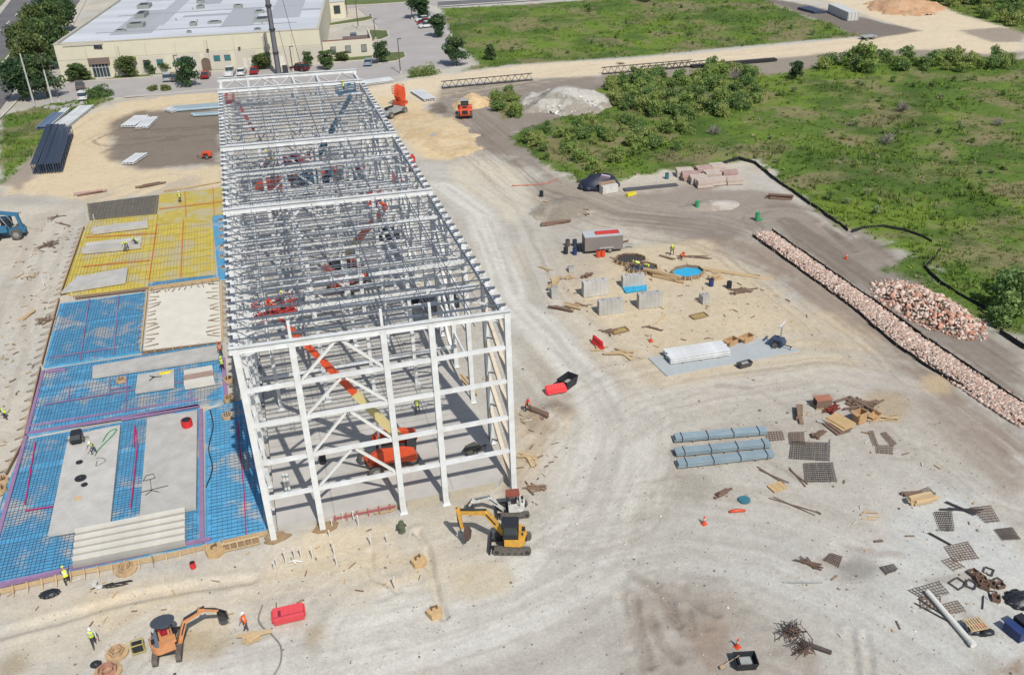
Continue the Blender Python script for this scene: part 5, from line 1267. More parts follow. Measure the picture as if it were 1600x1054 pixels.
for a in ((126, 138, up_ + .25, CG, 'grey SUV parked in front of the office near its left end'), (132, 154, up_ + .1, CW, 'white car half hidden behind the hedge'), (264, 125, up_, CS, 'silver car facing the office beside the small white signs'), (277, 125, up_, CG, 'dark grey car parked beside the silver one'), (322, 121, up_, CR_, 'red car just right of the tree in front of the office', 'sedan'), (360, 117, up_, CW, 'white pickup parked facing the office', 'pickup'), (378, 116, up_, CW, 'smaller white car between the pickup and a red car', 'sedan'), (398, 114, up_, CR_, 'bright red car beyond the roof corner truss', 'sedan'), (469, 110, up_ + .9, CD, 'maroon SUV behind the far roof truss'), (576, 101, up_ - .1, CB, 'pale blue car parked alone by the grass island', 'sedan'),
          (667, 43, 1.75 + 1.5, CW, 'white SUV nearest in the far parking row'), (664, 37.5, 1.75 + 1.5, CR_, 'red car between two white ones in the far row', 'sedan'), (661, 33, 1.75 + 1.5, CW, 'white car farthest in the far parking row', 'sedan'), (660, 29.5, 1.75 + 1.5, CS, 'silver car at the top of the far row', 'sedan'), (553, 62, up_, CG, 'dark car parked under the carport')): car(*a)
# ------------------------------------------------------------------ site clutter
GALV = mat('galvanised_decking', C(158, 176, 186), .45, metal=.15, var=.1, scale=1); BLACKF = mat('black_fabric', C(48, 50, 52), .9, var=.2); PVC = mat('white_pvc', C(232, 230, 224), .45, var=.05)
TARPB = mat('blue_tarp', C(62, 176, 220), .5, var=.12, scale=3, bump=.5); REDP = mat('red_plastic', C(222, 58, 62), .45, var=.08); PINKR = mat('faded_red_plastic', C(226, 84, 92), .5, var=.08); BRN = mat('brown_wood', C(134, 110, 96), .85, var=.25, scale=3); PINKW = mat('reddish_stone', C(196, 164, 156), .8, var=.2); CARD = mat('cardboard', C(196, 158, 118), .8)
NAVY = mat('navy_joist_steel', C(70, 80, 100), .5, var=.14); NAVY2 = mat('blue_tote', C(52, 70, 120), .45); BLKT = mat('black_tarp', C(44, 46, 52), .4, var=.2, scale=2, bump=.6, spec=.5); TEALP = mat('teal_lid', C(72, 126, 140), .5); GREENP = mat('green_pipe', C(72, 160, 110), .5); YELP = mat('yellow_box', C(230, 214, 60), .6)
def at2(pa, pb, z=0.): a, e = G(*pa, z), G(*pb, z); return a, e, math.atan2(e.y - a.y, e.x - a.x), (e - a).length
def bundle(pa, pb, wd, ht, label, m, cat, name, n=1, straps=True, group=None, z=0., layers=1, rib=False, pile_kind='beam'):
    a, e, r, L = at2(pa, pb, z); c = (a + e) / 2; t = thing(name, label, cat, (c.x, c.y, z), r, group)
    s = MB()
    for x in (-.3, 0, .3): s.box((x * L, 0, .06), (.12, wd * 1.05, .12))
    s.build('bearer', LUMD, parent=t)
    w1, h1 = wd / n, ht / layers
    me = MB(); 
    if rib:
        me.box((0, 0, h1 * .4), (L, w1 * .98, h1 * .5))
        for k in range(5): me.box((0, -w1 / 2 + w1 * (k + .5) / 5, h1 * .78), (L, w1 * .07, h1 * .28))
    else: me.ibeam((-L / 2, 0, h1 / 2), (L / 2, 0, h1 / 2), w1 * .86, h1 * .94, min(.05, h1 * .2))
    mm = me.mesh(pile_kind, m)
    for j in range(layers):
        for k in range(n): obj(pile_kind, mm, t, (random.uniform(-.12, .12), -wd / 2 + w1 * (k + .5), .12 + j * h1), random.uniform(-.006, .006))
    if straps:
        s = MB()
        for x in np.linspace(-.42, .42, 4): s.box((x * L, 0, .12 + ht / 2), (.06, wd + .05, ht + .06))
        s.build('strap', STEELD, parent=t)
    return t
for pa, pb, l in (((1053, 688), (1195, 676), 'farthest of the three long bundles of grey metal decking'), ((1056, 710), (1203, 696), 'middle one of the three long bundles of grey metal decking'), ((1059, 728), (1208, 712), 'nearest of the three long bundles of grey metal decking')):
    bundle(pa, pb, .9, .42, l, GALV, 'decking bundle', 'decking_bundle', 1, True, 'grey decking bundles', 0, 3, True, 'deck_sheet')
# grey slab with white beams
sl = [G(a, b, .06) for a, b in ((1013, 559), (1198, 528), (1250, 547), (1042, 587))]
b = MB(); b.prism([(p.x, p.y) for p in sl[::-1]], -.2, .07, axis='Z'); b.build('laydown_slab', mat('laydown_concrete', C(184, 190, 192), .85, var=.06, scale=.6), kind='structure')
bundle((1042, 562), (1134, 548), 2.3, .6, 'stack of white steel beams lying on the grey slab', WHITE, 'beam stack', 'beam_stack', 6, False, 'stacks of white steel', .07, 2)
for pa, pb, w_, n, l in (((105, 172), (76, 198), 1.6, 3, 'white beams laid on the grass edge, left of two stacks'), ((136, 168), (95, 200), 3.2, 6, 'white beams on the tan road beside the dark joist bundles'), ((222, 184), (200, 200), 3., 5, 'short white beams in the dark dirt, upper left group'), ((238, 186), (222, 202), 2.6, 4, 'short white beams in the dark dirt, just right of the upper left group'), ((222, 243), (200, 258), 2.2, 4, 'white beams in the dark dirt near the orange generator'), ((566, 132), (612, 126), 3.5, 5, 'white beams on the tan ground behind the frame corner'), ((650, 144), (672, 158), 2.6, 5, 'pale beams beside the folded orange lift'), ((262, 176), (276, 172), 3., 4, 'white pieces scattered at the head of the dark dirt')):
    bundle(pa, pb, w_, .4, l, WHITE, 'beam stack', 'beam_stack', n, False, 'stacks of white steel')
for k, (pa, pb) in enumerate((((58, 272), (82, 208)), ((68, 272), (90, 208)), ((80, 271), (100, 208)), ((92, 270), (110, 212)))):
    a, e, r, L = at2(pa, pb); c = (a + e) / 2
    t = thing('joist_bundle', 'stack of dark blue steel joists, ' + ('leftmost', 'second from left', 'third from left', 'rightmost')[k] + ' of four side by side', 'joist bundle', (c.x, c.y, 0), r, 'dark blue joist bundles')
    b = MB()
    for y in np.linspace(-.55, .55, 5):
        b.bar((-L / 2, y, 1.75), (L / 2, y, 1.75), .2, .1); b.bar((-L / 2, y, .2), (L / 2, y, .2), .14, .1)
    b.build('joist_chords', NAVY, parent=t)
    b = MB()
    for y in (-.6, .6):
        for i in range(16):
            x0 = -L / 2 + L * i / 16; b.bar((x0, y, .2 if i % 2 else 1.7), (x0 + L / 16, y, 1.7 if i % 2 else .2), .07)
    for x in (-L / 2, L / 2):
        for y in np.linspace(-.55, .55, 4): b.bar((x, y, .2), (x, y, 1.75), .08)
    b.build('joist_webs', NAVY, parent=t)
b = bundle((66, 203), (92, 180), 2.4, .5, 'blue tarped beams beyond the dark joist bundles', mat('blue_grey_steel', C(112, 132, 160), .5), 'beam stack', 'beam_stack', 4, False)
def pipes(pa, pb, n, r, label, m, gap=2.1):
    a, e, rr, L = at2(pa, pb); c = (a + e) / 2; t = thing('pipe_stack', label, 'pipe stack', (c.x, c.y, 0), rr, 'grey pipes by the tan road')
    b = MB(); b.tube((-L / 2, 0, r), (L / 2, 0, r), r, n=10); me = b.mesh('pipe', m)
    for k in range(n): obj('pipe', me, t, (random.uniform(-.8, .8), (k - n / 2) * r * gap, .02))
    return t
pipes((272, 172), (350, 166), 6, .28, 'long grey pipes along the tan road, upper group', GALV); pipes((304, 181), (350, 178), 3, .28, 'long grey pipes along the tan road, lower group', GALV)
bundle((668, 202), (678, 218), 1.5, .6, 'grey slab shaped stack on the tan heap right of the frame', GREYC, 'panel stack', 'panel_stack', 2, False)
# roof trusses lying on the ground
def truss(pa, pb, label, ht=1.4):
    a, e, r, L = at2(pa, pb); c = (a + e) / 2; t = thing('roof_truss', label, 'truss', (c.x, c.y, 0), r, 'dark trusses along the tan road')
    b = MB(); b.bar((-L / 2, 0, .08), (L / 2, 0, .08), .16); b.bar((-L / 2, .2, ht), (L / 2, .2, ht), .16); b.bar((-L / 2, -.5, .08), (L / 2, -.5, .08), .12); b.build('chord', STEELD, parent=t)
    n = max(4, int(L / 1.5)); b = MB()
    for k in range(n):
        x0, x1 = -L / 2 + L * k / n, -L / 2 + L * (k + 1) / n; xm = (x0 + x1) / 2; b.bar((x0, 0, .1), (xm, .2, ht), .09); b.bar((xm, .2, ht), (x1, 0, .1), .09)
    b.build('web', STEELD, parent=t); return t
truss((690, 138), (832, 125), 'dark roof truss lying upright on the tan road near the machines'); truss((940, 116), (1080, 104), 'dark roof truss lying in front of the bushes'); truss((1000, 112), (1110, 101), 'second dark roof truss just behind the one by the bushes', 1.0); bundle((1080, 106), (1212, 95), 1.6, .5, 'dark steel bundle at the right end of the trusses', STEELD, 'beam stack', 'steel_bundle', 4, False)
# rebar mats
def rebar_mat(q, nx, ny, label, m=RUST, wd=.036, skip=0.):
    P = [G(a, b, .05) for a, b in q]; c = sum(P, Vector()) / 4; L = [p - c for p in P]; b = MB()
    for k in range(nx + 1):
        if random.random() < skip: continue
        t_ = k / nx; b.bar(L[0].lerp(L[1], t_) + Vector((random.uniform(-.03, .03), .05, 0)), L[3].lerp(L[2], t_) - Vector((0, .05 + random.uniform(0, .12), 0)), wd)
    for k in range(ny + 1):
        t_ = k / ny; b.bar(L[0].lerp(L[3], t_) + Vector((0, 0, wd)), L[1].lerp(L[2], t_) + Vector((random.uniform(0, .1), 0, wd)), wd)
    o = b.build('rebar_mat', m); o.location = (c.x, c.y, .05); return tag(o, label, 'rebar mat', 'rebar mats lying on the ground')
RD = mat('dark_rust_rebar', C(92, 82, 78), .8, var=.2)
for q, nx, ny, l in ((((1237, 690), (1297, 692), (1295, 719), (1233, 715)), 18, 9, 'large dense rebar mat right of the decking bundles, upper of two'), (((1233, 676), (1256, 675), (1256, 692), (1233, 692)), 8, 5, 'small rebar mat overlapping the far corner of the large dense one'), (((1256, 724), (1301, 723), (1306, 751), (1258, 752)), 14, 9, 'large dense rebar mat right of the decking bundles, lower of two'), (((1197, 675), (1222, 674), (1225, 686), (1199, 688)), 6, 4, 'brown rebar mat just off the end of the decking bundles'), (((1370, 696), (1396, 696), (1393, 708), (1369, 706)), 7, 3, 'rebar mat at the foot of two narrow rebar cages'), (((1357, 674), (1364, 673), (1371, 694), (1365, 695)), 2, 8, 'narrow rebar cage lying left in the V of two cages'), (((1376, 677), (1384, 675), (1400, 692), (1393, 696)), 3, 8, 'narrow rebar cage lying right in the V of two cages'), (((1460, 800), (1487, 799), (1490, 828), (1469, 827)), 9, 8, 'dense rebar mat on the gravel beside a bent steel angle'), (((1517, 793), (1548, 790), (1561, 813), (1540, 815)), 6, 6, 'open rebar mat near the top right of the gravel'), (((1555, 827), (1581, 824), (1593, 841), (1566, 842)), 10, 9, 'dark dense rebar mat at the right gravel edge'), (((1476, 854), (1512, 846), (1528, 871), (1491, 876)), 8, 7, 'open rebar mat in the middle of the gravel'), (((1420, 922), (1467, 908), (1482, 925), (1440, 933)), 9, 4, 'open rebar mat at the upper end of the white pipe'), (((1438, 932), (1470, 931), (1469, 949), (1438, 949)), 6, 4, 'square rebar mat left of the white pipe'), (((1473, 944), (1497, 938), (1507, 953), (1484, 958)), 5, 4, 'square rebar mat right of the white pipe'), (((1472, 876), (1486, 871), (1506, 884), (1490, 890)), 3, 4, 'small crossed rebar lattice below the open mat'), (((1375, 886), (1396, 881), (1402, 888), (1383, 896)), 9, 1, 'small dark slatted rebar bundle alone on pale ground'), (((1298, 864), (1316, 870), (1308, 884), (1286, 873)), 7, 5, 'dark rebar mat beside loose rusty bars, centre right'), (((1432, 768), (1450, 761), (1461, 770), (1444, 777)), 8, 2, 'grey slatted mat above the plank stack on the gravel')): rebar_mat(q, nx, ny, l, RD if nx > 8 else RUST)
# loose sticks and lumber
UC = MB(); UC.box((0, 0, 0), (1, 1, 1)); UCUBE = {}
def cubem(m):
    if m.name not in UCUBE: UCUBE[m.name] = UC.mesh('plank', m)
    return UCUBE[m.name]
def sticks(px, py, n, L, sp, deg, label, m=LUM, jit=.4, wd=.2, th=.06, name='lumber_pile', cat='lumber pile', kind='plank', ly=.5, z=0., lay=True, group='piles of loose lumber and bars'):
    t = thing(name, label, cat, G(px, py, z), R(deg), group)
    for k in range(n):
        l = L * random.uniform(.6, 1.1); zz = th / 2 + .02 + (th * (k // max(2, int(n / 3))) if lay else 0)
        obj(kind, cubem(m), t, (random.gauss(0, sp * .35), random.uniform(-sp, sp) * ly, zz), (0, random.uniform(-.03, .03), random.gauss(0, jit)), (l, wd * random.uniform(.7, 1.2), th))
    return t
RB = RUST
for a in ((868, 350, 4, 4.2, .6, 8, 'four dark logs below the loose planks near the dirt heap', BRN, .15, .3, .2), (872, 324, 5, 5.5, 1.2, -48, 'long tan planks on the grey dirt heap', LUM, .12, .22, .1), (898, 330, 5, 4.0, 1.0, -44, 'shorter planks at the right of the dirt heap', BRN, .2, .25, .1), (908, 331, 3, 2.2, .8, 25, 'few pale boards right of the dirt heap', LUM, .2),
          (876, 484, 8, 3.0, .7, -45, 'brown boards lying in front of the low small block', BRN, .12, .22, .08), (894, 480, 6, 1.9, .6, -40, 'tan pallet boards right of the brown ones', LUM, .05, .2, .12), (908, 476, 4, 1.7, .4, -55, 'grey boards right of the tan pallet boards', LUMD, .1), (887, 434, 10, 1.6, .9, 10, 'small heap of splintered offcuts near the upper small block', LUM, .9, .12), (917, 432, 6, 1.6, .5, 40, 'wooden crate boards between block and offcuts', BRN, .5, .2, .12), (866, 448, 6, 2.6, .5, 55, 'leaning tan form panels beside the small dark block', LUM, .25, .4, .3), (852, 420, 3, 2.4, .5, -60, 'two crossed sticks at the left of the tan site', LUM, .6, .09),
          (1038, 435, 5, 5.0, .5, -52, 'long tan beams stacked between the two octagonal forms', LUM, .04, .28, .28), (1085, 402, 3, 4.2, .6, -28, 'long bars lying right of the kneeling orange worker', BRN, .2, .1), (1042, 402, 3, 2.2, .4, -55, 'three grey planks left of the yellow vest worker by the trailer', LUMD, .05, .2), (1158, 455, 9, 2.6, 1., -10, 'scrap boards at the right end of the tan site', BRN, .5, .15), (1118, 436, 6, 1.7, .7, 20, 'tan form boards beside the blue octagon', LUM, .6, .3, .25), (1150, 428, 4, 8.5, .6, -42, 'very long planks along the edge of the tan site', LUM, .06, .22), (1018, 512, 4, 1.6, .7, -40, 'brown scraps near the shallow yellow hole', BRN, .3), (1034, 500, 2, 3.0, .4, 40, 'thin sticks in front of the right concrete block', LUM, .2, .08), (948, 519, 5, 1.4, .8, 10, 'scraps beside the standing red barrier', BRN, .6), (972, 552, 6, 2.2, 1.2, -35, 'pale form boards left of the grey slab', LUM, .5, .35), (935, 545, 4, 1.5, .8, 10, 'little scraps below the red barrier', LUM, .8),
          (1345, 634, 22, 2.6, 1.6, -30, 'big tangled heap of brown planks at the upper right yard', BRN, .6, .2, .1), (1300, 641, 12, 1.5, .6, 20, 'small heap of red brown bars beside the pallet crate', mat('red_rust', C(136, 62, 54), .8, var=.2), .5, .14, .12), (1247, 649, 6, 2.2, .5, 62, 'tilted stack of grey boards left of the pallet crate', LUMD, .06, .35, .2), (1280, 680, 9, 1.4, .5, 20, 'rusty offcuts in a dark tray', RUST, .4, .18, .12), (1295, 662, 3, 1.9, .3, -60, 'white board and brown panel left of the plywood stack', PRE, .3, .3, .12), (1378, 655, 6, 3.6, .6, -12, 'thin pale sticks right of the cardboard box', LUM, .25, .1), (1441, 784, 6, 2.4, .5, -4, 'neat stack of pale planks at the gravel edge', LUM, .05, .28, .2), (1428, 772, 2, 2.6, .2, -14, 'dark brown beam above the pale plank stack', BRN, .05, .3, .2), (1126, 772, 7, 1.2, .5, 15, 'rusty wood pallet on pale ground near the teal disc', BRN, .2, .2, .1), (1208, 742, 2, 3.4, .3, -60, 'two thin bars lying below the decking bundles', BRN, .15, .07), (1246, 745, 2, 3.2, .2, 88, 'thin bar lying left of the lower dense mat', BRN, .1, .06), (1240, 790, 2, 5, .3, -50, 'long thin bar beyond the plywood sheet', BRN, .1, .05), (1255, 910, 2, 2.6, .2, -18, 'thin grey bar lying alone, centre right', GREYC, .05, .1), (1265, 880, 9, 1.6, .6, -45, 'loose rusty bars and an angle on pale ground', RUST, .6, .1), (1355, 806, 4, 1.2, .8, 10, 'few wood scraps on pale ground above centre right', LUM, .6, .1), (1372, 845, 1, .8, .1, 10, 'single brown board on pale ground', BRN), (1467, 842, 1, 3.0, .1, -68, 'single black steel bar on the gravel', STEELD, .01, .16), (1462, 958, 2, 4.2, .7, -62, 'two long bars fanned beside the white pipe', STEELD, .12, .09), (1536, 940, 1, 1.3, .1, 48, 'short bar between the rings and the black tarp', STEELD, .01, .08),
          (75, 383, 8, 2.8, 1.4, 60, 'brown boards on the ground left of the yellow pad', BRN, .7, .18), (43, 493, 5, 2.6, .5, 55, 'bundle of tan boards on the ground left of the upper blue pad', LUM, .12, .2), (85, 340, 3, 3., .5, 20, 'sticks on the ground near the far left pad corner', BRN, .4, .12), (100, 350, 3, 3.6, .4, -40, 'grey stick pair beside the far left pad corner', LUMD, .2, .1), (142, 303, 5, 4.6, .8, 6, 'pinkish planks lying behind the dark soil pad', PINKW, .06, .3, .2), (235, 290, 4, 4.0, .8, 6, 'dark planks lying behind the yellow pad', BRN, .12, .3, .15), (300, 292, 3, 11, .8, 5, 'long boards along the back of the yellow pad', LUM, .04, .2), (72, 500, 10, 1.8, 1.6, 40, 'splintered offcuts left of the upper blue pad', LUMD, .8, .12), (50, 430, 6, 1.4, 1.5, 30, 'offcuts left of the irregular pale slab', LUM, .8, .14), (30, 430, 2, 2, .5, 50, 'loose stick near the left picture edge', LUM, .4, .1), (395, 996, 8, 1.6, .6, 15, 'tan boards at the feet of the orange shirt worker', LUM, .5, .3), (842, 650, 4, 2.2, .4, 110, 'leaning brown beam on dark earth right of the frame', BRN, .3, .3, .3), (826, 715, 5, 2.2, .8, -60, 'pale boards beside the right front column', LUM, .4, .3), (835, 765, 10, 1.6, 1.0, -35, 'dark rungs and scraps right of the front corner', LUMD, .4, .14), (600, 795, 6, 1.4, 1.2, 10, 'boards against the front slab edge', LUM, .4, .2), (520, 700, 5, 1.8, 1.2, 10, 'planks on the floor slab inside the frame', BRN, .6, .16), (1503, 796, 3, 3.2, .3, -8, 'bent steel angle beside the dense mat on the gravel', STEELD, .5, .16), (975, 378, 4, 1.2, .5, 20, 'clutter on the drawbar of the trailer', BRN, .5, .2), (735, 600, 5, 4, .8, 100, 'long primed tubes leaning at the right wall', LUM, .05, .16), (970, 100, 8, 1.8, 1.2, 10, 'brown brush heap on the tan road', BRN, .9, .12), (1220, 310, 5, 4.2, .8, -32, 'stack of dark planks by the green field edge', BRN, .03, .35, .25)):
    sticks(*a)
# reddish stacks by the field edge
k = 0
WORDS = ('first', 'second', 'third')
for i, (px, py, nx_) in enumerate(((1070, 274, 3), (1078, 280, 3), (1090, 285, 3), (1100, 291, 3), (1100, 271, 3), (1113, 278, 3), (1120, 267, 3), (1138, 276, 2), (1122, 287, 2), (1146, 286, 2))):
    a = G(px, py); t = thing('stone_stack', 'reddish banded stack of long blocks by the green field edge', 'block stack', a, R(-8 + random.uniform(-5, 5)), 'reddish block stacks by the field')
    me = cubem(PINKW if i % 3 == 1 else mat('pale_stone', C(206, 190, 178), .8, var=.12))
    for z in range(2):
        for y in range(nx_): obj('block', me, t, (random.uniform(-.1, .1), (y - 1) * .62, .3 + z * .55), random.uniform(-.02, .02), (2.7 * random.uniform(.85, 1), .56, .5))
# concrete wall blocks
def block(pa, pb, top_, label, th=1.0, m=PRE):
    a, e, r, L = at2(pa, pb); c = (a + e) / 2; hgt = H(pa[0], pa[1], top_) * .92
    d = Vector((-math.sin(r), math.cos(r), 0)) * th / 2; t = thing('concrete_block', label, 'concrete block', (c.x + d.x, c.y + d.y, 0), r, 'upright concrete blocks')
    n = 6; b = MB()
    for k in range(n): b.box((-L / 2 + L * (k + .5) / n, 0, hgt / 2), (L / n - .03, th, hgt))
    b.box((0, 0, hgt / 2 - .02), (L - .06, th - .06, hgt - .04)); b.build('block_body', m, parent=t)
    b = MB()
    for x in (-L * .3, L * .3): b.path([(x - .12, 0, hgt - .05), (x - .1, 0, hgt + .16), (x + .1, 0, hgt + .16), (x + .12, 0, hgt - .05)], .025, 5)
    b.build('lifting_loop', RUST, parent=t)
for pa, pb, tp, l in (((912, 465), (951, 460), 441, 'upright grey concrete block, left in the upper row'), ((973, 450), (1008, 447), 432, 'upright grey concrete block standing behind the blue tarp'), ((936, 493), (975, 489), 471, 'upright grey concrete block, front left, nearest the camera'), ((998, 483), (1035, 479), 460, 'upright grey concrete block, front right')): block(pa, pb, tp, l)
block((889, 426), (898, 425), 419, 'very small low block beside the splintered offcuts', .9); block((862, 467), (873, 466), 452, 'small dark block with tan panels leaning on it', 1.1); block((1098, 476), (1110, 474), 463, 'small block standing alone on the tan site', 1.1)
bt = MB(); n = 12
P = [G(a, b_, .05) for a, b_ in ((972, 449), (1010, 445), (1011, 453), (995, 455), (978, 458))]; c = sum(P, Vector()) / 5
bt.prism([(p.x - c.x, p.y - c.y) for p in P][::-1], 0, .12, axis='Z')
for k in range(7): bt.ball((random.uniform(-1.2, 1.2), random.uniform(-.35, .25), .1), (.5, .22, .14), 7, 4, 0, -.2, .2)
o = bt.build('blue_tarp', TARPB); o.location = (c.x, c.y, .02); tag(o, 'crumpled bright blue tarp in front of a concrete block', 'tarp')
# octagonal timber forms
def octform(px, py, rx, ry, label, fill, deg=0., h=.45):
    t = thing('octagonal_form', label, 'formwork', G(px, py), R(deg), 'octagonal timber forms'); n = 8
    pts = [(rx * math.cos(k * PI / 4 + .39), ry * math.sin(k * PI / 4 + .39)) for k in range(n)]
    b = MB(); b.prism(pts, .0, .12, axis='Z'); b.build('bed', fill, parent=t)
    for k in range(n):
        a, e = pts[k], pts[(k + 1) % n]; b = MB(); b.bar((a[0], a[1], h / 2 + .02), (e[0], e[1], h / 2 + .02), .08, h); b.build('form_board', LUMD, parent=t)
        for f in (.25, .75):
            x, y = a[0] + (e[0] - a[0]) * f, a[1] + (e[1] - a[1]) * f; b = MB(); b.bar((x * 1.03, y * 1.03, 0), (x * 1.03, y * 1.03, h + .15), .07); b.bar((x * 1.04, y * 1.04, h * .8), (x * 1.3, y * 1.3, 0), .06); b.build('stake', LUM, parent=t)
    return t
DG = mat('dark_form_bed', C(84, 88, 92), .8, var=.2)
octform(1074, 428, 2.1, 1.7, 'octagonal timber form lined with bright blue sheeting', TARPB, 5); 
t = octform(985, 408, 2.0, 1.6, 'octagonal timber form filled with a dark rebar cage, farther of two', DG, -20); b = MB()
for k in range(-4, 5): b.bar((-1.5, k * .32, .35), (1.5, k * .32, .35), .05); b.bar((k * .34, -1.3, .4), (k * .34, 1.3, .4), .05)
b.build('rebar_cage', RD, parent=t)
octform(1003, 421, 2.0, 1.5, 'octagonal timber form with two yellow vest workers in it', DG, -20)
# drums, barriers, bins, cones and other containers
def drum(px, py, m, label, r=.3, h=.88, z=0.):
    t = thing('drum', label, 'drum', G(px, py, z), 0, 'drums and buckets'); b = MB(); b.tube((0, 0, 0), (0, 0, h), r, n=12)
    for q in (.33, .66, .98): b.tube((0, 0, h * q - .03), (0, 0, h * q), r * 1.05, n=12)
    b.build('shell', m, parent=t); b = MB(); b.tube((0, 0, h), (0, 0, h + .03), r * .85, n=12); b.build('lid', BLKP, parent=t)
for px, py, m, l in ((887, 384, mat('brown_drum', C(112, 100, 90), .6), 'brownish drum left of the trailer'), (898, 384, NAVY, 'blue drum with white lid left of the trailer'), (884, 396, BLKP, 'black drum at the lower left of the trailer'), (898, 397, NAVY2, 'dark blue drum against the trailer wall'), (905, 392, BLKP, 'black drum squeezed beside the trailer corner'), (1139, 450, BLKP, 'black drum right of the blue octagon'), (1111, 446, NAVY2, 'dark blue drum near the blue octagon'), (846, 307, BLKP, 'black post like drum alone on the haul road'), (1042, 279, TEALP, 'teal barrel beside the reddish stacks'), (935, 401, LIFTO, 'orange bucket in front of the trailer'), (942, 400, LIFTO, 'second orange bucket in front of the trailer'), (505, 723, BLKP, 'black drum on the front slab near the second column')): drum(px, py, m, l, z=ZS if px == 505 else 0)
drum(293, 665, REDP, 'red bucket standing on the stained concrete panel', .5, .7, .54); drum(302, 886, REDP, 'small red canister in front of the pad edge', .22, .5)
def barrier(px, py, rz, label, m, L=2.4, hgt=.9, tip=0., word=None):
    t = thing('road_barrier', label, 'barrier', G(px, py), rz, 'plastic road barriers'); t.rotation_euler = (tip, 0, rz)
    b = MB(); pr = [(-.28, 0), (-.28, .2), (-.14, .45), (-.1, hgt), (.1, hgt), (.14, .45), (.28, .2), (.28, 0)]
    V = [(s * L / 2, y, z) for s in (-1, 1) for y, z in pr]; k = len(pr)
    b.add(V, [(i, k + i, k + (i + 1) % k, (i + 1) % k) for i in range(k)] + [tuple(range(k)), tuple(range(2 * k - 1, k - 1, -1))])
    for x in np.linspace(-L * .4, L * .4, 6): b.box((x, 0, hgt * .62), (.14, .34, hgt * .62))
    b.build('body', m, parent=t)
    for s in (-1, 1): b = MB(); b.tube((s * (L / 2 + .06), 0, .1), (s * (L / 2 + .06), 0, hgt * .9), .06, n=8); b.build('hinge_pin', m, parent=t)
    return t
barrier(453, 973, hd(G(432, 978), G(475, 968)), 'faded pinkish red road barrier fallen on its side near the orange excavator', PINKR, 2.15, 1.25, -1.42)
_b = bpy.data.objects[[o.name for o in bpy.data.objects if o.name.startswith('road_barrier')][-1]]; _b.location.z = .3
b = MB()
for k in range(4): b.box((-.62, -.19, .35 + k * .15), (.2, .012, .1)); b.box((-.62, -.19, .31 + k * .15), (.05, .013, .03))
b.build('printed_mark', mat('dark_print', C(96, 40, 56), .6), parent=_b)
barrier(870, 614, hd(G(856, 617), G(888, 611)), 'bright red road barrier beside the black dumpster', REDP, 2.0, .95, -.5); barrier(934, 540, hd(G(927, 534), G(942, 546)), 'bright red road barrier standing alone near the tan site', REDP, 1.8, .9, 0)
def bin_(px, py, rz, L, W, h, label, m=BLKP, fill=None):
    t = thing('steel_bin', label, 'bin', G(px, py), rz, 'open steel bins'); b = MB()
    V = []
    for z, k in ((0, .8), (h, 1.), (h, .94), (.12, .74)): V += [(sx * L / 2 * k, sy * W / 2 * k, z) for sx, sy in ((-1, -1), (1, -1), (1, 1), (-1, 1))]
    b.add(V, [(j * 4 + k, j * 4 + (k + 1) % 4, j * 4 + 4 + (k + 1) % 4, j * 4 + 4 + k) for j in range(3) for k in range(4)] + [(12, 13, 14, 15), (3, 2, 1, 0)])
    for sx in (-1, 1): b.box((sx * L * .3, 0, h * .5), (.08, W * 1.0, .08))
    b.build('shell', m, parent=t)
    b = MB(); b.box((0, 0, .3), (L * .5, W * .5, .3)); b.build('contents', fill or GREYC, parent=t)
bin_(1164, 1038, hd(G(1146, 1032), G(1180, 1030)), 1.5, 1.15, .65, 'black mixing tub with grey mortar and a shovel at the bottom edge'); bin_(887, 602, .6, 1.9, 1.3, 1.0, 'black dumpster behind the red barrier'); bin_(1163, 572, .12, 1.6, .7, .5, 'black wheeled tub in front of the grey slab', mat('grey_tub', C(82, 80, 82), .6))
b = MB(); p = G(1148, 1037); b.tube((-.9, -.1, .3), (.3, .05, .68), .025, n=6); b.box((-1.0, -.12, .24), (.3, .24, .05), ry=-.3); o = b.build('shovel', LUM); o.location = p; tag(o, 'shovel laid across the black mixing tub', 'shovel')
def cone(px, py, label):
    t = thing('traffic_cone', label, 'traffic cone', G(px, py), .3, 'traffic cones'); b = MB(); b.box((0, 0, .02), (.42, .42, .05)); b.tube((0, 0, .04), (0, 0, .8), .17, .04, 10); b.build('body', LIFTO, parent=t)
    b = MB(); b.tube((0, 0, .42), (0, 0, .58), .108, .085, 10); b.build('white_band', WHTP, parent=t)
cone(1100, 818, 'traffic cone on pale ground left of the orange float'); cone(1152, 1010, 'traffic cone above the black mixing tub'); cone(1017, 533, 'tiny traffic cone left of the white beam stack'); cone(1322, 404, 'small orange cone on the brown strip by the rock line')
o = MB().path([G(1140, 799, .08), G(1150, 797, .12), G(1165, 797, .1)], [.12, .16, .1], 6).build('orange_float', LIFTO); tag(o, 'flat orange object lying below the teal disc', 'float')
t = thing('manhole_lid', 'round teal lid lying on pale ground', 'lid', G(1163, 781)); b = MB(); b.tube((0, 0, 0), (0, 0, .1), .5, n=20); b.build('plate', TEALP, parent=t); b = MB(); b.tube((0, 0, .1), (0, 0, .13), .4, n=20); b.build('rim', TEALP, parent=t)
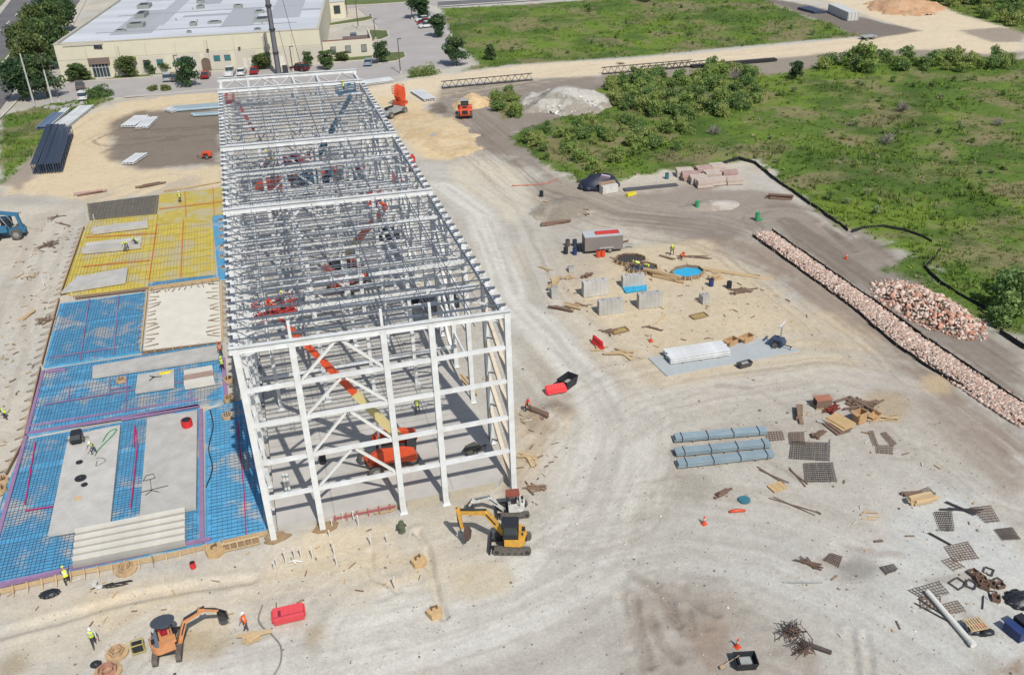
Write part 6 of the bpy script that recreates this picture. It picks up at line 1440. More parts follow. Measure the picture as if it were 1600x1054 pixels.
# pallets, crates, ply sheets
def pallet(px, py, rz, label, boxes=(), L=1.3, W=1.1, z=0., m=LUM):
    t = thing('pallet', label, 'pallet', G(px, py, z), rz, 'pallets and crates'); me = cubem(m)
    for k in range(7): obj('slat', me, t, (-L / 2 + L * (k + .5) / 7, 0, .13), 0, (L / 7 * .62, W, .03))
    for y in (-.42, 0, .42): obj('runner', me, t, (0, y * W, .06), 0, (L, .09, .1))
    for nm, mm, c, s in boxes: b = MB(); b.box((0, 0, 0), s); b.build(nm, mm, parent=t).location = c
    return t
pallet(1284, 635, hd(G(1272, 635), G(1300, 632)), 'reddish slatted crate at the upper right yard', [('crate_side', BRN, (0, -.4, .55), (1.5, .08, .8)), ('crate_side', BRN, (0, .4, .55), (1.5, .08, .8)), ('crate_lid', mat('crate_red', C(176, 120, 98), .8), (0, 0, .98), (1.55, .95, .08))], 1.5, .95)
for k in range(5):
    pass
t = thing('plywood_stack', 'fanned stack of plywood sheets at the upper right yard', 'plywood stack', G(1312, 666), .1)
for k in range(4): obj('plywood_sheet', cubem(PLY if k > 1 else BRN), t, (.25 * k - .4, .1 * k, .08 + .1 * k), .06 * k, (1.5, 2.2, .05))
t = thing('ply_sheet', 'single plywood sheet lying on pale ground left of the lower mat', 'plywood sheet', G(1215, 761), .15)
obj('sheet', cubem(PLY), t, (0, 0, .06), 0, (1.4, 1.0, .05)); obj('batten', cubem(LUM), t, (-.3, 0, .1), 0, (.08, .95, .05)); obj('batten', cubem(LUM), t, (.3, 0, .1), 0, (.08, .95, .05))
def carton(px, py, sx, sy, sz, label, m=CARD, rz=.2, z=0.):
    t = thing('open_box', label, 'box', G(px, py, z), rz); b = MB()
    for s in (-1, 1): b.box((s * sx / 2, 0, sz / 2), (.06, sy, sz)); b.box((0, s * sy / 2, sz / 2), (sx - .06, .06, sz))
    b.box((0, 0, .05), (sx - .06, sy - .06, .05)); b.build('sides', m, parent=t)
    for s in (-1, 1): b = MB(); b.box((s * (sx / 2 + .14), 0, sz - .02), (.34, sy, .03), ry=s * .5); b.build('flap', m, parent=t)
carton(1342, 658, .95, .8, 1.1, 'tall tan open box beside the tangled plank heap'); carton(1142, 537, 1.2, .8, .6, 'tan open box on the grey slab behind the beams, left', CARD, .3, .07); carton(1166, 532, 1.3, .8, .6, 'tan open box on the grey slab behind the beams, right', CARD, .3, .07); carton(1367, 652, .9, .7, .4, 'small tan box at the end of thin sticks', CARD, .4)
h = hd(G(1505, 990), G(1530, 985)); pallet(1524, 976, h, 'light wood pallet lying on top of dark bags', (), 1.35, 1.1, .62)
t = thing('bag_heap', 'dark bags with a red wrap under the light pallet', 'bag heap', G(1526, 990), h)
for k in range(7): b = MB(); b.ball((0, 0, 0), (.5, .32, .22), 8, 5, 0, -1, .12); b.build('bag', (BLKT, REDP, mat('grey_bag', C(96, 98, 108), .5))[(0, 0, 1, 2, 0, 2, 0)[k]], parent=t).location = (random.uniform(-.5, .6), random.uniform(-.35, .55), .22 + .16 * (k % 3))
t = thing('tote', 'dark blue tote and black case at the right picture edge', 'tote', G(1588, 990), h + .2, None, (.8, .8, .75))
b = MB(); b.box((-.3, 0, .5), (.75, 1.7, .9)); b.build('tote_body', NAVY2, parent=t); b = MB(); b.box((-.3, 0, .99), (.82, 1.8, .12)); b.build('lid', NAVY2, parent=t); b = MB(); b.box((.75, .1, .65), (.9, 1.5, 1.3)); b.build('case', BLKP, parent=t)
def tarpheap(px, py, rx, ry, rz, label, m, name='tarp_heap', n=10):
    t = thing(name, label, 'tarp', G(px, py)); b = MB(); b.ball((0, 0, 0), (rx, ry, rz), 16, 6, 0, 0, .1)
    for k in range(n): a = k * 2 * PI / n; b.ball((rx * .85 * math.cos(a), ry * .85 * math.sin(a), .05), (rx * .3, ry * .3, rz * .35), 7, 4, 0, 0, .25)
    b.build('sheet', m, parent=t); return t
tarpheap(1594, 938, 1.0, .9, .55, 'black tarp covered heap at the right picture edge', BLKT)
tarpheap(78, 928, .7, .45, .35, 'black plastic bag in front of the near pad edge', BLKT)
tarpheap(935, 291, 3.0, 2.2, 2.0, 'black tarp tent at the edge of the green field', mat('navy_tarp', C(50, 56, 74), .5, var=.2, scale=1.2, bump=.5)); b = MB(); p = G(941, 294); b.box((0, 0, 1.1), (1.5, .3, 2.6), rx=.5, ry=.3); o = b.build('pink_sheet', mat('mauve_sheet', C(178, 160, 176), .7)); o.location = p; tag(o, 'mauve sheet leaning on the black tarp tent', 'sheet')
t = thing('white_crate', 'white box with open lid in front of the black tarp tent', 'box', G(951, 300), .12); b = MB(); b.box((0, 0, .6), (2.6, 1.2, 1.2)); b.build('body', WHTP, parent=t); b = MB(); b.box((0, .5, 1.3), (2.8, .8, .12), rx=.3); b.build('lid', LUMD, parent=t)
t = thing('yellow_case', 'small yellow case beside the white box', 'case', G(986, 305), .3); b = MB(); b.box((0, 0, .2), (1.6, .55, .4)); b.build('body', YELP, parent=t); b = MB(); b.box((0, 0, .42), (1.5, .5, .06)); b.build('lid', YELP, parent=t)
a, e = G(975, 297), G(1058, 289); b = MB(); b.bar((a.x, a.y, .08), (e.x, e.y, .08), 1.1, .14); tag(b.build('mat_roll', mat('dark_mat', C(96, 96, 98), .9)), 'long dark mat lying behind the yellow case', 'mat')
for px, py, l in ((1089, 326, 'green pipe stub beside the small gravel heap'), (1183, 344, 'green pipe stub near the end of the rock line')):
    t = thing('pipe_stub', l, 'pipe stub', G(px, py), 0, 'green pipe stubs'); b = MB(); b.tube((0, 0, 0), (0, 0, 1.1), .3, n=12); b.build('pipe', GREENP, parent=t); b = MB(); b.tube((0, 0, 1.1), (0, 0, 1.16), .34, n=12); b.box((.5, 0, .1), (.5, .4, .2)); b.build('cap', GREENP, parent=t)
# rusty rings
for k, (px, py, r, m) in enumerate(((1521, 896, .5, RUST), (1545, 892, .55, RD), (1534, 908, .62, RUST), (1528, 902, .5, RUST), (1497, 911, .75, RD), (1540, 915, .5, RUST), (1549, 913, .42, RUST), (1562, 915, .42, RUST), (1559, 907, .42, RD), (1552, 928, .48, RD), (1556, 935, .45, RUST), (1518, 912, .6, RD))):
    t = thing('bar_ring', ('rusty bent bar ring, one of the heap on the gravel'), 'bar ring', G(px, py, .03 + .05 * (k % 3)), random.uniform(0, 1.5), 'rusty bar rings'); b = MB()
    for z in (0, .09, .18)[:3 if m is RUST else 1]:
        P = [(r * .7, r * .5, z), (-r * .6, r * .6, z), (-r * .7, -r * .5, z), (r * .6, -r * .6, z), (r * .7, r * .5, z)]
        for p, q in zip(P, P[1:]): b.bar(p, q, .07, .09)
    b.build('ring', m, parent=t)
a, e = G(1449, 924, .2), G(1521, 1007, .2); t = thing('white_pipe', 'long thick white pipe lying across the gravel', 'pipe', a); b = MB(); b.tube((0, 0, 0), e - a, .2, n=16); b.build('pipe', PVC, parent=t); b = MB(); d = (e - a).normalized(); b.tube(e - a - d * .3, e - a + d * .03, .235, n=16); b.build('collar', PVC, parent=t)
# heap of bent rebar near the bottom edge
t = thing('scrap_heap', 'tangled heap of bent rusty rebar near the bottom edge', 'scrap heap', G(1246, 1002))
for k in range(90):
    a = random.uniform(0, 6.28); q = Vector((random.gauss(0, .35), random.choice((-.75, .7)) + random.gauss(0, .22), random.uniform(.03, .5))); d = Vector((math.cos(a), math.sin(a), random.uniform(-.15, .3))); b = MB()
    b.path([q - d * random.uniform(.3, .6), q, q + d * random.uniform(.2, .6) + Vector((random.uniform(-.3, .3), random.uniform(-.3, .3), random.uniform(-.1, .2)))], .03, 5); b.build('bar', RUST if k % 2 else RD, parent=t)
b = MB(); b.bar((.2, -.4, .3), (1.6, -1.6, .1), .3, .1); b.build('steel_channel', RD, parent=t)
# shallow holes, PVC stubs, hose
for px, py, l in ((1092, 494, 'shallow rectangular hole with yellow lining on the tan site'), (968, 517, 'shallow tan hole left of the brown scraps')):
    a = G(px, py); t = thing('pit_form', l, 'pit', a, .12); b = MB(); b.box((0, 0, -.0), (1.9, .9, .04)); b.build('lining', mat('ochre_lining', C(176, 152, 98), .9), parent=t)
    b = MB()
    for s in (-1, 1): b.box((s * .95, 0, .06), (.08, 1.0, .18)); b.box((0, s * .5, .06), (1.9, .08, .18))
    b.build('rim', LUMD, parent=t)
for i, (px, py, hh) in enumerate(((447, 880, 1.5), (461, 873, 1.1), (471, 872, 1.1), (489, 873, 1.2), (433, 884, .8), (429, 890, .8), (526, 883, .9), (523, 866, .8), (520, 858, .8), (515, 838, .6), (580, 852, 1.2), (605, 847, .8), (617, 917, 1.0), (536, 812, .8), (553, 812, .9), (560, 820, 1.0), (519, 822, .7), (285, 800, .2), (70, 450, 1.6), (78, 440, 1.2), (114, 468, 1.2), (139, 348, 1.4), (148, 345, 1.0))):
    t = thing('pvc_stub', 'white pvc pipe stub sticking up out of the ground', 'pipe stub', G(px, py), random.random() * 6, 'white pvc stubs'); b = MB(); b.tube((0, 0, -.05), (random.uniform(-.06, .06), 0, hh), .048, n=8); b.build('pipe', PVC, parent=t); b = MB(); b.tube((0, 0, hh - .06), (0, 0, hh + .03), .075, n=8); b.build('cap', PVC, parent=t)
a = MB(); a.path([G(449, 878, .1), G(460, 875, .12), G(472, 877, .1)], .07, 6); a.path([G(455, 871, .1), G(462, 880, .1)], .07, 6); tag(a.build('pvc_fittings', PVC), 'white pvc pipe pieces lying crossed on the ground', 'pipe')
def hose(pts, r, m, label, z=.05):
    P = [G(a, b_, z) for a, b_ in pts]; Q = []
    for i in range(len(P) - 1):
        p0, p1, p2, p3 = P[max(i - 1, 0)], P[i], P[i + 1], P[min(i + 2, len(P) - 1)]
        for k in range(6):
            t_ = k / 6; Q.append(.5 * ((2 * p1) + (p2 - p0) * t_ + (2 * p0 - 5 * p1 + 4 * p2 - p3) * t_ * t_ + (3 * p1 - p0 - 3 * p2 + p3) * t_ ** 3))
    Q.append(P[-1]); return tag(MB().path(Q, r, 6).build('hose', m), label, 'hose', 'hoses and cables')
GH = mat('grey_hose', C(150, 146, 138), .7)
hose([(428, 1054), (438, 1035), (439, 1010), (426, 992), (410, 978), (404, 965), (410, 945)], .06, GH, 'grey hose snaking to the bottom edge left of the fallen barrier'); hose([(800, 290), (850, 287), (872, 278)], .08, mat('red_hose', C(214, 130, 116), .7), 'thin red line on the pale ground by the field corner'); hose([(148, 712), (156, 700), (176, 680), (182, 670), (170, 675), (160, 690)], .06, GREENP, 'green hose coiled on the large concrete panel', .56); hose([(152, 720), (150, 728), (158, 724), (165, 720), (160, 715), (150, 716)], .05, GH, 'thin hose loop at the feet of the panel worker', .56); hose([(328, 640), (333, 665), (326, 700), (332, 730), (322, 760)], .05, BLKP, 'dark cable snaking on the shaded blue strip', .3)
t = thing('survey_cage', 'folded dark wire stand drawn on the stained concrete panel', 'wire stand', G(240, 760, .55), .1); b = MB()
for p, q in (((-.8, 1.2, 0), (.2, 1.2, 0)), ((-.5, 1.9, 0), (.1, 1.9, 0)), ((-.8, 1.2, 0), (-.5, 1.9, 0)), ((.2, 1.2, 0), (.1, 1.9, 0)), ((-.2, 1.2, 0), (-.2, -.6, 0)), ((-1.3, -.4, 0), (1.2, -.4, 0)), ((-.7, -1.0, 0), (-.2, -.5, 0)), ((.4, -1.0, 0), (-.2, -.5, 0))): b.bar((p[0], p[1], .04), (q[0], q[1], .04), .04)
b.build('frame', STEELD, parent=t)
for px, py, r, l, m in ((126, 747, .5, 'black round lid on the large concrete panel', BLKP), (132, 757, .28, 'small black disc below the black lid', BLKP), (124, 722, .3, 'black coil on the large concrete panel', BLKP), (122, 778, .3, 'small tan scrap at the near end of the panel', LUM)):
    t = thing('lid', l, 'lid', G(px, py, .55), 0); b = MB(); b.tube((0, 0, 0), (0, 0, .07), r, n=14); b.build('disc', m, parent=t); b = MB(); b.ball((0, 0, .07), r * .4, 8, 4, 0, 0); b.build('knob', m, parent=t)
t = thing('yellow_cloth', 'yellow cloth crumpled on the small concrete platform', 'cloth', G(259, 582, .5), .1); b = MB(); b.ball((0, 0, 0), (.75, .28, .12), 12, 4, 0, 0, .2); b.build('cloth', YELP, parent=t)
t = thing('tripod', 'dark tripod lying on the small concrete platform', 'tripod', G(240, 590, .5), 0); b = MB()
for a in (0, 2.1, 4.2): b.bar((0, 0, .1), (.8 * math.cos(a), .6 * math.sin(a), .04), .06)
b.build('legs', STEELD, parent=t); b = MB(); b.ball((0, 0, .12), .12, 6, 4); b.build('head', STEELD, parent=t)
# bins and covered stacks on the slab under the roof
for px, py, sx, sy, sz, m, l in ((440, 262, 7, 3, 1.4, mat('maroon_cover', C(130, 60, 84), .7), 'maroon covered stack deep inside the frame, left'), (480, 255, 5, 3, 1.6, mat('maroon_cover', C(130, 60, 84), .7), 'maroon covered stack deep inside the frame, right'), (455, 270, 7, 2.2, 1., BLKP, 'dark stack of slats inside the frame before the maroon covers'), (605, 372, 3.5, 2.4, 1.2, BLKP, 'dark bin inside the frame near the orange boom'), (690, 480, 4, 2.2, 1.2, BLKP, 'dark bin inside the frame near the right wall'), (655, 470, 2.4, 2, 1., STEELD, 'dark steel rack inside the frame behind the front girder'), (620, 288, 2.2, 2.4, 1.8, LREDM, 'red equipment box inside the right wall'), (640, 262, 2., 2, 2., LREDM, 'red equipment box farther along the right wall')):
    t = thing('covered_stack', l, 'material stack', G(px, py, ZS), .05, 'material stacks on the floor slab')
    n = 4
    for k in range(n): obj('bundle', cubem(m), t, (0, -sy / 2 + sy * (k + .5) / n, sz / 2 + .05), 0, (sx * random.uniform(.85, 1), sy / n * .9, sz * random.uniform(.8, 1)))
    s = MB(); s.box((-sx * .3, 0, .05), (.15, sy, .1)); s.box((sx * .3, 0, .05), (.15, sy, .1)); s.build('bearer', LUMD, parent=t)
for k in range(2):
    t = thing('white_post_pair', ('white pipe post standing on the front slab, left', 'white pipe post standing on the front slab, right')[k], 'post', G(448 + k * 5, 770, ZS), 0); b = MB(); b.tube((0, 0, 0), (0, 0, 2.0), .12, n=10); b.build('post', PVC, parent=t); b = MB(); b.tube((0, 0, .3), (0, 0, .45), .16, n=10); b.tube((0, 0, 1.75), (0, 0, 1.9), .16, n=10); b.build('collar', GALV, parent=t)
t = thing('plant_box', 'small dark green hydrant like stand in front of the slab', 'valve stand', G(628, 830), .2); b = MB()
for z, r in ((.0, .32), (.3, .28), (.55, .34), (.8, .25)): b.tube((0, 0, z), (0, 0, z + .22), r, r * .85, n=8)
b.build('body', mat('olive_iron', C(96, 104, 84), .7, var=.25), parent=t); b = MB(); b.tube((-.4, 0, .5), (.4, 0, .5), .1, n=8); b.build('outlets', STEELD, parent=t)
t = thing('tool_cart', 'small dark wire cart left of the orange excavator', 'cart', G(217, 1016), .1); b = MB()
for x in (-.4, .4):
    for y in (-.3, .3): b.bar((x, y, 0), (x, y, .8), .06)
for z in (.1, .8):
    b.bar((-.4, -.3, z), (.4, -.3, z), .06); b.bar((-.4, .3, z), (.4, .3, z), .06); b.bar((-.4, -.3, z), (-.4, .3, z), .06); b.bar((.4, -.3, z), (.4, .3, z), .06)
b.build('frame', mat('yellow_frame', C(190, 176, 110), .6), parent=t); b = MB(); b.box((0, 0, .45), (.65, .5, .55)); b.build('engine', BLKP, parent=t)
tarpheap(150, 1038, .35, .3, .3, 'small dark bucket shaped lump near the bottom edge', BLKP)
t = thing('wash_basket', 'white and dark pile of hoses before the pad edge', 'hose pile', G(175, 915), 0); b = MB()
for k in range(6): b.path([(random.uniform(-1.6, 1.6), random.uniform(-.2, .2), .06), (random.uniform(-1, 1), random.uniform(-.3, .3), .12), (random.uniform(-1.6, 1.6), random.uniform(-.2, .2), .06)], .04, 5)
b.build('hoses', STEELD, parent=t); b = MB(); b.box((-1.2, .25, .35), (.3, .06, .7), ry=.3); b.box((-.9, .1, .1), (.5, .3, .15)); b.build('white_board', WHTP, parent=t)
# far container, dark panel, flatbed
a, e, r, L = at2((1291, 18), (1324, 33)); t = thing('shipping_container', 'white shipping container beside the tan crossing', 'shipping container', G(1324, 33), r + PI); hc = H(1324, 33, 19.5)
cw = 3.0; r2 = r; L = max(L, 9)
Lc = (G(1324, 33) - G(1291, 19)).length
b = MB(); b.box((Lc / 2, -cw / 2, hc / 2), (Lc, cw, hc)); b.build('body', WHTP, parent=t)
b = MB()
for k in range(24): b.box((Lc * (k + .5) / 24, .02, hc / 2), (Lc / 48, .08, hc * .9))
b.build('corrugation', WHTP, parent=t, kind='stuff')
b = MB()
for k in range(24): b.box((Lc * (k + .5) / 24, -cw - .02, hc / 2), (Lc / 48, .08, hc * .9))
b.build('corrugation', WHTP, parent=t, kind='stuff')
b = MB()
for y in (-.2, -1.0, -2.0, -2.8): b.box((-.05, y * cw / 3, hc / 2), (.08, .1, hc * .92))
b.build('door_bars', GREYC, parent=t)
P = [G(a, b_, .15) for a, b_ in ((1246, 14), (1264, 12), (1290, 20), (1272, 21))]; c = sum(P, Vector()) / 4; b = MB(); b.prism([(p.x - c.x, p.y - c.y) for p in P][::-1], 0, .6, axis='Z'); o = b.build('dark_sheet', NAVY); o.location = (c.x, c.y, 0); tag(o, 'dark blue sheeted stack on the grey soil left of the container', 'sheeted stack')
a, e, r, L = at2((1346, 62), (1366, 60)); t = thing('flatbed_trailer', 'small flatbed trailer at the tip of the upper green field', 'trailer', (a + e) / 2, r); b = MB(); b.box((0, 0, .7), (L, 2.2, .2)); b.build('deck', GREYC, parent=t)
for x in (-1, 1):
    for y in (-1, 1): wheel(t, (x * .8, y * 1., .4), .4, .25)
# monopole and lamp posts
bx = G(436, 117); t = thing('radio_mast', 'very tall dark tapered mast rising behind the frame and cut by the top edge', 'mast', bx); top_ = VP(421, -12, bx, Vector((1, 0, 0)))
MH = H(436, 117, -14)
b = MB(); b.tube((0, 0, 0), (0, 0, MH * .55), .62, .5, 12); b.tube((0, 0, MH * .55), (0, 0, MH), .48, .38, 12); b.build('pole', mat('mast_grey', C(112, 112, 118), .6), parent=t)
b = MB()
for k in range(3): b.tube((0, 0, MH * (.26 + .28 * k)), (0, 0, MH * (.26 + .28 * k) + .4), .72, n=12)
b.build('flange', DK, parent=t)
b = MB(); b.bar((-.6, -.4, 0), (-.48, -.3, MH), .12); b.bar((.5, -.5, 0), (.4, -.4, MH), .1); b.box((1.6, 0, 1.0), (1.2, 1.0, 2)); b.build('cable_run', DK, parent=t)
cw_ = MB(); cw_.bar((3, 1, MH), (5.5, -1, 0), .1); cw_.build('guy_cable', DK, parent=t)
LP = mat('lamp_post_grey', C(98, 94, 92), .5)
for px, py, ty, l, m in ((281, 137, 87, 'dark lamp post beside the round tree before the office', LP), (92, 158, 103, 'thin dark lamp post at the left end of the parking lot', LP), (458, 112, 73, 'dark lamp post right of the tall mast', LP), (626, 115, 61, 'dark lamp post nearest the tan road, right of the frame', LP), (587, 62, 30, 'dark lamp post beside the carport', LP), (560, 45, 2, 'dark lamp post between outbuilding and carport', LP), (543, 27, -4, 'dark lamp post beside the outbuilding', LP), (644, 31, -6, 'pale lamp post at the far car row', LP), (705, 57, 38, 'small lamp post near the dark roadside tree', LP)):
    hh = H(px, py, ty); t = thing('lamp_post', l, 'lamp post', G(px, py), 0, 'lamp posts of the parking lot'); b = MB(); b.tube((0, 0, .6), (0, 0, hh), .13, .09, 8); b.build('pole', m, parent=t); b = MB(); b.tube((0, 0, 0), (0, 0, .65), .3, n=10); b.build('footing', PALEC, parent=t); b = MB(); b.box((.35, 0, hh), (.9, .35, .16)); b.build('lamp_head', m, parent=t)
for px, py, ty, l in ((54, 165, 84, 'tall white pole at the left verge, taller of two'), (82, 160, 109, 'shorter white pole at the left verge')):
    hh = H(px, py, ty); t = thing('utility_pole', l, 'pole', G(px, py), 0, 'white poles on the verge'); b = MB(); b.tube((0, 0, 0), (0, 0, hh), .22, .15, 8); b.build('pole', mat('pale_pole', C(196, 196, 194), .6), parent=t); b = MB(); b.tube((0, 0, hh), (0, 0, hh + 3.5), .09, n=6); b.build('tip', LP, parent=t)
for px, py, ty, l in ((217, 117, 110, 'small white sign on a post before the office, left'), (235, 115, 108, 'small white sign on a post before the office, middle'), (262, 113, 106, 'small white sign on a post before the office, right')):
    t = thing('sign_post', l, 'sign', G(px, py, .2), oang, 'small white parking signs'); b = MB(); b.bar((0, 0, 0), (0, 0, 2.2), .09); b.build('post', GREYC, parent=t); b = MB(); b.box((0, -.08, 2.0), (.5, .05, .7)); b.build('plate', WHTP, parent=t)
# silt fence: black fabric on stakes
def silt(pts, label, hgt=.55):
    P = [G(a, b_) for a, b_ in pts]; t = thing('silt_fence', label, 'silt fence', P[0], 0, 'black silt fences'); o = P[0]; Q = []
    for a, e in zip(P, P[1:]):
        n = max(1, int((e - a).length / 1.2))
        Q += [a.lerp(e, k / n) - o for k in range(n)]
    Q.append(P[-1] - o); b = MB()
    for p, q in zip(Q, Q[1:]):
        s = Vector((random.uniform(-.08, .08), random.uniform(-.08, .08), 0)); b.bar(p + Vector((0, 0, hgt / 2 - .05)) + s, q + Vector((0, 0, hgt / 2 - .05 + random.uniform(-.08, .05))) + s, .07, hgt * random.uniform(.85, 1.05))
    b.build('fabric', BLACKF, parent=t)
    sm = MB(); sm.bar((0, 0, -.1), (0, 0, hgt + .1), .07); sme = sm.mesh('stake', LUMD)
    for p in Q[::2]: obj('stake', sme, t, p + Vector((.08, .08, 0)))
silt([(1330, 363), (1348, 358), (1378, 356), (1412, 362), (1440, 372), (1455, 381)], 'black silt fence bending round the inlet of the field, upper run'); silt([(1469, 392), (1463, 402), (1444, 420), (1468, 443), (1500, 464), (1538, 484)], 'black silt fence going down the field edge, lower run'); silt([(1060, 272), (1110, 262), (1154, 249), (1180, 256), (1215, 285), (1260, 316), (1325, 361)], 'black silt fence along the field edge behind the reddish stacks', .55); silt([(1560, 520), (1600, 545)], 'short black silt fence at the right picture edge', .6)
silt([(1206, 361), (1280, 412), (1360, 467), (1450, 532), (1545, 596), (1600, 632)], 'black netting along the far side of the rock line', .4); silt([(1176, 369), (1240, 415), (1330, 480), (1400, 540), (1445, 570), (1500, 603)], 'black netting along the near side of the rock line', .35)
# ------------------------------------------------------------------ rocks
ROCK = attr_mat('pink_rock', nscale=(1.2, 6, 20), amt=(.12, .16, .12), bump=.5, bdist=.05)
def rock_verts(n):
    v = RNG.normal(size=(n, 14, 3)); return v
_ico = None
def ico():
    global _ico
    if _ico is None:
        t = (1 + 5 ** .5) / 2
        v = np.array([(-1, t, 0), (1, t, 0), (-1, -t, 0), (1, -t, 0), (0, -1, t), (0, 1, t), (0, -1, -t), (0, 1, -t), (t, 0, -1), (t, 0, 1), (-t, 0, -1), (-t, 0, 1)], float); v /= np.linalg.norm(v[0])
        f = np.array([(0, 11, 5), (0, 5, 1), (0, 1, 7), (0, 7, 10), (0, 10, 11), (1, 5, 9), (5, 11, 4), (11, 10, 2), (10, 7, 6), (7, 1, 8), (3, 9, 4), (3, 4, 2), (3, 2, 6), (3, 6, 8), (3, 8, 9), (4, 9, 5), (2, 4, 11), (6, 2, 10), (8, 6, 7), (9, 8, 1)])
        _ico = v, f
    return _ico
def tri_mesh(name, V, F, rgb, m, per=3):
    me = bpy.data.meshes.new(name); me.vertices.add(len(V)); me.vertices.foreach_set('co', V.astype(np.float32).ravel())
    me.loops.add(F.size); me.loops.foreach_set('vertex_index', F.astype(np.int32).ravel())
    me.polygons.add(len(F)); me.polygons.foreach_set('loop_start', np.arange(0, F.size, per, dtype=np.int32))
    at = me.attributes.new('tone', 'FLOAT_COLOR', 'POINT'); at.data.foreach_set('color', np.concatenate([rgb, np.ones((len(rgb), 1))], 1).astype(np.float32).ravel())
    me.materials.append(m); me.update(calc_edges=True); return me
def rocks(cent, size, cols, name, flat=.75):
    v, f = ico(); n = len(cent)
    V = v[None] * (1 + RNG.uniform(-.32, .32, (n, 12, 1))) * RNG.uniform(.6, 1.25, (n, 1, 3)) * np.array([1, 1, flat]) * size[:, None, None]
    a = RNG.uniform(0, 6.28, n); c, s = np.cos(a)[:, None], np.sin(a)[:, None]
    V = np.stack([V[..., 0] * c - V[..., 1] * s, V[..., 0] * s + V[..., 1] * c, V[..., 2]], -1) + cent[:, None, :]
    F = (f[None] + (np.arange(n) * 12)[:, None, None]).reshape(-1, 3)
    return tri_mesh(name, V.reshape(-1, 3), F, np.repeat(cols, 12, 0), ROCK)
def rcol(n, base, alt, p=.35):
    k = RNG.random(n) < p; c = np.where(k[:, None], np.array(C(*alt)), np.array(C(*base))); return c * RNG.uniform(.72, 1.25, (n, 1))
NR = [np.array(tuple(G(a, b))[:2]) for a, b in ((1178, 368), (1240, 412), (1330, 477), (1400, 533), (1500, 603), (1600, 668))]
FRR = [np.array(tuple(G(a, b))[:2]) for a, b in ((1206, 362), (1275, 410), (1358, 466), (1448, 531), (1544, 596), (1640, 655))]
n = 9500; u = RNG.uniform(0, 5, n); i = u.astype(int); fu = (u - i)[:, None]; NA, FA = np.array(NR), np.array(FRR)
ed = NA[i] * (1 - fu) + NA[i + 1] * fu; ef = FA[i] * (1 - fu) + FA[i + 1] * fu; w_ = np.clip(RNG.normal(.5, .27, n), -.06, 1.06)[:, None]
xy = ed * (1 - w_) + ef * w_; z = .03 + .34 * np.sin(np.clip(w_[:, 0], 0, 1) * PI) * RNG.uniform(.6, 1, n)
o = obj('rock_berm', rocks(np.column_stack([xy, z]), RNG.uniform(.06, .24, n), rcol(n, (214, 194, 181), (194, 162, 146)), 'rock_berm'), kind='stuff'); o['label'] = 'long low berm of pinkish broken rocks'
# rubble pile: the bigger rocks are parts
PC = G(1447, 480); ang = hd(G(1385, 440), G(1515, 515)); t = thing('rubble_pile', 'heap of large pinkish broken rocks beside the green field', 'rubble pile', PC, ang)
variants = []
for k in range(8):
    variants.append(rocks(np.zeros((1, 3)), np.array([1.]), rcol(1, (216, 192, 178), (198, 150, 130), .4), 'rock'))
for k in range(280):
    while True:
        x, y = random.uniform(-1, 1), random.uniform(-1, 1); q = x * x + y * y
        if q < 1: break
    s = random.uniform(.14, .36) * random.choice((1, 1, 1, 1.5))
    obj('rock', variants[k % 8], t, (x * 7.2, y * 3.4, max(.06, (1 - q) * .85 + random.uniform(-.1, .15))), (random.random() * 3, random.random() * 3, random.random() * 6), (s * random.uniform(.8, 1.5), s, s * random.uniform(.7, 1)))
n = 700; a = RNG.uniform(0, 6.28, n); q = np.sqrt(RNG.random(n)) * 1.12; P = np.column_stack([np.cos(a) * q * 7.4, np.sin(a) * q * 3.6, np.maximum(.02, (1 - q * q) * 1.05)])
obj('small_rocks', rocks(P, RNG.uniform(.08, .24, n), rcol(n, (222, 200, 186), (196, 140, 118), .3), 'small_rocks'), t, kind='stuff')
n = 6000; lx, ly = RNG.uniform(-20, 60, n), RNG.uniform(-32, 30, n)   # scattered pebbles and clods on the worked ground
k = (lx > 22) | ((ly < -2)); lx, ly = lx[k], ly[k]; n = len(lx)
o = obj('scattered_pebbles', rocks(np.column_stack([lx, ly, [gz(a, b) + .01 for a, b in zip(lx, ly)]]), RNG.uniform(.02, .075, n) * np.where(RNG.random(n) < .06, 2., 1.), rcol(n, (206, 198, 186), (130, 120, 108), .4), 'scattered_pebbles'), kind='stuff'); o['label'] = 'scattered pebbles and clods'
# ------------------------------------------------------------------ heaps of earth
EARTH = attr_mat('heap_soil', nscale=(.4, 2.2, 9), amt=(.08, .12, .2), bump=.8, bdist=.2)
def mound(px, py, rx, ry, h, rz, label, base, alt, seed, sharp=1.3, name='earth_heap', flat=0.):
    c = G(px, py); nx = ny = 70; gx_, gy_ = np.meshgrid(np.linspace(-1.15, 1.15, nx), np.linspace(-1.15, 1.15, ny)); x, y = gx_.ravel(), gy_.ravel()
    q = np.hypot(x, y) * (1 + (fbm(x * rx, y * ry, 3.2, 4, seed) - .5) * .7)
    z = np.clip((1 - q ** sharp), -.05, 1 - flat) * h
    z = np.where(z > 0, z + (fbm(x * rx, y * ry, 1.1, 4, seed + 4) - .5) * .5 * np.minimum(1, z), -.15)
    t_ = sstep(.4, .62, fbm(x * rx, y * ry, 2.5, 4, seed + 9))[:, None]; col = np.array(C(*base)) * (1 - t_) + np.array(C(*alt)) * t_
    o = obj(name, add_grid(name, nx, ny, np.column_stack([x * rx, y * ry, z]), col, EARTH), None, (c.x, c.y, -.02), rz); return tag(o, label, 'earth heap', 'heaps of earth and rock')
mound(886, 160, 9.5, 9.0, 3.4, .1, 'broad heap of whitish broken rock beside the bushes', (206, 202, 194), (168, 160, 148), 61, 1.25)
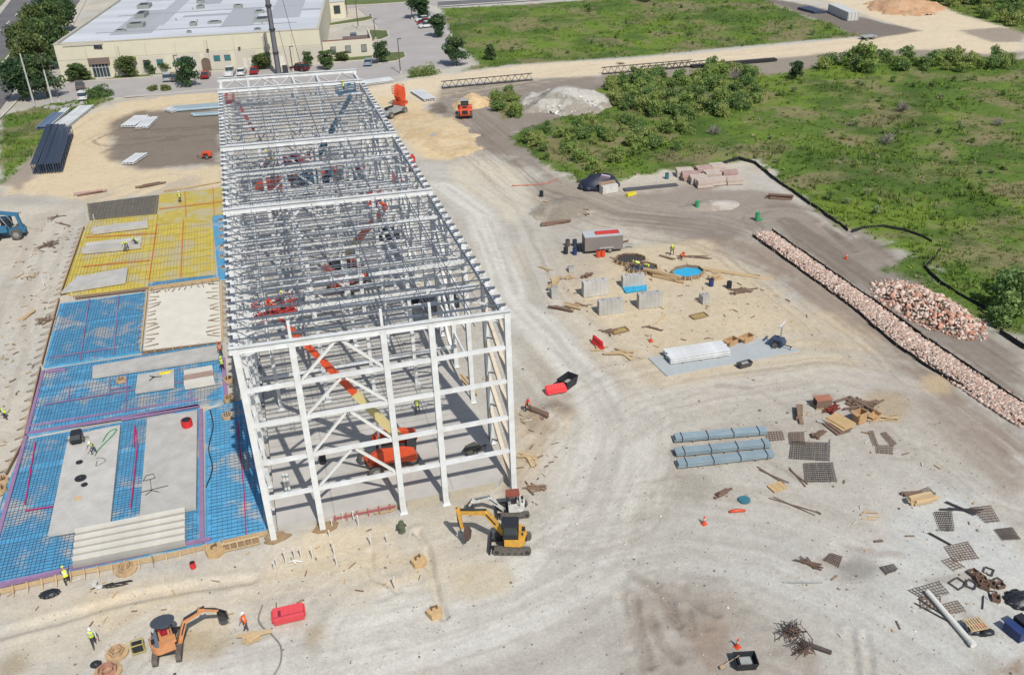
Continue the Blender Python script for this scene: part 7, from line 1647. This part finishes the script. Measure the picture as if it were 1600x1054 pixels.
mound(738, 163, 4.2, 4.2, 2.2, 0, 'small tan sand heap behind the orange wheel loader', (226, 200, 158), (214, 186, 146), 63)
mound(672, 205, 6.5, 15, .8, .15, 'long flat tan sand heap on the right of the frame', (230, 208, 170), (220, 194, 154), 65, 2.2)
mound(1412, 12, 11, 11, 2.6, 0, 'orange tan heap on the far crossing', (216, 178, 142), (206, 164, 128), 67, 1.4)
mound(880, 328, 5.2, 4.0, 1.3, .5, 'grey dirt heap with planks on it', (186, 176, 160), (160, 150, 136), 69)
mound(1118, 321, 3.6, 2.0, .7, 0, 'small pale gravel heap beside the green pipe stub', (206, 198, 188), (184, 170, 158), 71)
0 and mound(1166, 440, 8.5, 1.3, .5, hd(G(1120, 395), G(1225, 480)), 'low brown ridge along the edge of the tan site', (172, 148, 126), (150, 128, 112), 73)
v, f = ico()
n = 420; a = RNG.uniform(0, 6.28, n); q = np.sqrt(RNG.random(n)); c = G(886, 160)
o = obj('broken_rock', rocks(np.column_stack([c.x + np.cos(a) * q * 8.5, c.y + np.sin(a) * q * 8 - 1, np.maximum(.1, (1 - q) * 3.1)]), RNG.uniform(.12, .4, n), rcol(n, (222, 218, 210), (190, 184, 174), .4), 'broken_rock'), kind='stuff'); o['label'] = 'whitish broken rock over the heap'
# ------------------------------------------------------------------ trees, shrubs and grass
LEAF = attr_mat('foliage', .8, (.5, 2.), (.12, .14), 0, trans=.4)
BARK = mat('bark', C(96, 84, 74), .9, var=.2)
def leaf_quads(c, sz, col):
    n = len(c); d1 = RNG.normal(size=(n, 3)); d1 /= np.linalg.norm(d1, axis=1)[:, None]; r2 = RNG.normal(size=(n, 3)); d2 = np.cross(d1, r2); d2 /= np.linalg.norm(d2, axis=1)[:, None]
    s = sz[:, None]; V = np.stack([c - d1 * s, c - d2 * s * .55, c + d1 * s, c + d2 * s * .55], 1).reshape(-1, 3); F = np.arange(n * 4).reshape(n, 4)
    return V, F, np.repeat(col, 4, 0)
def crown_mesh(name, H_, W_, nl, per, base, alt, z0=.25, leaf=.28, lobes_r=.42, gain=1.95):
    cs = []; col = []
    for k in range(nl):
        a = RNG.uniform(0, 6.28); hz = RNG.uniform(z0, .92); rr = np.sqrt(max(0, 1 - ((hz - .5) / .55) ** 2)) * RNG.uniform(.15, .72)
        c = np.array([math.cos(a) * rr * W_ / 2, math.sin(a) * rr * W_ / 2, hz * H_]); R_ = lobes_r * W_ / 2 * RNG.uniform(.6, 1.15)
        p = RNG.normal(size=(per, 3)); p /= np.linalg.norm(p, axis=1)[:, None]; p *= (RNG.random((per, 1)) ** .35) * R_ * np.array([1, 1, .8])
        cs.append(c + p); cc = np.where(RNG.random() < .4, 1, 0); b = np.array(C(*(alt if cc else base))) * gain * RNG.uniform(.8, 1.2)
        col.append(b * RNG.uniform(.7, 1.35, (per, 1)))
    c = np.concatenate(cs); col = np.concatenate(col); k = c[:, 2] > .02; c, col = c[k], col[k]
    V, F, rgb = leaf_quads(c, RNG.uniform(.6, 1.2, len(c)) * leaf, col)
    return tri_mesh(name, V, F, rgb, LEAF, 4)
def trunk_mesh(H_, W_, r=.2, n=5):
    b = MB(); b.path([(0, 0, -.1), (.05, .03, H_ * .25), (-.05, .05, H_ * .5), (0, 0, H_ * .75)], [r, r * .8, r * .55, r * .2], 7)
    for k in range(n): a = k * 2.4; z = H_ * (.25 + .1 * k % .4); b.path([(0, 0, z), (math.cos(a) * W_ * .16, math.sin(a) * W_ * .16, z + H_ * .15), (math.cos(a) * W_ * .3, math.sin(a) * W_ * .3, z + H_ * .24)], [r * .5, r * .3, r * .1], 5)
    return b.mesh('trunk', BARK)
TV = [(crown_mesh('crown', 8, 7, 26, 130, b, a, z, .34), trunk_mesh(8, 7)) for b, a, z in (((72, 90, 58), (90, 108, 66), .22), ((64, 84, 58), (84, 100, 66), .25), ((80, 92, 56), (102, 112, 68), .2), ((58, 78, 56), (74, 94, 62), .14))]
def tree(px, py, ty, wpx, label, var, name='tree', group='trees round the office', cat='tree'):
    hh = H(px, py, ty) * .93; p = G(px, py); wd = wpx * (p - CAM).dot(CF) / FPX
    t = thing(name, label, cat, p, random.random() * 6, group); s = (wd / 7., wd / 7., hh / 8.)
    obj('trunk', TV[var][1], t, None, None, s); obj('crown', TV[var][0], t, None, None, s); return t
for a in ((36, 158, 88, 62, 'dark leafy tree nearest the highway at the left edge', 3), (76, 154, 82, 58, 'dark leafy tree left of the grey parked SUV', 1), (62, 128, 48, 62, 'broad tree left of the office end wall, middle', 2), (48, 108, 30, 52, 'tall tree beside the highway, outer row', 2), (84, 108, 22, 50, 'tall tree against the office end wall', 0), (66, 78, 2, 50, 'tall tree farther up along the office end', 2), (96, 70, -4, 46, 'tall tree at the roof corner of the office', 0), (80, 52, -12, 42, 'tree cut by the top edge near the highway', 3), (108, 50, -16, 38, 'farthest tree beside the office roof edge', 1),
          (126, 127, 98, 44, 'low round tree left of the office entrance', 0), (204, 121, 86, 44, 'round tree right of the office entrance', 2), (240, 116, 91, 30, 'low tree between the white signs, left', 0), (262, 114, 92, 32, 'low tree between the white signs, right', 2), (297, 136, 85, 40, 'round dark tree standing in the parking lot', 3), (413, 108, 82, 36, 'wide low tree left of the tall mast', 2), (482, 106, 79, 20, 'slim tree behind the far roof truss', 0), (512, 108, 77, 36, 'wide loose tree behind the far roof truss', 0), (537, 96, 80, 28, 'low tree in front of the low wing', 2), (597, 99, 63, 32, 'round tree on the grass island at the wing end', 1), (509, 33, 10, 20, 'small tree before the outbuilding', 2), (657, 29, -12, 46, 'dark dense tree at the top of the parking lot', 3), (686, 58, 20, 32, 'dark cone shaped tree at the far car row', 3), (714, 103, 55, 42, 'loose green tree at the corner of the upper field', 1), (767, 94, 68, 24, 'small round tree in the upper field edge', 0), (1243, 125, 93, 26, 'lone dark tree at the grey bank of the big field', 3), (487, 6, -12, 16, 'small tree behind the office roof', 1), (1008, 3, -10, 26, 'small tree at the top edge of the upper field', 1)): tree(*a)
# clipped hedge by the site entrance
t = thing('hedge', 'dense green hedge at the corner of the parking lot', 'hedge', G(157, 153), .2); obj('crown', crown_mesh('crown', 2.4, 7.2, 22, 90, (84, 104, 64), (70, 92, 58), .1, .24, .35), t, None, None, (1, .5, 1)); 
t = thing('hedge', 'low weedy growth along the fence right of the last lamp post', 'hedge', G(665, 118), .2); obj('crown', crown_mesh('crown', 2.0, 9, 22, 80, (96, 110, 66), (116, 120, 78), .1, .25, .3), t, None, None, (1.3, .35, 1))
for px, l in ((241, 'low clipped shrub on the parking kerb, left'), (259, 'low clipped shrub on the parking kerb, right')):
    t = thing('shrub', l, 'shrub', G(px, 142), .2); obj('crown', crown_mesh('crown', 1.2, 2.6, 8, 60, (104, 108, 60), (84, 96, 56), .1, .2, .4), t, None, None, (1.2, .6, 1))
# shrubs of the big field
SV = [crown_mesh('crown', 2.6, 4.0, 18, 62, b, a, .1, .22, .42, 2.4) for b, a in (((94, 112, 62), (112, 126, 70)), ((84, 104, 62), (100, 118, 70)), ((106, 118, 68), (124, 130, 80)), ((78, 98, 58), (96, 112, 66)), ((108, 120, 80), (118, 126, 90)))]
def shrub(x, y, s, v, label, group):
    t = thing('shrub', label, 'shrub', (x, y, gz(x, y) - .05), random.random() * 6, group); obj('crown', SV[v], t, None, None, (s, s, s * random.uniform(.8, 1.2))); return t
def inside(P, x, y): return sdist(np.array([x]), np.array([y]), P)[0]
def fill(poly, n, label, group, smin=.6, smax=1.3, vs=(0, 1, 2, 3), mind=1.6):
    P = W2(poly); lo, hi = P.min(0), P.max(0); pts = []; tries = 0
    while len(pts) < n and tries < n * 40:
        tries += 1; x, y = random.uniform(lo[0], hi[0]), random.uniform(lo[1], hi[1])
        if inside(P, x, y) > 0 and all((x - a) ** 2 + (y - b) ** 2 > mind ** 2 for a, b in pts): pts.append((x, y)); shrub(x, y, random.uniform(smin, smax), random.choice(vs), label, group)
fill([(935, 142), (990, 120), (1060, 118), (1120, 108), (1185, 112), (1190, 165), (1120, 190), (1060, 188), (1000, 182), (960, 176)], 115, 'leafy green shrub in the thicket behind the whitish rock heap', 'shrubs of the thicket by the rock heap', .5, 1.1, (0, 1, 2, 3), 1.1)
fill([(806, 212), (850, 200), (1000, 188), (1090, 200), (1060, 240), (980, 250), (930, 285), (870, 268), (830, 235)], 50, 'leafy green shrub in the thicket between haul road and big field', 'shrubs of the thicket by the haul road', .45, .95)
fill([(1280, 112), (1290, 98), (1420, 92), (1600, 92), (1600, 110), (1400, 118)], 34, 'leafy green shrub in the row along the grey bank', 'shrubs along the grey bank', .6, 1.25)
fill([(1000, 215), (1200, 130), (1590, 120), (1590, 500), (1460, 400), (1260, 300), (1150, 250)], 70, 'low shrub scattered in the grass of the big field', 'scattered shrubs of the big field', .15, .5, (0, 2, 3, 4))
fill([(710, 40), (860, 12), (1180, 2), (1320, 50), (1100, 75), (820, 95)], 45, 'low shrub scattered in the upper field', 'scattered shrubs of the upper field', .2, .55, (0, 2, 3, 4), 3)
fill([(1430, 0), (1600, 5), (1600, 46), (1510, 22)], 26, 'shrub in the green corner beyond the crossing', 'shrubs beyond the crossing', .7, 1.6, (0, 1, 2, 3), 3)
fill([(765, 150), (800, 148), (815, 182), (785, 190)], 9, 'small shrub in the green patch right of the sand heap', 'shrubs right of the sand heap', .4, .9)
for k, (px, py, s) in enumerate(((1580, 492, 1.6), (1598, 470, 1.7), (1567, 508, 1.0))): p = G(px, py); shrub(p.x, p.y, s, 3, ('dark shrub at the right picture edge beside the field, large', 'dark shrub cut by the right picture edge', 'dark low shrub at the foot of the right edge shrubs')[k], 'shrubs at the right edge')
p = G(1347, 104); shrub(p.x, p.y, 1.7, 0, 'large pale green shrub sticking up from the grey bank row', 'shrubs along the grey bank')
# grass and weeds as one mass
dx_, dy_ = gx[1] - gx[0], 0
m = np.where(GR > .35)[0]; cell = (np.gradient(gx)[None, :] * np.gradient(gy)[:, None]).ravel()[m]
vis = (np.abs(X[m] - 60) < 260) & (Y[m] < 420) & (Y[m] > -40); m, cell = m[vis], cell[vis]
cx_, cy_ = X[m], Y[m]; d = np.array([CF.x, CF.y, CF.z]); zc = (cx_ - CAM.x) * d[0] + (cy_ - CAM.y) * d[1] + (0 - CAM.z) * d[2]
w_ = cell / np.maximum(zc, 20) ** 1.6; w_ /= w_.sum(); NG = 100000
pick = RNG.choice(len(m), NG, p=w_); gi = m[pick]
jx = X[gi] + RNG.uniform(-.5, .5, NG) * np.sqrt(cell[pick]); jy = Y[gi] + RNG.uniform(-.5, .5, NG) * np.sqrt(cell[pick]); jz = Z[gi]
tall = fbm(jx, jy, 7, 3, 77); hgt = (.16 + .6 * sstep(.35, .7, tall)) * RNG.uniform(.6, 1.3, NG) * (GR[gi] ** .5)
cl = gcol[gi] * 1.6 * RNG.uniform(.7, 1.3, (NG, 1)); yel = sstep(.52, .66, fbm(jx, jy, 13, 3, 91))[:, None]
cl = cl * (1 - yel * .55) + np.array(C(136, 150, 66)) * 1.4 * yel * .55 * RNG.uniform(.8, 1.2, (NG, 1))
vs_, cs_ = [], []
for k in range(5):
    a = RNG.uniform(0, 6.28, NG); wd = RNG.uniform(.05, .14, NG); sp = RNG.uniform(.1, .55, NG); ox, oy = np.cos(a), np.sin(a)
    bx_, by_ = jx + ox * sp * .5, jy + oy * sp * .5
    vs_.append(np.stack([np.column_stack([bx_ - oy * wd, by_ + ox * wd, jz - .03]), np.column_stack([bx_ + oy * wd, by_ - ox * wd, jz - .03]), np.column_stack([bx_ + ox * hgt * .45, by_ + oy * hgt * .45, jz + hgt])], 1)); cs_.append(np.repeat((cl * RNG.uniform(.85, 1.15, (NG, 1)))[:, None], 3, 1))
V = np.concatenate(vs_).reshape(-1, 3); cc = np.concatenate(cs_).reshape(-1, 3)
o = obj('grass', tri_mesh('grass', V, np.arange(len(V)).reshape(-1, 3), cc, LEAF), kind='stuff'); o['label'] = 'rough grass and weeds of the fields'

# weedy clumps between grass and shrubs, one mass
NW = 24000; pick = RNG.choice(len(m), NW, p=w_); gi = m[pick]; wx = X[gi] + RNG.uniform(-.5, .5, NW) * np.sqrt(cell[pick]); wy = Y[gi] + RNG.uniform(-.5, .5, NW) * np.sqrt(cell[pick])
dens = fbm(wx, wy, 9, 4, 123); k = (dens > RNG.uniform(.3, .75, NW)) & (GR[gi] > .42); gi, wx, wy = gi[k], wx[k], wy[k]; NW = len(gi)
sz = RNG.uniform(.2, .6, NW) * (1 + .6 * (RNG.random(NW) < .12)); per = 13
d = RNG.normal(size=(NW, per, 3)); d /= np.linalg.norm(d, axis=2)[..., None]; d[..., 2] = np.abs(d[..., 2]) * .9
c = np.stack([wx, wy, Z[gi]], 1)[:, None] + d * (RNG.random((NW, per, 1)) ** .4) * sz[:, None, None]
kind_ = RNG.random(NW)[:, None]; base_ = np.where(kind_ < .45, np.array(C(96, 122, 56)), np.where(kind_ < .75, np.array(C(120, 140, 62)), np.where(kind_ < .9, np.array(C(108, 120, 82)), np.array(C(150, 138, 112))))) * 1.75
col = (base_[:, None] * RNG.uniform(.6, 1.3, (NW, per, 1))).reshape(-1, 3)
V, F, rgb = leaf_quads(c.reshape(-1, 3), RNG.uniform(.10, .26, NW * per), col)
o = obj('weeds', tri_mesh('weeds', V, F, rgb, LEAF, 4), kind='stuff'); o['label'] = 'leafy weeds and brush among the grass'
# bare grey twiggy shrubs
TW = MB()
for k in range(46):
    a = random.uniform(0, 6.28); e = random.uniform(.3, 1.3); L = random.uniform(.8, 1.7); q = Vector((math.cos(a) * math.cos(e), math.sin(a) * math.cos(e), math.sin(e))); p1 = q * L * .5 + Vector((0, 0, .1)); TW.bar((0, 0, 0), p1, .05); 
    for j in range(2): TW.bar(p1, p1 + (q + Vector((random.uniform(-.6, .6), random.uniform(-.6, .6), random.uniform(-.2, .5)))) * L * .5, .03)
TWM = TW.mesh('twigs', mat('dry_twigs', C(158, 150, 142), .9))
for px, py in ((1150, 125), (1105, 160), (1050, 155), (1410, 175), (1385, 225), (1115, 210), (1560, 195)):
    p = G(px, py); t = thing('dry_shrub', 'bare grey twiggy shrub among the green growth', 'shrub', (p.x, p.y, gz(p.x, p.y)), random.random() * 6, 'bare grey shrubs'); s_ = random.uniform(.9, 1.5); obj('twigs', TWM, t, None, None, (s_, s_, s_))
# small offcuts and litter on the worked ground, one mass
LB = MB()
for poly, n in (([(30, 330), (120, 330), (85, 470), (50, 580), (0, 720), (-20, 700)], 120), ([(850, 400), (1150, 395), (1330, 520), (1000, 590), (880, 480)], 80), ([(0, 930), (400, 850), (600, 820), (690, 900), (200, 1010)], 40), ([(805, 640), (900, 640), (860, 780), (815, 800)], 34), ([(1240, 620), (1400, 640), (1580, 850), (1560, 1030), (1250, 1000)], 36), ([(240, 462), (340, 446), (342, 530), (232, 545)], 26)):
    P = W2(poly); lo, hi = P.min(0), P.max(0); c_ = 0
    while c_ < n:
        x, y = random.uniform(lo[0], hi[0]), random.uniform(lo[1], hi[1])
        if inside(P, x, y) > 0: LB.box((x, y, max(gz(x, y), -.02) + .05), (random.uniform(.15, .8), random.uniform(.05, .15), .05), random.uniform(0, 3.14), random.choice((0, 0, 1, 2, 3))); c_ += 1
o = LB.build('site_debris', LUM, LUMD, BRN, mat('pale_scrap', C(222, 218, 208), .8), kind='stuff'); o['label'] = 'small offcuts and scraps strewn on the worked ground'
